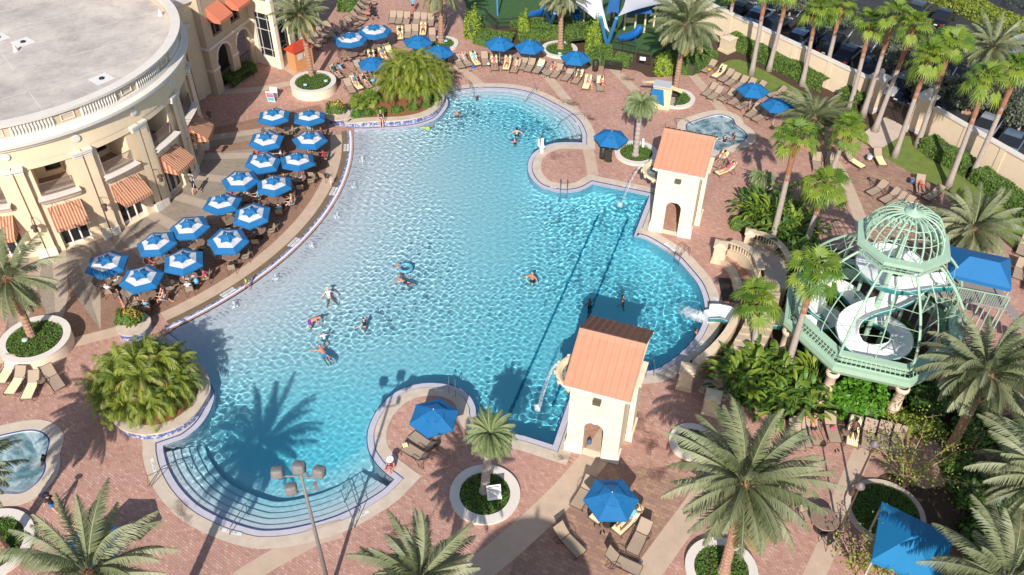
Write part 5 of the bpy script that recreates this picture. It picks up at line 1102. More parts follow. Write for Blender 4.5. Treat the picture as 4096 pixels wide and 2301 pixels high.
# planting beds on the ground
def bed(pts,name='planting_bed',m=soil,z=.012): struct(sheet(name,spline(W(pts),4,True),HOLES,z,m))
bed([(1850,560),(1880,500),(1910,480),(1990,500),(2060,560),(2040,700),(1990,760),(1960,660),(1920,625),(1875,600)]); bed([(1900,800),(1990,760),(2080,900),(2130,960),(2280,990),(2330,1060),(2250,1085),(2060,1060),(1990,1060),(1840,1010),(1820,960),(1880,900)])
bed([(2000,640),(2200,640),(2330,700),(2380,800),(2420,900),(2330,1010),(2100,1010),(1980,800)]); bed([(2340,1000),(2600,850),(2760,1100),(2700,1500),(2380,1500),(2330,1400),(2200,1250),(2230,1190),(2330,1230),(2390,1180)])
bed([(1195,70),(1215,110),(1290,125),(1320,118),(1330,100),(1480,128),(1484,160),(1600,178),(1640,195),(1760,182),(1800,160),(1750,140),(1640,172),(1540,135),(1460,80),(1300,66)]); bed([(1795,168),(1840,98),(1960,150),(2170,262),(2185,300),(2150,300),(1990,215),(1860,150)]); bed([(2300,350),(2340,362),(2600,520),(2620,600),(2440,455),(2330,395)])
def ring(label,px,py,r,h,w=.5,side=None,fill=None,name='planter',z=0,top=white,group='round planters on the deck',seed=1):
    """round planter: curb wall, pale rim, ground cover inside"""
    g=G(px,py); t=thing(name,label,'planter',(g.x,g.y,0),0,group); MB().lathe([(r,0),(r,h)],44).build('wall',side or lcream,t,True); MB().lathe([(r+.03,h),(r+.03,h+.05),(r-w,h+.05),(r-w,h-.12)],44).build('rim',top,t)
    MB().lathe([(r-w+.02,h-.1),(.01,h+.02)],30).build('soil',soil,t)
    rw=r-w
    def f(rr): a=rr.random()*2*PI; d=rw*math.sqrt(rr.random())*.97; return Vector((d*math.cos(a),d*math.sin(a),h+.02+rr.random()*.1)),Vector((0,0,1))
    leafy('ground_cover',None,None,[fill or MATS['lush_leaf']],f,int(3200*rw*rw/3),.065,seed).parent=t; return t
leafmat('lush_leaf',(.06,.15,.015),(.11,.22,.03),.1,.9)
ring('tall cream round planter beside the arcade building',791,227,2.02,.85,.42); ring('oval-looking round planter at the left edge by the terrace',100,877,2.05,.85,.42,seed=2)
ring('low round planter with the pindo palm and white notice',1220,1246,1.85,.14,.5,seed=3); ring('low round planter below the farther waterfall tower palm',1600,388,1.75,.14,.42,seed=4); ring('low open planter around the palm between the top blue umbrellas',1407,127,1.75,.14,.42,seed=5)
ring('low round planter behind the striped folding lounger',1112,113,1.6,.14,.42,seed=6); ring('round planter behind the towel hut',1698,250,1.75,.14,.4,seed=7); ring('round planter of the large lower right date palm',1812,1440,1.75,.3,.42,seed=8)
ring('shaded round planter at the tip of the lower right palm fronds',1742,1116,1.3,.14,.4,seed=9); ring('planter cut by the bottom left corner',-25,1375,2.1,.14,.45,seed=10); ring('dark round planter under the branchy tree',2225,1290,2.0,.12,.25,seed=11,top=cop)
# pool-edge planters with mosaic sides
def edge_planter(label,pts,h,name='pool_planter'):
    P_=spline(W(pts),5,True); c=Vector((sum(p[0] for p in P_)/len(P_),sum(p[1] for p in P_)/len(P_))); t=thing(name,label,'planter',(c.x,c.y,0)); P_=[(p[0]-c.x,p[1]-c.y) for p in P_]; o_=OUT_of(P_)
    n=len(P_); MB().add([(p[0],p[1],-.3) for p in P_]+[(p[0],p[1],h) for p in P_],[(i,(i+1)%n,n+(i+1)%n,n+i) for i in range(n)]).build('mosaic_wall',mosaic,t)
    b=MB(); b.ribbon(P_,o_*.04,-o_*.62,h+.004,h+.004,close=True,zb=h-.1); b.build('rim',cop,t); inn=offset(P_,-o_*.6,True); MB().prism(inn,0,h-.02).build('soil',mat('bark_mulch',srgb(150,98,66),.95,.3,14,bump=1,bscale=25),t); return t
edge_planter('curved mosaic-sided planter with the bushy palm on the left pool edge',[(287,1040),(290,1070),(318,1095),(370,1106),(430,1096),(485,1064),(520,1020),(532,985),(515,940),(470,905),(400,890),(330,920),(295,980)],.5)
edge_planter('curved mosaic-sided planter along the top edge of the pool',[(868,320),(930,318),(1010,315),(1060,306),(1095,290),(1113,270),(1115,250),(1080,225),(1000,215),(930,240),(890,285)],.5)
flw=leafmat('mixed_flowers',(.5,.05,.12),(.75,.68,.05),.2); 
def urn(label,px,py,seed):
    g=G(px,py); t=thing('flower_pedestal',label,'flower urn',(g.x,g.y,0),0,'flower pedestals at the beach entry'); MB().lathe([(1.02,-.1),(1.02,.5)],36).build('mosaic_wall',mosaic,t,True); MB().lathe([(1.06,.5),(1.06,.6),(.01,.62)],36).build('top',cop,t)
    MB().lathe([(.3,.6),(.34,.7),(.55,.95),(.62,1.15),(.55,1.15),(.01,1.1)],20,(-.1,.1,0)).build('bowl',white,t,True); leafy('foliage',None,None,[hedgeg],ellip((-.15,.1,.95),.85,.8,.7),1300,.13,seed).parent=t; leafy('flowers',None,None,[flw],ellip((-.05,.1,1.2),.62,.55,.5),420,.11,seed+1).parent=t
urn('flower-filled bowl on a round mosaic pedestal at the lower end of the beach entry',342,832,300); urn('flower-filled bowl on a round mosaic pedestal at the upper end of the beach entry',853,302,302)
shr=[(900,303),(925,300),(960,296),(1000,292),(1040,285),(1075,278),(1095,262)]
for i,(x,y) in enumerate(shr): 
    t=shrub(f'low green shrub in the top pool planter, {ords[i]} from the left',x,y,.55,.5,.5,MATS['lush_leaf'],380,.12,320+i,group='low shrubs in the top pool planter'); t.location.z=.45
# ================================================================ BOUNDARY WALL, GATE, FENCES
wallm=mat('cream_boundary_wall',srgb(228,206,178),.85,.05,1.2,bump=.05,bscale=40)
def bwall(label,a,b,h=2.55,w=.3,joints=True):
    a=Vector(a); b=Vector(b); t=thing('boundary_wall',label,'wall',(a.x,a.y,0)); d=b-a; L_=d.length; rz=math.atan2(d.y,d.x); m=MB().box((L_/2,0,h/2),(L_,w,h)).build('wall_panel',wallm,t); MB().box((L_/2,0,h+.07),(L_+.04,w+.22,.14)).build('coping',white,t)
    n=int(L_/4.5)
    for i in range(1,n+1): MB().box((i*L_/(n+1),0,h/2),(.5,w+.12,h-.01)).build('wall_pier',wallm,t)
    t.rotation_euler=(0,0,rz); return t
W1a=Vector((14.0,91.4)); W1b=Vector((30.9,69.0)); bwall('long cream boundary wall between the lawn and the car park, left of the gate',W1a,W1b)
bwall('cream boundary wall right of the gate with palm shadows on it',(34.9,64.1),(41.5,52.0)); bwall('cream boundary wall stretch running out of the right edge',(42.0,51.0),(49,38))
def gpier(label,x,y,rz):
    t=thing('gate_pillar',label,'pillar',(x,y,0),R(rz),'gate pillars'); MB().box((0,0,1.5),(1.05,1.05,3.0)).build('shaft',wallm,t); MB().box((0,0,.2),(1.2,1.2,.4)).build('plinth',white,t); b=MB().box((0,0,3.05),(1.25,1.25,.14)); b.box((0,0,3.2),(1.4,1.4,.16)); b.box((0,0,3.4),(1.2,1.2,.24),tp=.4); b.build('cap',white,t); MB().lathe([(.12,0),(.24,.12),(.26,.26),(.16,.42),(.01,.48)],12,(0,0,3.5)).build('ball_finial',white,t,True); return t
gpier('cream gate pillar with a ball on top, left of the iron gate',31.45,68.2,-52); gpier('cream gate pillar with a ball on top, right of the iron gate',34.4,64.9,-52); gpier('cream wall pillar with white cap at the right edge',41.9,51.5,-58)
def railing(name,label,pts,h,cat='fence',m=iron,gap=.13,posts=True,group=None):
    P_=[Vector(p[:2]) for p in pts]; t=thing(name,label,cat,(P_[0].x,P_[0].y,0),0,group); P_=[p-Vector(t.location[:2]) for p in P_]
    for i in range(len(P_)-1):
        a,b_=P_[i],P_[i+1]; n=max(2,int((b_-a).length/gap)); b=MB()
        for k in range(n+1): p=a.lerp(b_,k/n); b.beam((p.x,p.y,.06),(p.x,p.y,h+.06),.022)
        for z in (.14,h-.12,h-.02): b.beam((a.x,a.y,z),(b_.x,b_.y,z),.04)
        b.build('railing_panel',m,t); MB().box((a.x,a.y,h/2+.06),(.08,.08,h+.12)).build('post',m,t)
    return t
railing('iron_gate','open black iron gate between the two cream pillars',[(31.9,67.3),(33.1,66.0),(33.9,65.1)],1.9,'gate',gap=.11)
railing('playground_fence','black picket fence along the left and middle of the playground',W([(1222,52),(1248,74),(1290,72),(1345,66),(1400,64),(1440,72),(1465,80)]),1.1)
railing('playground_fence','black picket fence panel between the thuja and the playground gate',W([(1533,124),(1565,130),(1598,138)]),1.25)
railing('playground_gate','black picket playground gate with a small white notice',W([(1602,160),(1635,167)]),1.5,'gate',gap=.11)
g=G(1617,148,1.0); tag(MB().box(g,(.55,.03,.35),R(-14)).build('notice_board',mat('white_sign',(.78,.78,.76),.5)),'small white notice fixed on the playground gate','sign')
railing('playground_fence','black picket fence right of the playground gate, partly under the date palm',W([(1650,170),(1668,150),(1700,128),(1745,100)]),1.25)
# ---------------------------------------------------------------- cars
tyre=mat('tyre_rubber',(.02,.02,.02),.9); rim_=mat('wheel_rim',(.4,.4,.42),.3,metal=.8); redl=mat('red_lamp',(.5,.02,.02),.3); headl=mat('clear_lamp',(.8,.8,.78),.15)
def car(kind='sedan',col=(.03,.04,.07),nm='blue'):
    t=thing('parked_car','x','car'); paint=mat('car_paint_'+nm,col,.22,metal=.3); paint.node_tree.nodes['Principled BSDF'].inputs['Coat Weight'].default_value=.6
    if kind=='sedan': secs=[(-2.3,.5,.62,.80),(-2.2,.42,.82,.86),(-1.75,.35,.95,.9),(-.95,.3,.98,.91),(.2,.3,.96,.92),(1.0,.3,.93,.91),(1.9,.32,.82,.88),(2.2,.4,.7,.8),(2.32,.5,.6,.66)]; top=[(-1.75,.95),(-1.0,1.36),(-.3,1.44),(.35,1.42),(1.15,.93)]
    else: secs=[(-2.3,.5,.7,.82),(-2.25,.42,1.0,.88),(-1.9,.36,1.08,.93),(-.9,.34,1.08,.94),(.3,.34,1.06,.94),(1.0,.34,1.04,.93),(1.9,.36,.96,.9),(2.25,.45,.8,.82),(2.35,.5,.65,.7)]; top=[(-2.2,1.02),(-1.85,1.62),(-.6,1.74),(.4,1.68),(1.2,1.04)]
    b=MB()
    for (y,z0,z1,w) in secs: b.v+=[(-w*.88,y,z0),(-w,y,(z0+z1)/2),(-w*.96,y,z1-.04),(-w*.8,y,z1),(w*.8,y,z1),(w*.96,y,z1-.04),(w,y,(z0+z1)/2),(w*.88,y,z0)]
    for i in range(len(secs)-1):
        for j in range(8): b.f.append([i*8+j,i*8+(j+1)%8,(i+1)*8+(j+1)%8,(i+1)*8+j]); b.m.append(0)
    b.f.append(list(range(8))[::-1]); b.f.append([len(b.v)-8+j for j in range(8)]); b.m+=[0,0]; b.build('body',paint,t,True)
    b=MB(); w0=.84 if kind=='sedan' else .88
    for i,(y,z) in enumerate(top): w=w0-(0 if i in (0,len(top)-1) else .16); b.v+=[(-w,y,z if i in (0,len(top)-1) else z),(w,y,z)]
    for i in range(len(top)-1): b.f.append([i*2,i*2+1,i*2+3,i*2+2]); b.m.append(0 if 0<i<len(top)-2 else 1)
    b.v+=[]; k=len(b.v); 
    for s in (0,1):
        idx=[i*2+s for i in range(len(top))]; b.f.append(idx if s else idx[::-1]); b.m.append(1)
    b.build('cabin',[paint,glass],t)
    for y in (-1.42,1.42):
        for x in (-.84,.84):
            w=MB(); w.v=[]; k=14
            for xx,r in ((-.1,.33),(.1,.33)): w.v+=[(x+xx,y+r*math.cos(2*PI*i/k),.33+r*math.sin(2*PI*i/k)) for i in range(k)]
            w.f=[[i,(i+1)%k,k+(i+1)%k,k+i] for i in range(k)]+[list(range(k))[::-1],[k+i for i in range(k)]]; w.m=[0]*len(w.f); wo=w.build('wheel',tyre,t)
            MB().add([(x+math.copysign(.105,x),y+.2*math.cos(2*PI*i/10),.33+.2*math.sin(2*PI*i/10)) for i in range(10)],[tuple(range(10))]).build('rim',rim_,wo)
    for x in (-.62,.62): MB().box((x,-2.26,.72),(.34,.1,.13)).build('tail_lamp',redl,t); MB().box((x,2.24,.63),(.34,.12,.12)).build('headlight',headl,t)
    MB().box((0,-2.33,.62),(.34,.03,.12)).build('number_plate',white,t)
    return t
cb=car('sedan',(.02,.035,.07),'navy'); ck=car('sedan',(.012,.013,.02),'black'); cg=car('sedan',(.09,.1,.11),'grey'); csil=car('sedan',(.42,.44,.47),'silver'); cs=car('suv',(.012,.014,.022),'black_van'); cst=car('sedan',(.16,.24,.33),'steel_blue')
GCR='cars in the car park'
WD=Vector((W1b.x-W1a.x,W1b.y-W1a.y)).normalized(); nw=math.atan2(WD.y,WD.x)
for pr,x,y,rz,lb in ((cg,2308,22,-38,'dark grey sedan with a red tail lamp in the far car park row'),(ck,2372,44,-38,'black sedan beside the dark grey one in the far car park row'),(cst,2013,95,-38,'blue-grey car nose to the wall behind the second fan palm'),(cb,2050,84,-38,'navy car showing its windscreen right of the blue-grey car'),
  (cs,2096,112,-38,'black van behind the wall between two fan palms'),(ck,2134,135,-38,'black sedan right of the black van'),(cb,2192,168,-38,'navy car seen between the two leaning palms above the wall'),(csil,2255,212,-38+180,'silver-grey car with a bright headlight right of the left gate pillar'),(ck,2292,232,-38+180,'dark sedan behind the gate next to the silver-grey car'),
  (csil,2482,318,-38+180,'silver car in the shade beyond the lower wall'),(cst,2540,360,-38+180,'pale blue car at the right edge beyond the lower wall'),(cst,1908,40,-38,'blue car at the top edge right of the first leaning trunk'),(ck,1862,22,-38,'black car at the top edge behind the wall'),(cb,1952,62,-38,'dark car between the blue car and the fan palms'),(cst,2562,112,-38,'pale car partly hidden by the far hedge at the right edge')):
    g=G(x,y,.6); place(pr,lb,(g.x,g.y,0),R(rz),GCR)
# ---------------------------------------------------------------- playground
sailw=mat('white_sail_cloth',(.62,.62,.66),.8); sailb=mat('blue_sail_cloth',(.03,.16,.42),.8); mast=mat('light_blue_mast',srgb(74,146,208),.45); play=mat('blue_play_plastic',(.01,.12,.42),.2); creamp=mat('cream_play_post',srgb(232,220,176),.5)
def sail(label,corners,m,sag=.5):
    c=[G(x,y,z) for x,y,z in corners]; o=sum(c,Vector())/len(c); n=10; b=MB(); 
    if len(c)==3: c.append((c[2]+c[0])/2)
    for i in range(n+1):
        for j in range(n+1):
            u=i/n; v=j/n; p=(c[0]*(1-u)+c[1]*u)*(1-v)+(c[3]*(1-u)+c[2]*u)*v; e=(o-p)*(.16*(1-(2*u-1)**4)*(abs(2*v-1)**3)+.16*(1-(2*v-1)**4)*(abs(2*u-1)**3)); p=p+Vector((e.x,e.y,e.z*.3))-Vector((0,0,sag*math.sin(PI*u)*math.sin(PI*v))); b.v.append(tuple(p))
    b.f=[[i*(n+1)+j,(i+1)*(n+1)+j,(i+1)*(n+1)+j+1,i*(n+1)+j+1] for i in range(n) for j in range(n)]; b.m=[0]*len(b.f); return tag(b.build('shade_sail',m,smooth=True),label,'shade sail','shade sails over the playground')
sail('white triangular shade sail reaching down to a point beside the mast foot',[(1428,2,4.2),(1545,-45,4.6),(1512,-10,4.5),(1534,82,2.2)],sailw,.2)
sail('large white shade sail spreading to the right of the blue masts',[(1554,42,4.3),(1568,-60,4.8),(1760,-70,4.5),(1690,8,4.4)],sailw)
sail('blue shade sail between the two white ones',[(1524,40,4.3),(1556,38,4.3),(1574,-60,4.8),(1538,-60,4.8)],sailb,.3)
sail('blue shade sail over the tube slide tower',[(1574,37,3.0),(1645,36,3.0),(1640,14,3.4),(1600,10,3.4)],sailb,.2)
sail('dark blue shade sail at the top left of the playground',[(1350,-40,4.2),(1395,-50,4.3),(1408,12,4.0),(1372,16,4.0)],sailb,.3)
def masts(label,fx,fy,tops):
    g=G(fx,fy); t=thing('sail_mast',label,'mast',(g.x,g.y,0),0,'blue V-shaped sail masts')
    for (x,y,z) in tops: MB().tube([(0,0,0),G(x,y,z)-g],[.2,.16],12).build('mast_tube',mast,t)
masts('pair of thick blue masts forming a V beside the thuja',1527,118,[(1511,43,4.3),(1551,46,4.3)]); masts('pair of blue masts forming a V left of the open-ring palm',1384,66,[(1372,18,4.1),(1396,32,4.0)])
g=G(1252,40); MB_=MB().tube([(0,0,0),(-.1,0,3.2)],.09,8).build('mast',mast,loc=g); tag(MB_,'single blue pole on the turf at the left of the playground','pole')
def tube_slide(label,pts,r=.38):
    c=[G(x,y,z) for x,y,z in pts]; o=Vector((c[0].x,c[0].y,0)); t=thing('tube_slide',label,'slide',o,0,'playground slides'); MB().tube([p-o for p in cr(c,4)],r,12,cap=False).build('slide_tube',play,t,True)
    q=c[len(c)//2]-o; MB().tube([(q.x,q.y,0),q],.05,6).build('support',play,t)
tube_slide('blue tube slide curving down on the right of the playground',[(1560,96,.4),(1580,92,.75),(1600,82,1.3),(1612,66,1.9)]); tube_slide('blue tube slide at the left of the playground',[(1335,38,.4),(1350,34,.8),(1368,26,1.5),(1378,14,2.0)],.34); tube_slide('short dark blue tube slide under the white sail',[(1455,60,.4),(1453,48,.9),(1450,30,1.8)],.34)
t=thing('play_tower','play tower with cream posts under the small blue sail','playground tower',tuple(G(1600,75).xy)+(0,)); O=t.location
for (x,y) in ((1570,75),(1597,72),(1620,82),(1644,68),(1532,52),(1543,44)): g=G(x,y); MB().tube([(g.x-O.x,g.y-O.y,0),(g.x-O.x,g.y-O.y,2.9)],.1,8).build('post',creamp,t)
a,b_,c,d=[G(x,y) for x,y in ((1597,72),(1620,82),(1644,68),(1615,60))]; MB().add([(p.x-O.x,p.y-O.y,1.5) for p in (a,b_,c,d)],[(0,1,2,3)]).build('platform',mat('brown_deck',(.12,.07,.05),.8),t); MB().box((G(1585,68).x-O.x,G(1585,68).y-O.y,.7),(.9,.12,.5)).build('play_panel',creamp,t)
t=thing('climbing_frame','climbing frame with cream posts below the white sail','playground tower',tuple(G(1420,55).xy)+(0,)); O=t.location
for (x,y) in ((1386,62),(1394,55),(1433,40),(1447,52),(1468,62),(1480,45)): g=G(x,y); MB().tube([(g.x-O.x,g.y-O.y,0),(g.x-O.x,g.y-O.y,2.4)],.09,8).build('post',creamp,t)
# ---------------------------------------------------------------- kiosk, hut, signs, lamp
t=thing('kiosk','tan kiosk with a red hipped roof beside the arcade windows','kiosk',tuple(G(738,176).xy)+(0,),R(-38)); kb=mat('tan_kiosk',srgb(206,146,96),.8,.05,2); MB().box((.15,.9,1.0),(1.1,2.1,2.0)).build('cabin',kb,t)
b=MB(); b.add([(-.6,-.35,2.0),(.9,-.35,2.0),(.9,2.15,2.0),(-.6,2.15,2.0),(.15,.35,2.62),(.15,1.45,2.62)],[(0,1,4),(1,2,5,4),(2,3,5),(3,0,4,5),(3,2,1,0)]); b.build('roof',mat('red_roof',srgb(176,62,40),.6,.06,3),t); MB().box((.72,.5,1.35),(.05,.6,.5)).build('hatch',mat('pale_poster',(.6,.6,.58),.5,.3,9),t); MB().box((.72,1.25,1.4),(.05,.5,.4)).build('hatch',MATS['pale_poster'],t)
t=thing('towel_hut','pale towel hut with cream flaps and a blue curtain beside the pindo palm','hut',tuple(G(1662,268).xy)+(0,),R(-15)); cy=mat('pale_yellow_panel',srgb(238,222,168),.7); MB().box((0,0,.95),(1.6,1.0,1.9)).build('cabin',cy,t); MB().box((-.1,.1,2.1),(1.5,1.2,.12)).build('roof',mat('pale_grey_roof',(.5,.52,.55),.6),t)
b=MB(); b.add([(-1.9,.1,2.0),(-.8,.1,2.1),(-.8,.6,2.1),(-1.9,.6,1.9)],[(0,1,2,3)]); b.build('flap',cy,t); b=MB(); b.add([(.8,-.4,2.0),(1.7,-.6,1.85),(1.7,.1,1.85),(.8,.2,2.0)],[(0,1,2,3)]); b.build('flap',cy,t); b=MB(); b.add([(-.9,-.6,1.95),(.1,-.6,1.95),(.35,-.75,.5),(-.9,-.75,.9)],[(0,1,2,3)]); b.build('curtain',blue,t)
def board(label,px,py,w,h,colr,name,rows,rz=-15,lean=R(12),col2=(.7,.7,.65)):
    g=G(px,py); t=thing(name,label,'sign',(g.x,g.y,0),R(rz)); m=colr; b=MB().box((0,0,h/2),(w,.04,h)).build('board',m,t); b.rotation_euler=(lean,0,0); b2=MB().box((0,.5,h/2),(w,.03,h)).build('back_board',m,t); b2.rotation_euler=(-lean,0,0); b2.location=(0,.05,0)
    q=MB(); r=random.Random(5)
    for i in range(rows): L2=w*r.uniform(.5,.8); q.box((0,-.024,h-.15-i*(h-.25)/rows),(L2,.006,.035))
    q.build('lettering',mat('sign_lettering',col2,.6),t).rotation_euler=(lean,0,0); return t
board('black menu board with rows of pale writing beside the towel hut',1688,270,.75,1.3,mat('chalkboard',(.02,.02,.022),.6),'menu_board',9)
t=board('white A-frame poster with a pink, purple and turquoise picture on the terrace',684,256,.7,1.15,mat('white_sign',(.78,.78,.76),.5),'poster_stand',2,-8)
for z0,z1,c,nm in ((.82,1.0,(.75,.25,.2),'coral'),(.62,.82,(.5,.2,.4),'magenta'),(.5,.62,(.2,.08,.35),'violet'),(.12,.44,(.1,.5,.6),'turquoise')):
    o=MB().box((0,-.023,(z0+z1)/2),(.6,.004,z1-z0)).build('poster_picture',mat('poster_'+nm,c,.6,.4,14),t); o.rotation_euler=(R(12),0,0)
def stake(label,px,py,w,h,m,name='garden_sign',rz=0,z=.5,tilt=30,base=0,text=0):
    g=G(px,py,base); t=thing(name,label,'sign',(g.x,g.y,base),R(rz)); MB().box((0,0,z/2),(.04,.04,z)).build('stake',iron,t); o=MB().box((0,0,0),(w,.03,h)).build('face',m,t); o.location=(0,0,z+h/2*.8); o.rotation_euler=(R(-tilt),0,0)
    if text:
        q=MB(); r=random.Random(2); q.box((0,-.018,h/2-.1),(w*.85,.004,.05))
        for i in range(text): q.box((-.03*r.random(),-.018,h/2-.2-i*(h-.3)/text),(w*r.uniform(.6,.8),.004,.018))
        q=q.build('lettering',mat('dark_lettering',(.08,.08,.09),.6),t); q.location=o.location; q.rotation_euler=o.rotation_euler
stake('white notice with dark lines of writing in the pindo palm planter',1243,1262,.75,.8,MATS['white_sign'],rz=10,tilt=35,base=.1,text=7)
stake('small blue sign in the grass of the tall cream planter',769,222,.28,.18,mat('small_blue_sign',(.15,.35,.6),.5),base=.85,z=.25); stake('small blue sign in the low planter behind the striped lounger',1122,112,.28,.18,MATS['small_blue_sign'],z=.3,base=.1)
stake('white poolside notice on a post beside the farther tower basin',1616,375,.16,.7,MATS['white_sign'],z=.3,base=.1)
def spot(label,px,py,z): g=G(px,py,z); tag(MB().lathe([(.16,0),(.2,.06),(.18,.14),(.01,.16)],12,g).build('ground_light',mat('pale_lamp_glass',(.45,.55,.5),.3),smooth=True),label,'garden light')
spot('round garden light in the planter at the left edge',64,857,.9); spot('round garden light in the open ring planter at the top',1408,136,.2); spot('round garden light in the tall cream planter',820,205,.95)
# foreground light pole
g=G(757,1195,9.4); lm=mat('weathered_grey_metal',srgb(128,122,120),.6,.1,4,bump=.3); t=thing('floodlight_pole','tall grey lamp post with five floodlight heads at the bottom of the picture','lamp post',(g.x,g.y,0))
MB().tube([(0,0,0),(0,0,9.6)],[.11,.06],12).build('pole',lm,t,True); MB().tube([(-.95,.05,9.25),(.75,.0,9.25)],.04,7).build('crossarm',lm,t); MB().tube([(-.45,-.12,8.35),(0,0,8.3),(.45,.05,8.35)],.035,7).build('crossarm',lm,t)
for x,y,z,rz,s in ((-.95,.0,9.55,8,.85),(0,.0,9.9,-5,.88),(.78,.02,9.6,-18,.85),(-.5,-.14,8.62,14,.85)):
    b=MB(); nu,nv=9,16; pw=lambda c,e:math.copysign(abs(c)**e,c)
    for u in range(nu+1):
        for v in range(nv): a=-PI/2+PI*u/nu; w=2*PI*v/nv; b.v.append((.3*s*pw(math.cos(a),.35)*pw(math.cos(w),.5),.27*s*pw(math.cos(a),.35)*pw(math.sin(w),.5),.26*s*pw(math.sin(a),.45)))
    b.f=[[u*nv+v,u*nv+(v+1)%nv,(u+1)*nv+(v+1)%nv,(u+1)*nv+v] for u in range(nu) for v in range(nv)]; b.m=[0]*len(b.f)
    h=b.build('floodlight_head',lm,t,True); h.location=(x,y,z); h.rotation_euler=(R(-12),0,R(rz)); MB().tube([(0,0,-.26),(0,.02,-.42)],.05,7).build('knuckle',lm,h)
b=MB().box((.5,.05,8.62),(.16,.2,.34),R(20)).build('floodlight_head',lm,t); MB().tube([(.28,.0,9.2),(.2,0,9.75)],.05,6).build('sensor',lm,t)
# black lamp posts bottom right
for x,y,h,lb in ((2141,1247,4.4,'dark lamp post with a bell lantern between the lower right loungers'),(2107,1345,4.2,'dark lamp post beside the glass-topped table at lower right')):
    g=G(x,y); t=thing('lamp_post',lb,'lamp post',(g.x,g.y,0)); MB().tube([(0,0,0),(0,0,h)],[.07,.04],8).build('pole',bronze,t); MB().lathe([(.2,0),(.2,.15),(.1,.5),(.07,.9)],10).build('base',bronze,t); MB().lathe([(.01,.25),(.08,.22),(.24,.02),(.25,-.06),(.2,-.1),(.01,-.25)],12,(0,0,h)).build('lantern',mat('frosted_lantern',srgb(120,108,110),.5),t,True)
# handrails, ladders
steel=mat('polished_steel',(.45,.45,.46),.25,metal=.9)
def rails(name,label,lines,cat='handrail',r=.025,group='pool handrails and ladders'):
    o=Vector(lines[0][0]); o=Vector((o.x,o.y,0)); t=thing(name,label,cat,o,0,group)
    for l in lines: MB().tube([Vector(p)-o for p in l],r,6).build('rail',steel,t)
def gp(x,y,z): return tuple(G(x,y,z))
def ladder(label,x,y,dx,dy,inx,iny):
    """two hooped grab rails with treads below; inx,iny: photo direction to the water"""
    a=G(x,y); b=G(x+dx,y+dy); w=(G(x+inx,y+iny)-a).normalized()
    L2=[]
    for p in (a,b): L2.append([p-w*.35,p-w*.35+Vector((0,0,.75)),p-w*.15+Vector((0,0,.9)),p+w*.3+Vector((0,0,.8)),p+w*.62+Vector((0,0,.1)),p+w*.62-Vector((0,0,.7))])
    L2+=[[a+w*.62-Vector((0,0,z)),b+w*.62-Vector((0,0,z))] for z in (.2,.45)]
    rails('pool_ladder',label,L2,'ladder')
ladder('steel ladder on the edge of the round deck near the farther tower',1409,478,17,0,0,10); ladder('steel ladder at the right edge of the pool below the farther tower',1712,640,12,10,-12,6); ladder('steel ladder at the top of the lower round peninsula',1130,980,16,7,0,-10); ladder('steel ladder at the pool edge right of the nearer tower',1622,940,20,-4,-2,-10)
rails('stair_handrail','steel handrail running down the steps at the lower left of the pool',[[gp(372,1225,.02),gp(371,1198,.85),gp(405,1182,.85),gp(470,1160,.2),gp(487,1187,-.6)],[gp(379,1225,.02),gp(405,1180,.85)]])
rails('stair_handrail','steel handrail crossing the lower steps beside the lamp post',[[gp(892,1328,.02),gp(886,1302,.85),gp(856,1232,.7),gp(850,1245,-.4)],[gp(892,1328,.02),gp(903,1285,.85),gp(880,1210,.6),gp(866,1270,-.4)]])
rails('stair_handrail','steel handrail on the bottom steps left of the lamp post',[[gp(577,1345,.02),gp(580,1325,.85),gp(618,1265,.5),gp(622,1295,-.4)]])
rails('stair_handrail','steel handrail entering the round bay at its upper right',[[gp(1470,300,.02),gp(1470,284,.85),gp(1440,285,.8),gp(1410,305,.3),gp(1398,330,-.5)]])
rails('stair_handrail','steel handrail entering the round bay at its upper left',[[gp(1182,222,.02),gp(1180,203,.85),gp(1190,225,.6),gp(1192,248,-.3)]])
rails('stair_handrail','steel handrail entering the round bay at its top',[[gp(1350,232,.02),gp(1349,215,.85),gp(1330,240,.6),gp(1318,262,-.4)]])
rails('spa_handrail','steel handrail at the edge of the upper right hot tub',[[gp(1703,315,.02),gp(1700,295,.85),gp(1720,295,.85),gp(1745,315,.0)]])
t=thing('pool_lift','white pool lift chair with a steel mast on the round deck','pool lift',tuple(G(1358,382).xy)+(0,),R(20)); MB().tube([(0,0,0),(0,0,1.5),(-.3,.5,1.7)],.05,8).build('mast',steel,t); MB().box((.1,-.1,.55),(.5,.5,.06)).build('seat',MATS['white_sign'],t); MB().box((.1,.15,.85),(.5,.06,.6)).build('backrest',MATS['white_sign'],t); MB().box((.1,-.1,.27),(.25,.25,.5)).build('base',MATS['white_sign'],t)
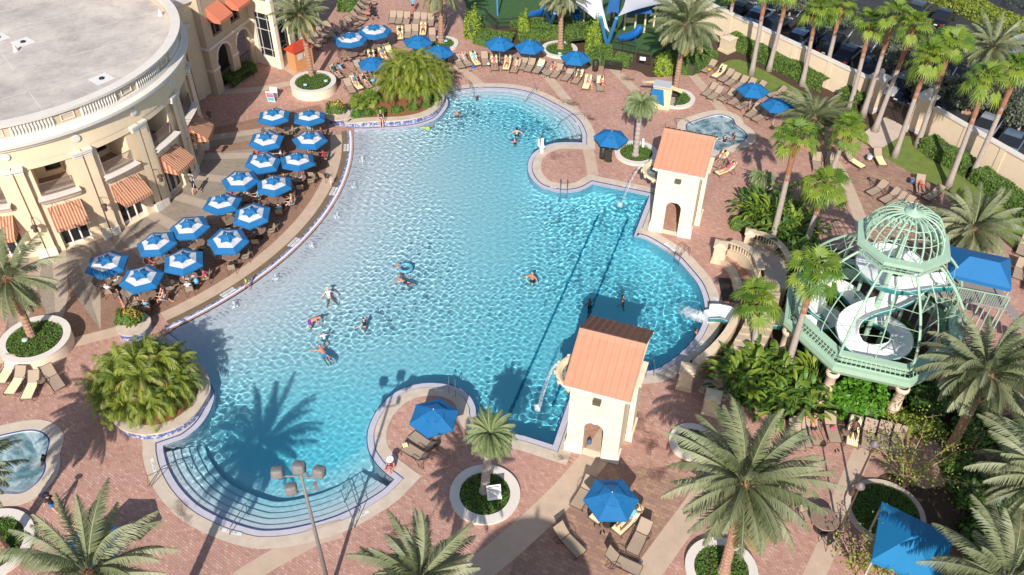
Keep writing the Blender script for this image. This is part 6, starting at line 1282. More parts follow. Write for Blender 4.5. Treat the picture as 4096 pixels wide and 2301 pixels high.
# bins, bench, steps
def bin_(label,px,py):
    g=G(px,py); t=thing('litter_bin',label,'bin',(g.x,g.y,0),0,'black litter bins'); MB().lathe([(.25,0),(.29,.05),(.3,.85),(.27,.88)],14).build('body',iron,t,True); MB().lathe([(.3,.88),(.29,1.0),(.15,1.12),(.01,1.14)],14).build('lid',iron,t,True)
bin_('black litter bin left of the black bench',1497,178); bin_('black litter bin beside the round-deck umbrella',1516,398)
t=thing('towel_cart','black upright cart under the blue umbrella on the round deck','cart',tuple(G(1520,402).xy)+(0,),R(-10)); MB().box((.3,0,.55),(.55,.6,1.0)).build('body',iron,t); MB().box((.3,0,1.09),(.62,.66,.06)).build('lid',iron,t)
def bench(label,px,py,rz,L2=1.7):
    g=G(px,py); t=thing('bench',label,'bench',(g.x,g.y,0),R(rz),'black benches'); b=MB()
    for i in range(5): b.box((0,-.2+i*.11,.45),(L2,.08,.03))
    b.build('seat',iron,t); b=MB()
    for i in range(4): b.box((0,.3,.55+i*.12),(L2,.03,.08))
    b.build('backrest',iron,t)
    for x in (-L2/2+.05,L2/2-.05): MB().tube([(x,-.22,0),(x,-.22,.45),(x,.3,.45),(x,.36,0)],.025,6).build('leg',iron,t)
bench('black bench in front of the low hedge below the playground',1541,180,-13); bench('black bench before the dark arches',615,200,52,1.8)
# depth notices on the coping
tw=mat('white_tile',(.72,.72,.7),.4); tk=mat('tile_lettering',(.03,.03,.05),.5)
def notice(label,px,py,txt,rz,size=.15,rows=1,z=.03):
    g=G(px,py,z); t=thing('depth_marker',label,'depth marker',g,R(rz),'depth markers on the pool edge'); lines=txt.split('/'); w=max(len(l) for l in lines)*size*.82
    for i,l in enumerate(lines):
        MB().box((0,-i*size*1.35,0),(w,size*1.15,.01)).build('tile',tw,t); cu=bpy.data.curves.new('lettering','FONT'); cu.body=l; cu.size=size; cu.align_x='CENTER'; cu.align_y='CENTER'; o=bpy.data.objects.new('tmp',cu); COL.objects.link(o)
        me=bpy.data.meshes.new_from_object(o.evaluated_get(bpy.context.evaluated_depsgraph_get())); bpy.data.objects.remove(o); me.materials.clear(); me.materials.append(tk); q=bpy.data.objects.new('lettering',me); COL.objects.link(q); q.parent=t; q.location=(0,-i*size*1.35,.008)
def tang(px,py,qx,qy): d=G(qx,qy)-G(px,py); return math.degrees(math.atan2(d.y,d.x))
for px,py,q,txt,lb in ((904,1298,(930,1284),'3 FT 2 IN','depth marker reading 3 ft 2 in beside the bottom handrail'),(583,1338,(610,1345),'3 FT 2 IN','depth marker reading 3 ft 2 in at the bottom left of the coping'),(387,1172,(394,1200),'3 FT 2 IN','depth marker reading 3 ft 2 in left of the lower steps'),
  (950,1109,(950,1095),'3 FT','depth marker reading 3 ft on the left of the lower peninsula'),(1104,981,(1125,985),'4 FT','depth marker reading 4 ft at the top of the lower peninsula'),(1392,471,(1404,473),'4 FT','depth marker on the lower edge of the round deck'),(1583,470,(1600,473),'NO DIVING','no diving marker on the coping left of the farther tower'),
  (1690,620,(1706,632),'NO DIVING/5 FT','pale double marker beside the right pool ladder'),(1797,762,(1797,745),'NO DIVING/5 FT','pale double marker just above the slide exit'),(1757,870,(1775,852),'NO DIVING/5 FT','double marker in the shade below the slide exit'),(1452,312,(1462,328),'4 FT','depth marker at the right of the round bay'),(1322,246,(1340,250),'3 FT','depth marker at the top of the round bay')):
    notice(lb,px,py,txt,tang(px,py,*q))
for a,lb in ((7,'uppermost'),(-8,'second from the top'),(-24,'third from the top'),(-39.5,'lowest')):
    p=beach(23.5,a); g=Vector((p[0],p[1],.02)); t_=notice; px=0
    w=R(a); t=thing('depth_marker',f'double row of white warning tiles on the wet beach walk, {lb}','depth marker',g,w-PI/2+PI,'warning tiles on the beach walk')
    for i,l in enumerate(('NO DIVING','0 FT')):
        MB().box((0,-i*.24,0),(1.05,.18,.01)).build('tile',tw,t); cu=bpy.data.curves.new('lettering','FONT'); cu.body=l; cu.size=.16; cu.align_x='CENTER'; cu.align_y='CENTER'; o=bpy.data.objects.new('tmp',cu); COL.objects.link(o)
        me=bpy.data.meshes.new_from_object(o.evaluated_get(bpy.context.evaluated_depsgraph_get())); bpy.data.objects.remove(o); me.materials.clear(); me.materials.append(tk); q=bpy.data.objects.new('lettering',me); COL.objects.link(q); q.parent=t; q.location=(0,-i*.24,.008)
# bubbling jets along the beach
for i,a in enumerate((2.2,-6.1,-15,-23.5,-32.6,-40.7)):
    p=beach(25.05,a); r=random.Random(i); b=MB(); b.lathe([(.2,0),(.12,.04),(.09,.2),(.07,.36),(.03,.46+.1*r.random()),(.001,.5)],9,(p[0],p[1],WL),phase=r.random())
    for k in range(9): an=r.random()*6.28; b.lathe([(.06,-.03),(.05,.03),(.001,.05)],5,(p[0]+.2*math.cos(an),p[1]+.2*math.sin(an),WL+r.random()*.2))
    tag(b.build('water_jet',fallw,smooth=True),f'bubbling white water jet on the beach entry, {ords[i]} from the top','water jet','bubbling jets along the beach entry')
# ================================================================ FURNITURE
sling=mat('taupe_sling_fabric',srgb(168,148,128),.85,.06,30); frm=mat('bronze_frame',(.055,.042,.035),.5); tabm=mat('taupe_table_top',srgb(142,118,102),.5,.08,6); wcan=mat('white_canvas',(.56,.55,.57),.8,.03,6); towel=mat('yellow_towel',srgb(248,232,176),.95,.05,6)
m,nt,b_,L=nodemat('striped_towel'); wv=nt.nodes.new('ShaderNodeTexWave'); wv.inputs['Scale'].default_value=3.2; tc=nt.nodes.new('ShaderNodeTexCoord'); L.new(tc.outputs['Object'],wv.inputs[0]); rp=nt.nodes.new('ShaderNodeValToRGB'); rp.color_ramp.interpolation='CONSTANT'; e=rp.color_ramp.elements; e[0].color=srgb(250,244,230); e[1].position=.5; e[1].color=srgb(246,212,110); L.new(wv.outputs[0],rp.inputs[0]); L.new(rp.outputs[0],b_.inputs['Base Color']); b_.inputs['Roughness'].default_value=.95; stowel=m
def lounger(back=42,nm='lounger'):
    t=thing(nm,'x','lounger'); w=.33; ba=R(back); by=.25+.78*math.cos(ba); bz=.36+.78*math.sin(ba)
    def panel(pts,name):
        b=MB(); n=len(pts)
        for (y,z) in pts: b.v+=[(-w,y,z),(0,y,z-.025),(w,y,z)]
        b.f=[[i*3+j,i*3+j+1,(i+1)*3+j+1,(i+1)*3+j] for i in range(n-1) for j in (0,1)]; b.m=[0]*len(b.f); b.build(name,sling,t,True)
    panel([(-.98,.33),(-.7,.345),(-.35,.335),(0,.335),(.23,.36)],'seat'); panel([(.27,.37),(.27+.39*math.cos(ba),.37+.39*math.sin(ba)-.02),(by,bz)],'backrest')
    b=MB()
    for s in (-1,1):
        x=s*(w+.02); b.tube([(x,-1.0,.3),(x,-.98,.35),(x,.25,.37),(x,by,bz+.01)],.018,5); b.tube([(x,-1.0,.3),(x*1.08,-.85,.0)],.018,5); b.tube([(x,.1,.36),(x*1.1,.35,.02),(x*1.1,.72,.0),(x,.45,.5)],.016,5); b.tube([(x,-.15,.36),(x*1.12,-.05,.56),(x*1.12,.3,.58),(x,.42,.53)],.016,5)
    b.tube([(-w,-1.0,.3),(w,-1.0,.3)],.016,5); b.tube([(-w,by,bz),(w,by,bz)],.016,5); b.tube([(-w,.45,.03),(w,.45,.03)],.014,5); b.build('frame',frm,t); return t
LG=lounger()
def towel_on(o,m,label,full=True,group='towels on the loungers'):
    b=MB(); ba=R(42); P_=[(-.96,.375),(-.5,.385),(0,.38),(.25,.41),(.25+.4*math.cos(ba),.41+.4*math.sin(ba)),(.25+.8*math.cos(ba),.4+.82*math.sin(ba)),(.2+.86*math.cos(ba),.25+.75*math.sin(ba))]
    if full=='top': P_=P_[3:]
    if full=='seat': P_=P_[:4]
    n=len(P_); 
    for (y,z) in P_: b.v+=[(-.3,y,z),(0,y,z-.012),(.3,y,z)]
    b.f=[[i*3+j,i*3+j+1,(i+1)*3+j+1,(i+1)*3+j] for i in range(n-1) for j in (0,1)]; b.m=[0]*len(b.f); q=b.build('towel',m,smooth=True); q.location=o.location; q.rotation_euler=o.rotation_euler; return tag(q,label,'towel',group)
def side_table():
    t=thing('side_table','x','side table'); MB().lathe([(.01,.43),(.25,.43),(.26,.45),(.25,.46),(.01,.462)],18).build('top',tabm,t)
    for k in range(4): a=k*PI/2+.7; MB().tube([(.08*math.cos(a),.08*math.sin(a),.43),(.22*math.cos(a),.22*math.sin(a),0)],.014,5).build('leg',frm,t)
    return t
ST=side_table()
def cafe_chair():
    t=thing('cafe_chair','x','chair'); w=.25
    b=MB(); b.add([(-w,-.24,.45),(w,-.24,.45),(w,.24,.46),(-w,.24,.46),(-w,-.24,.43),(w,-.24,.43),(w,.24,.44),(-w,.24,.44)],[(0,1,2,3),(7,6,5,4),(0,4,5,1),(1,5,6,2),(2,6,7,3),(3,7,4,0)]); b.build('seat',sling,t)
    b=MB(); b.add([(-w,-.24,.5),(w,-.24,.5),(w,-.38,.95),(-w,-.38,.95),(-w,-.26,.5),(w,-.26,.5),(w,-.40,.95),(-w,-.40,.95)],[(0,1,2,3),(7,6,5,4),(0,4,5,1),(1,5,6,2),(2,6,7,3),(3,7,4,0)]); b.build('backrest',sling,t); b=MB()
    for s in (-1,1): x=s*(w+.02); b.tube([(x,-.42,.96),(x,-.24,.46),(x,-.3,0)],.016,5); b.tube([(x,-.24,.44),(x,.25,.44),(x,.3,0)],.016,5); b.tube([(x,-.3,.68),(x,.2,.68),(x,.26,.42)],.016,5)
    b.build('frame',frm,t); return t
CHR=cafe_chair()
def cafe_table():
    t=thing('cafe_table','x','table'); MB().lathe([(.01,.70),(.58,.70),(.6,.72),(.58,.74),(.01,.742)],28).build('top',tabm,t); MB().lathe([(.34,0),(.3,.05),(.07,.1),(.05,.3),(.05,.70)],14).build('pedestal',frm,t)
    return t
CT=cafe_table()
def umbrella(kind,n=6,Rr=1.4,nm='umbrella'):
    t=thing(nm,'x','umbrella'); prf=[(0,2.72),(.16,2.67),(.42,2.54),(.55,2.46),(.69,2.37),(1.0,2.18),(1.0,2.06)] ; b=MB()
    for r,z in prf:
        for k in range(n*2):
            a=PI*k/n; rr=r*Rr*(1 if k%2==0 else math.cos(PI/n)*(.985 if r>.3 else 1))*(1 if r!=.42 else (1.12 if k%2==0 else .86)); b.v.append((rr*math.cos(a),rr*math.sin(a),z-(.0 if k%2==0 else .02*r)))
    N2=n*2
    for i in range(len(prf)-1):
        for k in range(N2): b.f.append([i*N2+k,i*N2+(k+1)%N2,(i+1)*N2+(k+1)%N2,(i+1)*N2+k]); b.m.append(0 if kind=='blue' else (1 if i in (2,3) else 0))
    c=b.build('canopy',[blue if kind=='blue' else sb_,wcan],t)
    # raised vent cap with puckered edge
    v=MB(); 
    for r,z in ((0,2.8),(.16,2.75),(.3,2.64)) if kind!='blue' else ((0,2.8),(.25,2.7),(.5,2.555)):
        for k in range(N2): a=PI*k/n; rr=r*Rr*(1 if k%2==0 else .82); v.v.append((rr*math.cos(a),rr*math.sin(a),z+(0 if k%2==0 else .03*(r>.3))))
    for i in range(2):
        for k in range(N2): v.f.append([i*N2+k,i*N2+(k+1)%N2,(i+1)*N2+(k+1)%N2,(i+1)*N2+k]); v.m.append(0)
    v.build('vent',[blue if kind=='blue' else sb_],c); MB().lathe([(.03,2.78),(.035,2.86),(.001,2.9)],8).build('finial',mat('pale_pole',(.5,.48,.45),.5),t); MB().tube([(0,0,.02),(0,0,2.78)],.024,8).build('pole',MATS['pale_pole'] if kind=='blue' else frm,t); MB().lathe([(.27,0),(.27,.06),(.08,.1),(.05,.3)],16).build('base',frm,t); b=MB()
    for k in range(n): a=2*PI*k/n; b.tube([(0,0,2.62),(Rr*.97*math.cos(a),Rr*.97*math.sin(a),2.16)],.01,4)
    b.build('ribs',frm,t); return t
sb_=mat('azure_canvas',(.009,.145,.36),.75,.04,3)
US=umbrella('striped'); UB=umbrella('blue'); US8=umbrella('striped',8,1.65)
back=[(262,644),(395,594),(476,553),(555,496),(600,437),(651,390),(665,334),(687,276)]; front=[(348,682),(456,638),(566,583),(634,520),(686,449),(740,390),(774,335),(775,281)]
GUM='striped umbrellas over the cafe tables'; GTB='round cafe tables on the terrace'; GCH='sling chairs at the cafe tables'
SDW={'right':'right of','left':'left of','far':'behind','near':'before'}
PC=[]  # seats for people
rndf=random.Random(4)
for row,rn in ((back,'in the building-side row'),(front,'in the pool-side row')):
    for i,(x,y) in enumerate(row):
        g=G(x,y,2.78); where=f'{ords[i]} from the bottom {rn}'; u=place(US,'blue and white striped umbrella, '+where,(g.x,g.y,0),R(-14+rndf.uniform(-20,20)),GUM); u.rotation_euler.x=R(rndf.gauss(0,2.6)); u.rotation_euler.y=R(rndf.gauss(0,2.6))
        place(CT,'round taupe table under the striped umbrella '+where,(g.x,g.y,0),0,GTB)
        a0=rndf.random()*PI/2
        for k,sd in enumerate(('right','far','left','near')):
            a=R(8)+k*PI/2+rndf.uniform(-.25,.25); d=.82+rndf.random()*.2; p=(g.x+d*math.cos(a),g.y+d*math.sin(a),0); place(CHR,f'tan chair {SDW[sd]} the table {where}',p,a+PI/2+rndf.uniform(-.2,.2),GCH); PC.append((p,a+PI/2,where,sd))
for (x,y,lb) in ((879,84,'left one of the pair by the sloping lounger row'),(940,64,'right one of the pair by the sloping lounger row')):
    g=G(x,y,2.78); place(US8,'eight-sided striped umbrella, '+lb,(g.x,g.y,0),.2,'eight-sided striped umbrellas'); place(CT,f'round taupe table under the {lb.split()[0]} eight-sided umbrella at the top',(g.x,g.y,0),0,GTB)
    for k,sd in enumerate(('right','far','left','near')): a=.6+k*PI/2; place(CHR,f'tan sling chair on the {sd} side of the table under the {lb.split()[0]} top umbrella',(g.x+.95*math.cos(a),g.y+.95*math.sin(a),0),a+PI/2,GCH)
GBU='plain cobalt umbrellas'
for (x,y,lb) in ((1050,90,'plain blue umbrella left of the striped folding lounger'),(1103,115,'plain blue umbrella partly behind the weeping palm clump'),(936,145,'plain blue umbrella left of the weeping palm clump'),(1257,94,'plain blue umbrella left of the pointed thuja, first of the upper middle'),(1333,102,'plain blue umbrella beside the open ring planter, left'),(1449,130,'plain blue umbrella beside the open ring planter, right'),
  (1898,211,'plain blue umbrella among the upper right loungers'),(1960,250,'plain blue umbrella half hidden by the low date palm'),(1539,330,'plain blue umbrella on the round deck by the farther tower'),(1091,1032,'plain blue umbrella on the lower round peninsula'),(1540,1238,'plain blue umbrella in the sun circle at the bottom'),(222,1362,'plain blue umbrella hidden behind the bottom left date palm')):
    g=G(x,y,2.78); o=place(UB,lb,(g.x,g.y,0),R(-10 if y<1000 else (20 if y<1100 else 0)),GBU); o.rotation_euler.x=R(rndf.uniform(-2,2))
def pair(fx,fy,hx,hy):
    f=G(fx,fy,.34).xy; h=G(hx,hy,.88).xy; d=(h-f).normalized(); c=f+d*.98; return (c.x,c.y,0),math.atan2(-d.x,d.y)
def tt(c,r,l): return [(T(c,r,a,b_)+T(c,r,e,f)) for a,b_,e,f in l]
GL='tan loungers on the pool deck'; LNG={}
def row(key,text,lst,order='left'):
    for i,(fx,fy,hx,hy) in enumerate(lst):
        p,rz=pair(fx,fy,hx,hy); n=f'{ords[i]} from the {order}' if len(lst)>1 else ''
        o=place(LG,f'tan sling lounger {text}'+(', '+n if n else ''),p,rz,GL); LNG[(key,i)]=o
row('A','in the row just below the top edge',tt(1,0,[(1360,230,1385,95),(1430,235,1450,105),(1505,242,1520,115),(1605,245,1620,120),(1675,252,1690,125),(1750,258,1760,130),(1860,272,1880,150)]))
row('B','in the second row from the top',tt(1,0,[(1450,395,1445,285),(1520,378,1530,240),(1592,372,1600,240),(1675,352,1680,238)]))
row('C','in the shaded sloping row by the bushes',tt(1,0,[(900,410,790,330),(960,360,840,280),(1000,310,880,220),(1050,250,920,165),(1110,195,960,110),(1150,140,1000,60),(1185,90,1035,15),(1205,35,1060,-35)]),'bottom')
row('D','in the cluster left of the weeping palm',tt(1,0,[(850,780,750,640),(960,745,850,655),(1085,735,1000,595),(975,930,905,780),(1055,895,970,765),(1150,880,1070,750),(1240,830,1215,730),(1175,640,1160,545),(1320,610,1285,520),(1400,590,1350,490),(1440,520,1410,460)]))
row('E','in the curved row along the far deck edge',tt(1,0,[(1985,720,1890,610),(2075,680,2010,545),(2150,660,2085,545),(2235,655,2170,512),(2315,655,2290,498),(2405,700,2390,540),(2510,700,2540,552)])+tt(2,0,[(10,725,60,590),(85,695,140,545),(150,715,220,560),(232,730,310,590),(340,750,410,640),(412,775,500,622),(520,805,600,668),(625,835,705,680),(735,895,780,735),(888,910,890,745)]))
row('F','in the row beside the upper lawn',tt(2,0,[(1930,720,2055,590),(2030,775,2155,640),(2100,812,2235,680),(2160,850,2300,715),(2245,885,2370,755),(2320,905,2440,785),(2400,925,2520,825)])+tt(3,0,[(0,960,60,895),(50,980,140,925),(120,1010,210,965)]))
row('G','in the row between upper lawn and hot tub',tt(2,0,[(1935,955,2060,825),(1990,990,2120,855),(2095,1005,2220,900),(2195,1045,2300,930),(2270,1085,2370,990),(2370,1170,2460,1060),(2440,1210,2540,1110)]))
row('H','on the right terrace below the lawn corner',tt(3,1,[(500,260,500,95),(625,250,640,100),(960,235,925,145),(1160,215,1110,40),(1020,500,1165,380),(1150,575,1290,460),(1230,625,1360,500),(1310,670,1430,540),(1540,490,1555,360),(1590,550,1730,430)]))
row('I','behind the farther waterfall tower',tt(2,1,[(2030,220,2110,110),(2060,300,2220,190)]))
row('J','in the row under the stone columns',[(2012,1132,2003,1060),(2030,1125,2012,1050),(2062,1118,2043,1045),(2103,1112,2092,1042),(2143,1122,2156,1050),(2182,1128,2194,1060),(2219,1134,2231,1068),(2252,1142,2268,1080)])
row('K','around the sun circle umbrella',[T(2,3,640,760)+T(2,3,770,500),T(2,3,700,1235)+T(2,3,470,940),T(2,3,1210,1220)+T(2,3,1355,900),T(2,3,1290,1410)+T(2,3,980,1200),T(2,3,1045,1015)+T(2,3,1220,800),T(2,3,820,900)+T(2,3,900,760)])
row('L','under the umbrella on the lower peninsula',[T(1,3,1490,150)+T(1,3,1740,245),T(1,3,1560,30)+T(1,3,1740,100)])
row('M','at the left edge below the tall planter',[T(0,2,0,960)+T(0,2,40,780),T(0,2,90,1070)+T(0,2,175,830),T(0,2,260,1120)+T(0,2,330,840),T(0,2,600,1010)+T(0,2,460,790)])
row('N','hidden behind the bottom left date palm',[T(0,3,650,1120)+T(0,3,760,1010)])
row('O','in the shade between kiosk and striped umbrellas',tt(1,0,[(690,420,600,330),(740,370,650,285),(640,470,560,390),(800,320,730,230)]))
row('P','beyond the long blue cabana',[(2560,700,2576,655),(2590,730,2600,690),(2568,640,2585,600)])
folded=place(LG,'lounger folded with black and white stripes beside the top ring planter',tuple(G(1088,100).xy)+(0,),R(5),GL)
for key,i,m,full,lb in (('B',0,towel,True,'yellow towel under the black-bikini sunbather in the second row'),('B',3,towel,True,'yellow towel on the fourth lounger of the second row'),('D',4,towel,True,'yellow towel under the woman in the blue bikini and hat'),('D',8,towel,True,'yellow towel in the umbrella shade left of the palm clump'),('D',9,towel,'top','yellow towel draped on a lounger back above the palm clump'),('D',7,towel,'top','yellow towel on the lounger above the left blue umbrella'),
  ('E',3,towel,True,'yellow towel under the woman in the pale blue swimsuit'),('E',5,towel,'top','yellow towel behind the woman in dark bottoms'),('E',6,towel,True,'yellow towel right of the small side table'),('E',10,towel,'top','yellow towel on the backrest left of the red-backed man'),('E',14,towel,'top','yellow towel behind the seated reader'),('E',15,towel,True,'yellow towel on the last lounger but one of the far row'),('E',16,towel,'top','yellow towel with a red cap on the last lounger of the far row'),
  ('F',1,towel,True,'bright yellow towel on the lawn-side lounger'),('H',2,towel,'seat','yellow towel on the lounger left of the white cooler'),('H',3,towel,'seat','yellow towel on the lounger right of the white cooler'),('I',1,towel,True,'yellow towel behind the farther tower'),('I',0,towel,'top','pale towel on the lounger behind the farther tower'),('J',4,stowel,True,'yellow striped towel in the row under the stone columns'),
  ('K',4,stowel,True,'yellow striped towel under the woman by the sun circle umbrella'),('K',5,stowel,True,'yellow striped towel left of the sun circle table'),('M',0,stowel,True,'yellow towel on the lounger at the left edge'),('M',1,stowel,'seat','crumpled yellow towel on the second left-edge lounger'),('M',2,stowel,'seat','striped yellow towel on the third left-edge lounger')):
    towel_on(LNG[(key,i)],m,lb,full)
GS='small round side tables'
for x,y,lb in ((1032,55,'side table between the third and fourth top-row loungers'),(1096,60,'side table beside the last top-row lounger'),(938,206,'side table with a blue bag left of the weeping palm'),(1234,165,'side table with a white bag in the far curved row'),(1262,157,'side table with snacks right of the far curved row towel'),(1413,187,'side table with a yellow towel in the far curved row'),(1492,212,'side table between the two loungers at the end of the far row'),(1784,178,'side table with a round yellow bag on the lawn side'),(1826,253,'side table in the shade of the upper right umbrella'),(1868,275,'side table with red and yellow things under the upper right umbrella'),
  (1816,412,'side table behind the farther waterfall tower'),(2192,462,'side table left of the right terrace loungers'),(2220,480,'side table between the right terrace loungers'),(2187,405,'side table with a white cooler on the right terrace'),(2294,462,'side table with a blue bag near the red-shorts sunbather'),(2122,1100,'side table between the loungers under the columns'),(1527,1314,'dark side table under the sun circle umbrella'),(1100,1110,'side table under the umbrella on the lower peninsula'),(110,970,'side table beside the last left-edge lounger')):
    g=G(x,y); place(ST,'round '+lb,(g.x,g.y,0),0,GS)
g=G(2065,1330); place(CT,'round taupe table half under the lower right palm fronds',(g.x,g.y,0),0,GTB,1.2)
for k,(x,y,lb,rz) in enumerate(((2080,1372,'empty sling chair at the lower right table, near side',20),(2105,1340,'empty sling chair at the lower right table beside the lamp post',80),(2022,1310,'empty sling chair at the lower right table, far left',200))): g=G(x,y); place(CHR,lb,(g.x,g.y,0),R(rz),GCH)
for k,(x,y,lb,rz) in enumerate(((789,452,'tan sling chair alone at the terrace edge, left one of two',-10),(817,455,'tan sling chair alone at the terrace edge, right one of two',-20),(733,505,'tan sling chair turned to the cluttered table on the terrace',60),(720,350,'tan chair pushed aside near the upper terrace tables',30))): g=G(x,y); place(CHR,lb,(g.x,g.y,0),R(rz),GCH)
# ---------------------------------------------------------------- small things
def blob(name,label,cat,px,py,z,sz,m,rz=0,kind='box'):
    g=G(px,py,z)
    if kind=='box': b=MB().box((0,0,sz[2]/2),sz,0,0,.92); b.box((0,0,sz[2]+.015),(sz[0]*1.03,sz[1]*1.03,.03))
    else: b=MB().lathe([(.01,0),(sz[0]*.5,.02),(sz[0]*.55,sz[2]*.5),(sz[0]*.42,sz[2]*.85),(sz[0]*.15,sz[2]),(.001,sz[2]*1.02)],9); b.tube([(-sz[0]*.3,0,sz[2]*.8),(0,0,sz[2]*1.45),(sz[0]*.3,0,sz[2]*.8)],.012,4)
    o=b.build(name,m,smooth=kind!='box'); o.location=g; o.rotation_euler=(0,0,R(rz)); return tag(o,label,cat)
cblue=mat('cooler_blue',(.03,.15,.5),.5); cw=mat('cooler_white',(.7,.72,.75),.5); bk=mat('black_fabric',(.02,.02,.025),.8); rd=mat('red_fabric',(.5,.03,.05),.8); yl=mat('yellow_plastic',(.8,.5,.02),.6); pk=mat('pink_fabric',(.7,.08,.2),.8); tq=mat('light_blue_fabric',(.15,.45,.65),.8); dn=mat('denim_blue',(.06,.14,.28),.9); gn=mat('lime_fabric',(.4,.7,.05),.7)
for nm,lb,ct,x,y,z,s,m,k in (('cooler','small blue cooler on the paving below the far curved row','cooler',1191,171,0,(.35,.3,.28),cblue,'box'),('cooler','white cooler with a blue base on the right terrace table','cooler',2187,400,.46,(.3,.25,.25),cw,'box'),('bag','blue bag on the side table near the red-shorts sunbather','bag',2294,458,.46,(.3,.25,.22),cblue,'b'),('bag','round yellow bag on the lawn-side table','bag',1784,176,.46,(.35,.3,.12),yl,'b'),('bag','white carrier bag on a side table in the far row','bag',1229,163,.46,(.25,.2,.2),cw,'b'),
  ('bag','blue and white bag on the side table by the weeping palm','bag',938,204,.46,(.4,.3,.2),tq,'b'),('cap','red cap hanging on the last lounger of the far row','cap',1518,190,.8,(.25,.22,.12),rd,'b'),('bag','pink bag on the lounger under the stone columns','bag',2095,1078,.4,(.28,.25,.14),pk,'b'),('bag','black bag below the sun circle umbrella','bag',1486,1290,0,(.35,.3,.3),bk,'b'),('backpack','brown and blue backpack inside the nearer tower arch','backpack',1482,1115,0,(.26,.22,.3),dn,'b'),
  ('bag','dark bag under the far row reader','bag',1360,186,0,(.35,.25,.2),bk,'b'),('towel','light blue towel hanging over a terrace chair','towel',495,712,.5,(.3,.3,.4),tq,'b'),('towel','crumpled yellow towel on the terrace chair below the front umbrella','towel',432,712,.5,(.4,.3,.2),towel,'b'),('cap','lime green cap on the third back-row table','cap',560,530,.75,(.25,.22,.08),gn,'b'),('bag','yellow bag on the cluttered terrace table','bag',706,480,.75,(.3,.25,.12),yl,'b'),('towel','folded yellow towel on the peninsula lounger','towel',1019,1121,.4,(.28,.22,.05),stowel,'box'),('towel','blue towel on the right terrace above the white cooler','towel',2188,392,.3,(.35,.3,.06),tq,'box'),('bag','white and blue bag beside the far row reader','bag',1365,170,.3,(.25,.2,.25),tq,'b')):
    blob(nm,lb,ct,x,y,z,s,m,20,k)
for x,y,lb in ((1500,1318,'pair of grey flip-flops left of the sun circle side table'),(1515,1339,'pair of black flip-flops below the sun circle side table'),(2105,1134,'pair of dark sandals in front of the loungers under the columns'),(1372,194,'pair of dark sandals in the far curved row'),(1184,179,'pair of dark sandals beside the small blue cooler')):
    g=G(x,y); t=thing('sandals',lb,'sandals',g)
    for s in (-1,1):
        b=MB(); n=10; out=[(.05*math.cos(2*PI*i/n)*(1 if math.sin(2*PI*i/n)>0 else .8),.13*math.sin(2*PI*i/n)) for i in range(n)]; b.prism(out,0,.02); b.tube([(-.04,.02,.02),(0,.07,.05),(.04,.02,.02)],.008,4); o=b.build('sandal',bk,t); o.location=(s*.09,.03*s,0); o.rotation_euler=(0,0,R(12*s))
rnd=random.Random(9)
for i in range(7):
    (x,y)=front[i] if i%2 else back[i]; g=G(x,y,2.78)
    for k in range(4):
        a=rnd.random()*6.28; d=.15+.3*rnd.random(); o=MB().lathe([(.01,0),(.1,.005),(.12,.02),(.01,.012)] if k%2 else [(.03,0),(.04,.12),(.03,.12),(.001,.1)],10,(g.x+d*math.cos(a),g.y+d*math.sin(a),.745)).build('plate' if k%2 else 'glass_cup',cw); tag(o,(f'white plate on table ' if k%2 else 'drinking cup on table ')+f'{ords[i]} from the bottom in the '+('pool-side row' if i%2 else 'building-side row')+('' if k<2 else ', second one'),'plate' if k%2 else 'cup','tableware on the cafe tables')
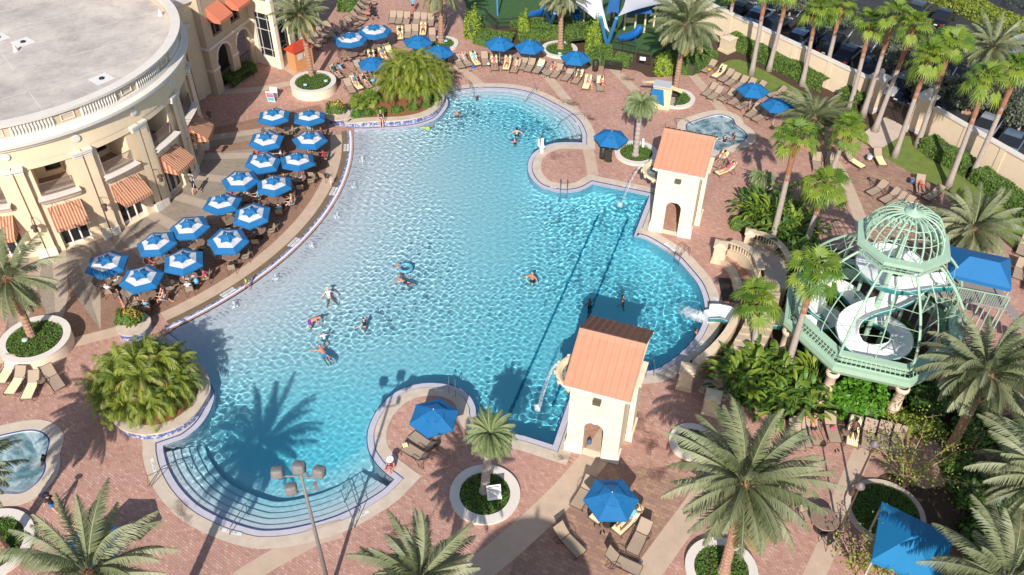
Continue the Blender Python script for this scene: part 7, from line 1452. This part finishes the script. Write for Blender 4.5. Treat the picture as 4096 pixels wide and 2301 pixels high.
# ================================================================ PEOPLE
def V3(*a): return Vector(a)
def skel(torso=(0,0,1),pel=(0,0,.93),th=((0,.05,-1),(0,.05,-1)),sh=((0,0,-1),(0,0,-1)),ua=((.35,0,-1),(-.35,0,-1)),fa=((.1,.2,-1),(-.1,.2,-1)),head=None,side=(1,0,0),foot=None,fat=1.0):
    """joints, parents, radii and body zone of a posed figure; sides: right first"""
    J=[];E_=[];Rr=[];Z=[]
    def j(p,r,z,par=None):
        J.append(Vector(p)); Rr.append(r if isinstance(r,tuple) else (r,r)); Z.append(z)
        if par is not None: E_.append((par,len(J)-1))
        return len(J)-1
    T_=Vector(torso).normalized(); S_=Vector(side); P=Vector(pel); S_=(S_-T_*S_.dot(T_)).normalized(); F_=T_.cross(S_)*-1
    p0=j(P,(.135*fat,.1*fat),'pelvis'); w=j(P+T_*.17,(.115*fat,.085*fat),'waist',p0); c=j(P+T_*.36,(.14*fat,.1*fat),'chest',w); u=j(P+T_*.47,(.1,.075),'chest',c); n=j(P+T_*.55,.05,'neck',u)
    H=Vector(head).normalized() if head else T_; h0=j(P+T_*.55+H*.09,.075,'head',n); h1=j(P+T_*.55+H*.17,.09,'head',h0); j(P+T_*.55+H*.245,.062,'head',h1)
    hc=P+T_*.55+H*.15
    for k,s in enumerate((1,-1)):
        hip=j(P+S_*s*.09-T_*.04,.088*fat,'pelvis',p0); d=Vector(th[k]).normalized(); m=j(J[hip]+d*.16,.08*fat,'thigh_up',hip); m2=j(J[hip]+d*.32,.062,'thigh_low',m); kn=j(J[hip]+d*.43,.052,'knee',m2)
        e=Vector(sh[k]).normalized(); ca=j(J[kn]+e*.14,.052,'shin',kn); an=j(J[kn]+e*.39,.034,'shin',ca); f=Vector(foot[k]).normalized() if foot else (d-e*d.dot(e)*0+F_*.001); f=Vector(foot[k]).normalized() if foot else ((F_ if abs(F_.dot(e))<.8 else T_*-1)); f=(f-e*f.dot(e)*.9).normalized(); hl=j(J[an]+e*.05,.036,'foot',an); j(J[hl]+f*.17+e*.0,.026,'foot',hl)
        sd=j(P+T_*.45+S_*s*.17,.052,'chest',u); a=Vector(ua[k]).normalized(); a=(S_*a.x+F_*0+Vector((0,0,0))) if False else a; el0=j(J[sd]+a*.14,.043,'uarm',sd); el=j(J[sd]+a*.28,.036,'elbow',el0); b=Vector(fa[k]).normalized(); fo=j(J[el]+b*.12,.034,'farm',el); wr=j(J[el]+b*.24,.024,'farm',fo); pm=j(J[wr]+b*.06,(.036,.018),'hand',wr)
        x=b.cross(Vector((.3,.5,.8))).normalized(); y=b.cross(x)
        for q in range(4):
            o=x*(.024-.016*q); f1=j(J[pm]+b*.035+o,.0095,'hand',pm); f2=j(J[f1]+b*.03+y*.008,.0085,'hand',f1); j(J[f2]+b*(.024 if q in (0,3) else .032)+y*.014,.0075,'hand',f2)
        t1=j(J[wr]+b*.025+x*.036,.011,'hand',wr); j(J[t1]+b*.035+x*.016+y*.012,.009,'hand',t1)
    return J,E_,Rr,Z,hc,H,F_
def arms(a,b): return (a,(-a[0],a[1],a[2])),(b,(-b[0],b[1],b[2]))
POSE={}
def pose(name,**k): POSE[name]=k
pose('stand',th=((.05,0,-1),(-.05,.06,-1)),ua=((.25,-.05,-1),(-.25,.05,-1)),fa=((.05,.25,-1),(-.05,.3,-1)))
pose('walk',th=((.05,.42,-1),(-.05,-.36,-1)),sh=((0,.05,-1),(0,-.6,-1)),ua=((.25,-.45,-1),(-.2,.4,-1)),fa=((.05,-.1,-1),(0,.6,-1)),pel=(0,0,.9),torso=(0,.08,1))
pose('sit',pel=(0,-.08,.52),torso=(0,-.05,1),th=((.2,1,.02),(-.2,1,.02)),sh=((0,.05,-1),(0,.05,-1)),ua=((.2,.55,-1),(-.2,.55,-1)),fa=((-.2,1,.1),(.2,1,.1)),foot=((0,1,0),(0,1,0)))
pose('eat',pel=(0,-.08,.52),torso=(0,.22,1),th=((.25,1,.02),(-.2,1,.02)),sh=((0,-.15,-1),(0,.15,-1)),ua=((.35,.75,-.7),(-.3,.6,-1)),fa=((-.4,.7,.4),(.3,1,.15)),foot=((0,1,0),(0,1,0)),head=(0,.3,1))
ba_=R(42)
pose('recline',pel=(0,.1,.47),torso=(0,.7,.7),side=(-1,0,0),th=((-.12,-1,.12),(.12,-1,.35)),sh=((0,-1,-.1),(0,-.9,-.42)),ua=((-.5,-.35,-.6),(.5,-.35,-.6)),fa=((.1,-1,.15),(.2,-.8,.3)),foot=((0,-.3,1),(0,-.4,1)))
pose('arms_back',pel=(0,.1,.47),torso=(0,.72,.66),side=(-1,0,0),th=((-.14,-1,.02),(.14,-1,.02)),sh=((0,-1,-.03),(0,-1,-.03)),ua=((-.9,.5,.35),(.9,.5,.35)),fa=((.75,.35,.5),(-.75,.35,.5)),foot=((0,-.3,1),(0,-.3,1)))
pose('reading',pel=(0,.1,.47),torso=(0,.55,.85),side=(-1,0,0),th=((-.12,-.9,.5),(.12,-.9,.55)),sh=((0,-.5,-.7),(0,-.5,-.75)),ua=((-.35,-.7,-.5),(.35,-.7,-.5)),fa=((.3,-.7,.5),(-.3,-.7,.5)),foot=((0,-1,.1),(0,-1,.1)))
pose('sit_side',pel=(0,.05,.47),torso=(.15,.05,1),side=(0,1,0),th=((1,.15,0),(1,-.15,0)),sh=((.1,0,-1),(.1,0,-1)),ua=((.45,.2,-1),(.45,-.2,-1)),fa=((1,-.1,.1),(1,.1,.1)),foot=((1,0,0),(1,0,0)),head=(.35,0,1))
pose('prone',pel=(0,-.1,.47),torso=(0,1,.05),side=(1,0,0),th=((.1,-1,0),(-.1,-1,0)),sh=((0,-1,.02),(0,-1,.02)),ua=((.9,.4,-.05),(-.9,.4,-.05)),fa=((-.5,.9,0),(.5,.9,0)),foot=((0,-1,-.2),(0,-1,-.2)))
pose('wade',pel=(0,0,.0),torso=(0,.05,1),th=((.08,.1,-1),(-.08,-.1,-1)),ua=((.9,.25,-.5),(-.9,.25,-.5)),fa=((.6,.7,-.2),(-.6,.7,-.2)))
pose('swim',pel=(0,0,-.12),torso=(0,1,.28),th=((.2,-1,-.1),(-.2,-1,-.35)),sh=((0,-1,.1),(0,-1,.1)),ua=((.9,.6,-.1),(-.9,.5,-.1)),fa=((.3,1,-.1),(-.6,.8,-.1)),head=(0,.7,.7),foot=((0,-1,-.2),(0,-1,-.2)))
pose('float_sit',pel=(0,0,-.1),torso=(0,-.35,.9),th=((.25,1,.0),(-.3,1,.05)),sh=((.35,1,-.25),(-.5,1,-.25)),ua=((.7,-.1,-.6),(-.7,-.1,-.6)),fa=((.4,.6,-.2),(-.4,.6,-.2)),foot=((0,.5,.8),(0,.5,.8)))
pose('bend',pel=(0,-.1,.72),torso=(0,.9,.42),th=((.08,.1,-1),(-.08,.05,-1)),sh=((0,-.15,-1),(0,-.15,-1)),ua=((.1,.35,-1),(-.1,.35,-1)),fa=((0,.2,-1),(0,.2,-1)),head=(0,1,0),fat=1.25)
pose('edge',pel=(0,-.1,.1),torso=(0,.12,1),th=((.12,1,.05),(-.1,1,.1)),sh=((0,.25,-1),(0,.15,-1)),ua=((.25,.55,-.9),(-.25,.5,-.9)),fa=((-.15,.8,-.3),(.15,.8,-.3)),foot=((0,1,0),(0,1,0)),head=(0,.4,1))
BODY={}
hairz=None
def body_mesh(pn):
    if pn in BODY: return BODY[pn]
    J,E_,Rr,Z,hc,H,F_=skel(**POSE[pn]); me=bpy.data.meshes.new('person'); me.from_pydata([tuple(p) for p in J],E_,[]); o=bpy.data.objects.new('tmp',me); COL.objects.link(o)
    mo=o.modifiers.new('s','SKIN'); mo.use_smooth_shade=True; sv=me.skin_vertices[0].data
    for i,r in enumerate(Rr): sv[i].radius=r
    sv[0].use_root=True; o.modifiers.new('u','SUBSURF').levels=1
    dg=bpy.context.evaluated_depsgraph_get(); ev=o.evaluated_get(dg); m=bpy.data.meshes.new_from_object(ev); bpy.data.objects.remove(o); m.name='person_'+pn
    # nose and ears grow from the head surface
    v=np.array([p.co[:] for p in m.vertices]); F2=F_ if abs(H.dot(F_))<.9 else H.cross(Vector((1,0,0))); Fh=(F2-H*F2.dot(H)).normalized(); Sh=H.cross(Fh)
    for p in m.vertices:
        d=p.co-hc
        if d.length<.16:
            if d.dot(Fh)>.06 and abs(d.dot(Sh))<.022 and abs(d.dot(H)-.005)<.03: p.co+=Fh*.022
            if abs(d.dot(Sh))>.06 and abs(d.dot(H))<.025 and abs(d.dot(Fh))<.03: p.co+=Sh*math.copysign(.014,d.dot(Sh))
    seg=[(np.array(J[a]),np.array(J[b]),Z[a] if Z[b] in('pelvis',) else Z[b],a,b) for a,b in E_]
    fc=np.array([p.center[:] for p in m.polygons]); best=np.full(len(fc),9.); zn=np.empty(len(fc),object)
    for a,b,z,_,_ in seg:
        ab=b-a; t=np.clip(((fc-a)@ab)/(ab@ab+1e-9),0,1); d=np.linalg.norm(fc-(a+t[:,None]*ab),axis=1); k=d<best; best[k]=d[k]; zn[k]=z
    BODY[pn]=(m,zn,hc,H,Fh,fc); return BODY[pn]
GM={}
ZON={'trunks':('pelvis','thigh_up'),'brief':('pelvis',),'top':('chest',),'shirt':('chest','waist','uarm'),'dress':('chest','waist','pelvis','thigh_up'),'onepiece':('chest','waist','pelvis')}
def garment(pn,g):
    if (pn,g) in GM: return GM[(pn,g)]
    m,zn,hc,H,Fh,fc=body_mesh(pn); m.calc_loop_triangles() if False else None
    if g=='hair': keep=[i for i in range(len(fc)) if zn[i]=='head' and ((Vector(fc[i])-hc).dot(H)>.055 or (Vector(fc[i])-hc).dot(Fh)<-.0)]; off=.014
    elif g=='hat': keep=[i for i in range(len(fc)) if zn[i]=='head' and (Vector(fc[i])-hc).dot(H)>.05]; off=.022
    else: keep=[i for i in range(len(fc)) if zn[i] in ZON[g]]; off=.012
    if g=='top':
        pass
    idx={}; vs=[];fs=[]
    for i in keep:
        f=[]
        for v in m.polygons[i].vertices:
            if v not in idx: idx[v]=len(vs); vs.append(tuple(m.vertices[v].co+m.vertices[v].normal*off))
            f.append(idx[v])
        fs.append(f)
    if g=='hat':
        x=H.cross(Fh); c=hc+H*.06; b=len(vs)
        for r in (.09,.2):
            for k in range(16): a=2*PI*k/16; vs.append(tuple(c+(Fh*math.cos(a)+x*math.sin(a))*r-H*(.02 if r>.1 else 0)))
        fs+=[[b+k,b+(k+1)%16,b+16+(k+1)%16,b+16+k] for k in range(16)]
    me=bpy.data.meshes.new(g); me.from_pydata(vs,[],fs); me.polygons.foreach_set('use_smooth',[True]*len(fs)); me.update(); GM[(pn,g)]=me; return me
SKIN=[mat('skin_fair',srgb(214,168,146),.6,.04,6),mat('skin_sunburnt',srgb(198,130,108),.6,.05,6),mat('skin_tanned',srgb(164,114,90),.6,.04,6),mat('skin_brown',srgb(106,72,56),.6,.04,6)]
CL={'black':bk,'blue':mat('swim_blue',(.02,.2,.42),.8),'navy':mat('navy_cloth',(.012,.018,.05),.9),'white':cw,'red':rd,'pink':pk,'purple':mat('purple_cloth',(.2,.02,.3),.8),'grey':mat('grey_cloth',(.08,.085,.1),.9),'green':mat('dark_green_cloth',(.02,.06,.05),.9),'lime':gn,'cyan':tq,'orange':mat('orange_cloth',(.8,.2,.05),.8),'yellow':towel,'maroon':mat('maroon_cloth',(.2,.02,.03),.9)}
HAIR={'dark':mat('dark_hair',(.02,.012,.01),.7),'brown':mat('brown_hair',(.08,.04,.02),.7),'blond':mat('blond_hair',(.4,.26,.1),.7),'grey':mat('grey_hair',(.35,.33,.3),.8)}
GPPL={}
def person(label,pn,loc,rz,skin,wear,hair='dark',hat=None,sc_=1.0,group=None,z=None):
    m,zn,hc,H,Fh,fc=body_mesh(pn); o=bpy.data.objects.new('person',m); COL.objects.link(o)
    if not m.materials: m.materials.append(SKIN[0])
    o.material_slots[0].link='OBJECT'; o.material_slots[0].material=SKIN[skin]; o.location=loc if z is None else (loc[0],loc[1],z); o.rotation_euler=(0,0,rz); o.scale=(sc_,)*3; tag(o,label,'person',group)
    def kid(nm,g,mt):
        me=garment(pn,g); q=bpy.data.objects.new(nm,me); COL.objects.link(q); q.parent=o
        if not me.materials: me.materials.append(mt)
        q.material_slots[0].link='OBJECT'; q.material_slots[0].material=mt
    for g,c in wear: kid({'trunks':'swim_trunks','brief':'swim_bottoms','top':'bikini_top','shirt':'shirt','dress':'dress','onepiece':'swimsuit'}[g],g,CL[c])
    if hat: kid('hat','hat',CL[hat])
    if hair: kid('hair','hair',HAIR[hair])
    if pn in('wade','swim','float_sit','bend','stand'): o.cycles.is_caustics_receiver=True
    return o
def face(px,py,qx,qy): d=G(qx,qy)-G(px,py); return math.atan2(-d.x,d.y)
GW='people in the pool'
def inwater(label,pn,px,py,rz,skin,wear,z=-.35,**k):
    g=G(px,py,WL); r=math.hypot(g.x-BC[0],g.y-BC[1])-RB; return person(label,pn,(g.x,g.y,0),R(rz),skin,wear,z=z,group=GW,**k)
inwater('woman in a pale sun hat sitting in the shallows','float_sit',828,748,200,0,[('top','white'),('brief','white')],z=-.02,hair=None,hat='yellow')
inwater('big man in purple trunks bending over in the shallows','bend',786,818,-80,1,[('trunks','purple')],z=-.42,hair='grey')
inwater('dark-haired woman turning in the water right of the child','wade',918,822,60,0,[('top','navy'),('brief','navy')],z=-.1)
inwater('child in a white shirt and blue shorts wading','wade',816,852,20,0,[('shirt','white'),('trunks','blue')],z=-.08,hair='brown',sc_=.7)
inwater('man with a sunburnt back and blue trunks stretched in the water','swim',816,892,35,1,[('trunks','blue')],z=.06)
inwater('child with arms on a clear blue swim ring','swim',1008,680,30,1,[('trunks','pink')],z=.05,sc_=.75,hair='brown')
inwater('boy swimming just below the swim ring','swim',1018,710,60,1,[('trunks','navy')],z=.05,sc_=.85)
inwater('person in an orange-red shirt alone in the middle of the pool','wade',1339,702,150,1,[('shirt','orange'),('trunks','grey')],z=-.22,hair='grey')
inwater('man with arms spread in the shade of the nearer tower roof','wade',1484,765,40,3,[('trunks','black')],z=-.4)
inwater('dark-haired swimmer at the edge of the tower shadow','wade',1568,755,80,1,[('top','black')],z=-.42)
inwater('man standing in the round bay with folded arms','wade',1300,336,180,0,[('trunks','grey')],z=-.25)
inwater('child in pink in the round bay below the man','wade',1295,358,20,0,[('onepiece','pink')],z=-.35,sc_=.75,hair='blond')
inwater('child in blue trunks near the top planter corner','wade',1149,290,-30,1,[('trunks','blue')],z=-.2,sc_=.75)
inwater('small child in black at the top steps','wade',1200,248,10,1,[('shirt','black')],z=-.15,sc_=.6)
inwater('child with a lime green float beside the top planter wall','swim',1070,322,110,0,[('top','lime')],z=.04,sc_=.75,hair='blond')
inwater('swimmer with only the head showing near the slide foam','wade',1752,835,90,1,[('trunks','navy')],z=-.52)
g=G(1020,675,WL); ringm=mat('clear_blue_vinyl',(.1,.4,.55),.15); o=MB().tube([(.42*math.cos(2*PI*i/24),.42*math.sin(2*PI*i/24),.03) for i in range(24)],.11,10,close=True).build('swim_ring',ringm,smooth=True,loc=g); tag(o,'clear blue swim ring floating left of the pool centre','swim ring')
g=G(1076,324,WL); o=MB().tube([(.16*math.cos(2*PI*i/14),.12*math.sin(2*PI*i/14),.03) for i in range(14)],.05,7,close=True).build('arm_float',gn,smooth=True,loc=g); tag(o,'lime green float beside the child at the top planter wall','float')
person('woman in a black bikini standing on the top planter ledge','stand',tuple(G(961,322,0).xy)+(0,),R(185),0,[('top','black'),('brief','black')],'blond')
person('child in a lime vest at the edge of the beach tiles','walk',tuple(G(623,728).xy)+(0,),R(-60),1,[('shirt','lime'),('trunks','orange')],'dark',sc_=.62)
person('small blond child in pale shorts on the beach walk','walk',tuple(G(835,470).xy)+(0,),R(200),0,[('trunks','white')],'blond',sc_=.62)
person('woman in a white sun hat sitting on the peninsula edge with feet in the water','edge',tuple(G(985,1178).xy)+(0,),face(985,1178,972,1196),1,[('onepiece','maroon')],None,'white')
person('man in a blue cap, black shirt and blue shorts walking at lower left','walk',tuple(G(144,1292).xy)+(0,),R(75),0,[('shirt','black'),('trunks','blue')],None,'navy')
person('man in dark clothes walking past the striped awnings','walk',tuple(G(494,492).xy)+(0,),R(150),0,[('shirt','navy'),('trunks','black')],'grey')
person('man in a grey shirt and red shorts standing at the front umbrella','stand',tuple(G(313,775).xy)+(0,),R(-70),0,[('shirt','grey'),('trunks','red')],'dark')
person('woman in a black dress seen from behind at the front umbrella','stand',tuple(G(349,766).xy)+(0,),R(-5),0,[('dress','black')],'dark')
person('woman in a pink bikini bottom walking past the front tables','walk',tuple(G(420,760).xy)+(0,),R(100),0,[('top','orange'),('brief','pink')],'blond')
person('person standing at the top edge beside the table','stand',tuple(G(1040,32).xy)+(0,),R(160),1,[('shirt','cyan'),('trunks','navy')],'dark')
for x,y,lb,sk,rz in ((103,1158,'dark-haired person sitting in the left hot tub',3,90),(1846,350,'man sitting at the edge of the upper right hot tub',1,60),(1822,358,'dark-haired person low in the upper right hot tub',0,20)): g=G(x,y,-.05); person(lb,'float_sit' if x<1000 else 'wade',(g.x,g.y,0),R(rz),sk,[('top','black')],'dark',z=-.2)
GS2='people on the loungers'
def on(key,i,pn,label,skin,wear,hair='dark',hat=None,sc_=1.0): l=LNG[(key,i)]; person(label,pn,tuple(l.location),l.rotation_euler.z,skin,wear,hair,hat,sc_,GS2)
for a in (('B',0,'recline','woman in a black bikini on the second row of loungers',0,[('top','black'),('brief','black')],'blond'),('B',3,'recline','man reclining on the yellow towel in the second row',1,[('trunks','navy')],'grey'),
  ('D',0,'recline','man in a dark green shirt on the lounger left of the palm clump',0,[('shirt','green'),('trunks','grey')],'grey'),('D',1,'arms_back','woman in a turquoise bikini beside the man in green',2,[('top','cyan'),('brief','cyan')]),('D',4,'reading','woman in a blue bikini and white sun hat left of the palm clump',0,[('top','blue'),('brief','blue')],None,'white'),('D',5,'recline','woman in a dark bikini with a white cap left of the palm clump',0,[('top','black'),('brief','navy')],None,'white'),('D',6,'sit_side','sunburnt person half hidden by the palm clump',1,[('trunks','red')]),('D',7,'recline','person behind the left plain blue umbrella',1,[('top','navy')],'brown'),('D',8,'recline','woman in a blue top on the yellow towel above the palm clump',1,[('top','blue'),('brief','blue')]),
  ('E',0,'sit_side','dark-tanned bald man sitting sideways at the start of the far curved row',3,[('trunks','black')],'dark'),('E',2,'arms_back','man in pale blue trunks with his arms behind his head, far row',0,[('trunks','cyan')],'grey'),('E',3,'recline','woman in a pale blue swimsuit in the far row',0,[('onepiece','cyan')]),('E',5,'recline','woman in dark bottoms with her feet on a yellow towel, far row',1,[('top','pink'),('brief','black')]),('E',6,'recline','sunburnt man in red shorts in the far row',1,[('trunks','red')]),('E',7,'recline','person with a striped towel right of the man in red shorts',0,[('brief','white')],'dark'),
  ('E',11,'sit_side','sunburnt man in white shorts sitting up in the far row',1,[('trunks','white')]),('E',14,'reading','woman reading on the lounger under the right umbrella edge',1,[('onepiece','grey')],'brown'),('E',15,'sit_side','blond woman in pink leaning forward on the far row',0,[('onepiece','pink')],'blond'),('E',16,'sit_side','tanned man sitting on the last lounger of the far row',1,[('trunks','black')],'dark'),
  ('F',1,'reading','child in a patterned swimsuit on the bright yellow towel by the lawn',0,[('onepiece','navy')],'brown',None,.8),('I',0,'recline','man in bright blue trunks behind the farther tower',1,[('trunks','blue')]),('I',1,'arms_back','woman in pink behind the farther tower',1,[('onepiece','pink')],'brown'),
  ('H',8,'prone','person lying face down in red shorts on the right terrace',1,[('trunks','red')]),('J',2,'arms_back','man with his hands behind his head under the stone columns',1,[('trunks','navy')]),('J',4,'reading','person holding a yellow towel under the stone columns',3,[('trunks','black')]),
  ('K',4,'arms_back','woman in a turquoise bikini by the sun circle umbrella',2,[('top','cyan'),('brief','cyan')],'brown'),('K',5,'recline','person mostly hidden under the sun circle umbrella',1,[('brief','red')])):
    on(*a)
rr_=random.Random(12); outf=[([('shirt','white'),('trunks','navy')],'white shirt'),([('shirt','red'),('trunks','grey')],'red shirt'),([('trunks','blue')],'blue trunks'),([('dress','maroon')],'maroon dress'),([('shirt','cyan'),('trunks','black')],'blue shirt'),([('top','pink'),('trunks','white')],'pink top')]
pick=[i for i in range(len(PC)) if (i//4) not in (3,5,7,10)]; pick=[i for i in pick if rr_.random()<.42]
for n_,i in enumerate(pick):
    p,rz,wh,sd=PC[i]; w,tx=outf[n_%6]; person(f'diner in {tx} {SDW[sd]} the table {wh}','eat' if n_%2 else 'sit',p,rz,(0,1,0,2)[n_%4],w,('dark','brown','blond','grey')[n_%4],group='diners at the cafe tables')
# push-chair by the couple at the top
g=G(941,45); t=thing('pushchair','black pushchair beside the couple on the sloping lounger row','pushchair',(g.x,g.y,0),R(30)); MB().add([(-.25,-.3,.45),(.25,-.3,.45),(.25,.3,.5),(-.25,.3,.5),(-.25,.35,1.0),(.25,.35,1.0)],[(0,1,2,3),(3,2,5,4)]).build('seat',bk,t)
for x in (-.28,.28):
    for y in (-.4,.4): MB().tube([(x,y+.13*math.cos(2*PI*k/12),.13+.13*math.sin(2*PI*k/12)) for k in range(12)],.025,5,close=True).build('wheel',bk,t)
MB().tube([(-.25,.4,.2),(-.25,.5,1.05),(.25,.5,1.05),(.25,.4,.2)],.02,5).build('handle',frm,t)
for x,y,rz,lb,w in ((930,42,100,'woman with an orange bag sitting by the pushchair',[('onepiece','black')]),(934,36,140,'man in black sitting by the pushchair',[('shirt','black'),('trunks','blue')])): g=G(x,y); person(lb,'sit',(g.x,g.y,-.08),R(rz),1,w,'dark')
# the hotel's domed stair turret behind the viewer, whose shadow falls across the bottom of the deck
tp=G(1345,1330); hh=17.0; q=tp.xy-Vector((SD.x,SD.y)).normalized()*(hh/math.tan(R(SUN_EL))); t=thing('domed_turret','domed turret of the hotel standing behind the viewpoint','tower',(q.x,q.y-.3,0))
MB().lathe([(3.4,0),(3.4,hh-3.2),(3.6,hh-3.0),(3.6,hh-2.7),(3.3,hh-2.6)],28).build('wall',cream,t); MB().lathe([(3.3*math.cos(a),hh-2.6+2.4*math.sin(a)) for a in [PI/2*i/8*.99 for i in range(9)]],28).build('dome_roof',terra,t,True); MB().lathe([(.35,0),(.4,.5),(.15,.9),(.01,1.6)],10,(0,0,hh-.3)).build('finial',white,t)
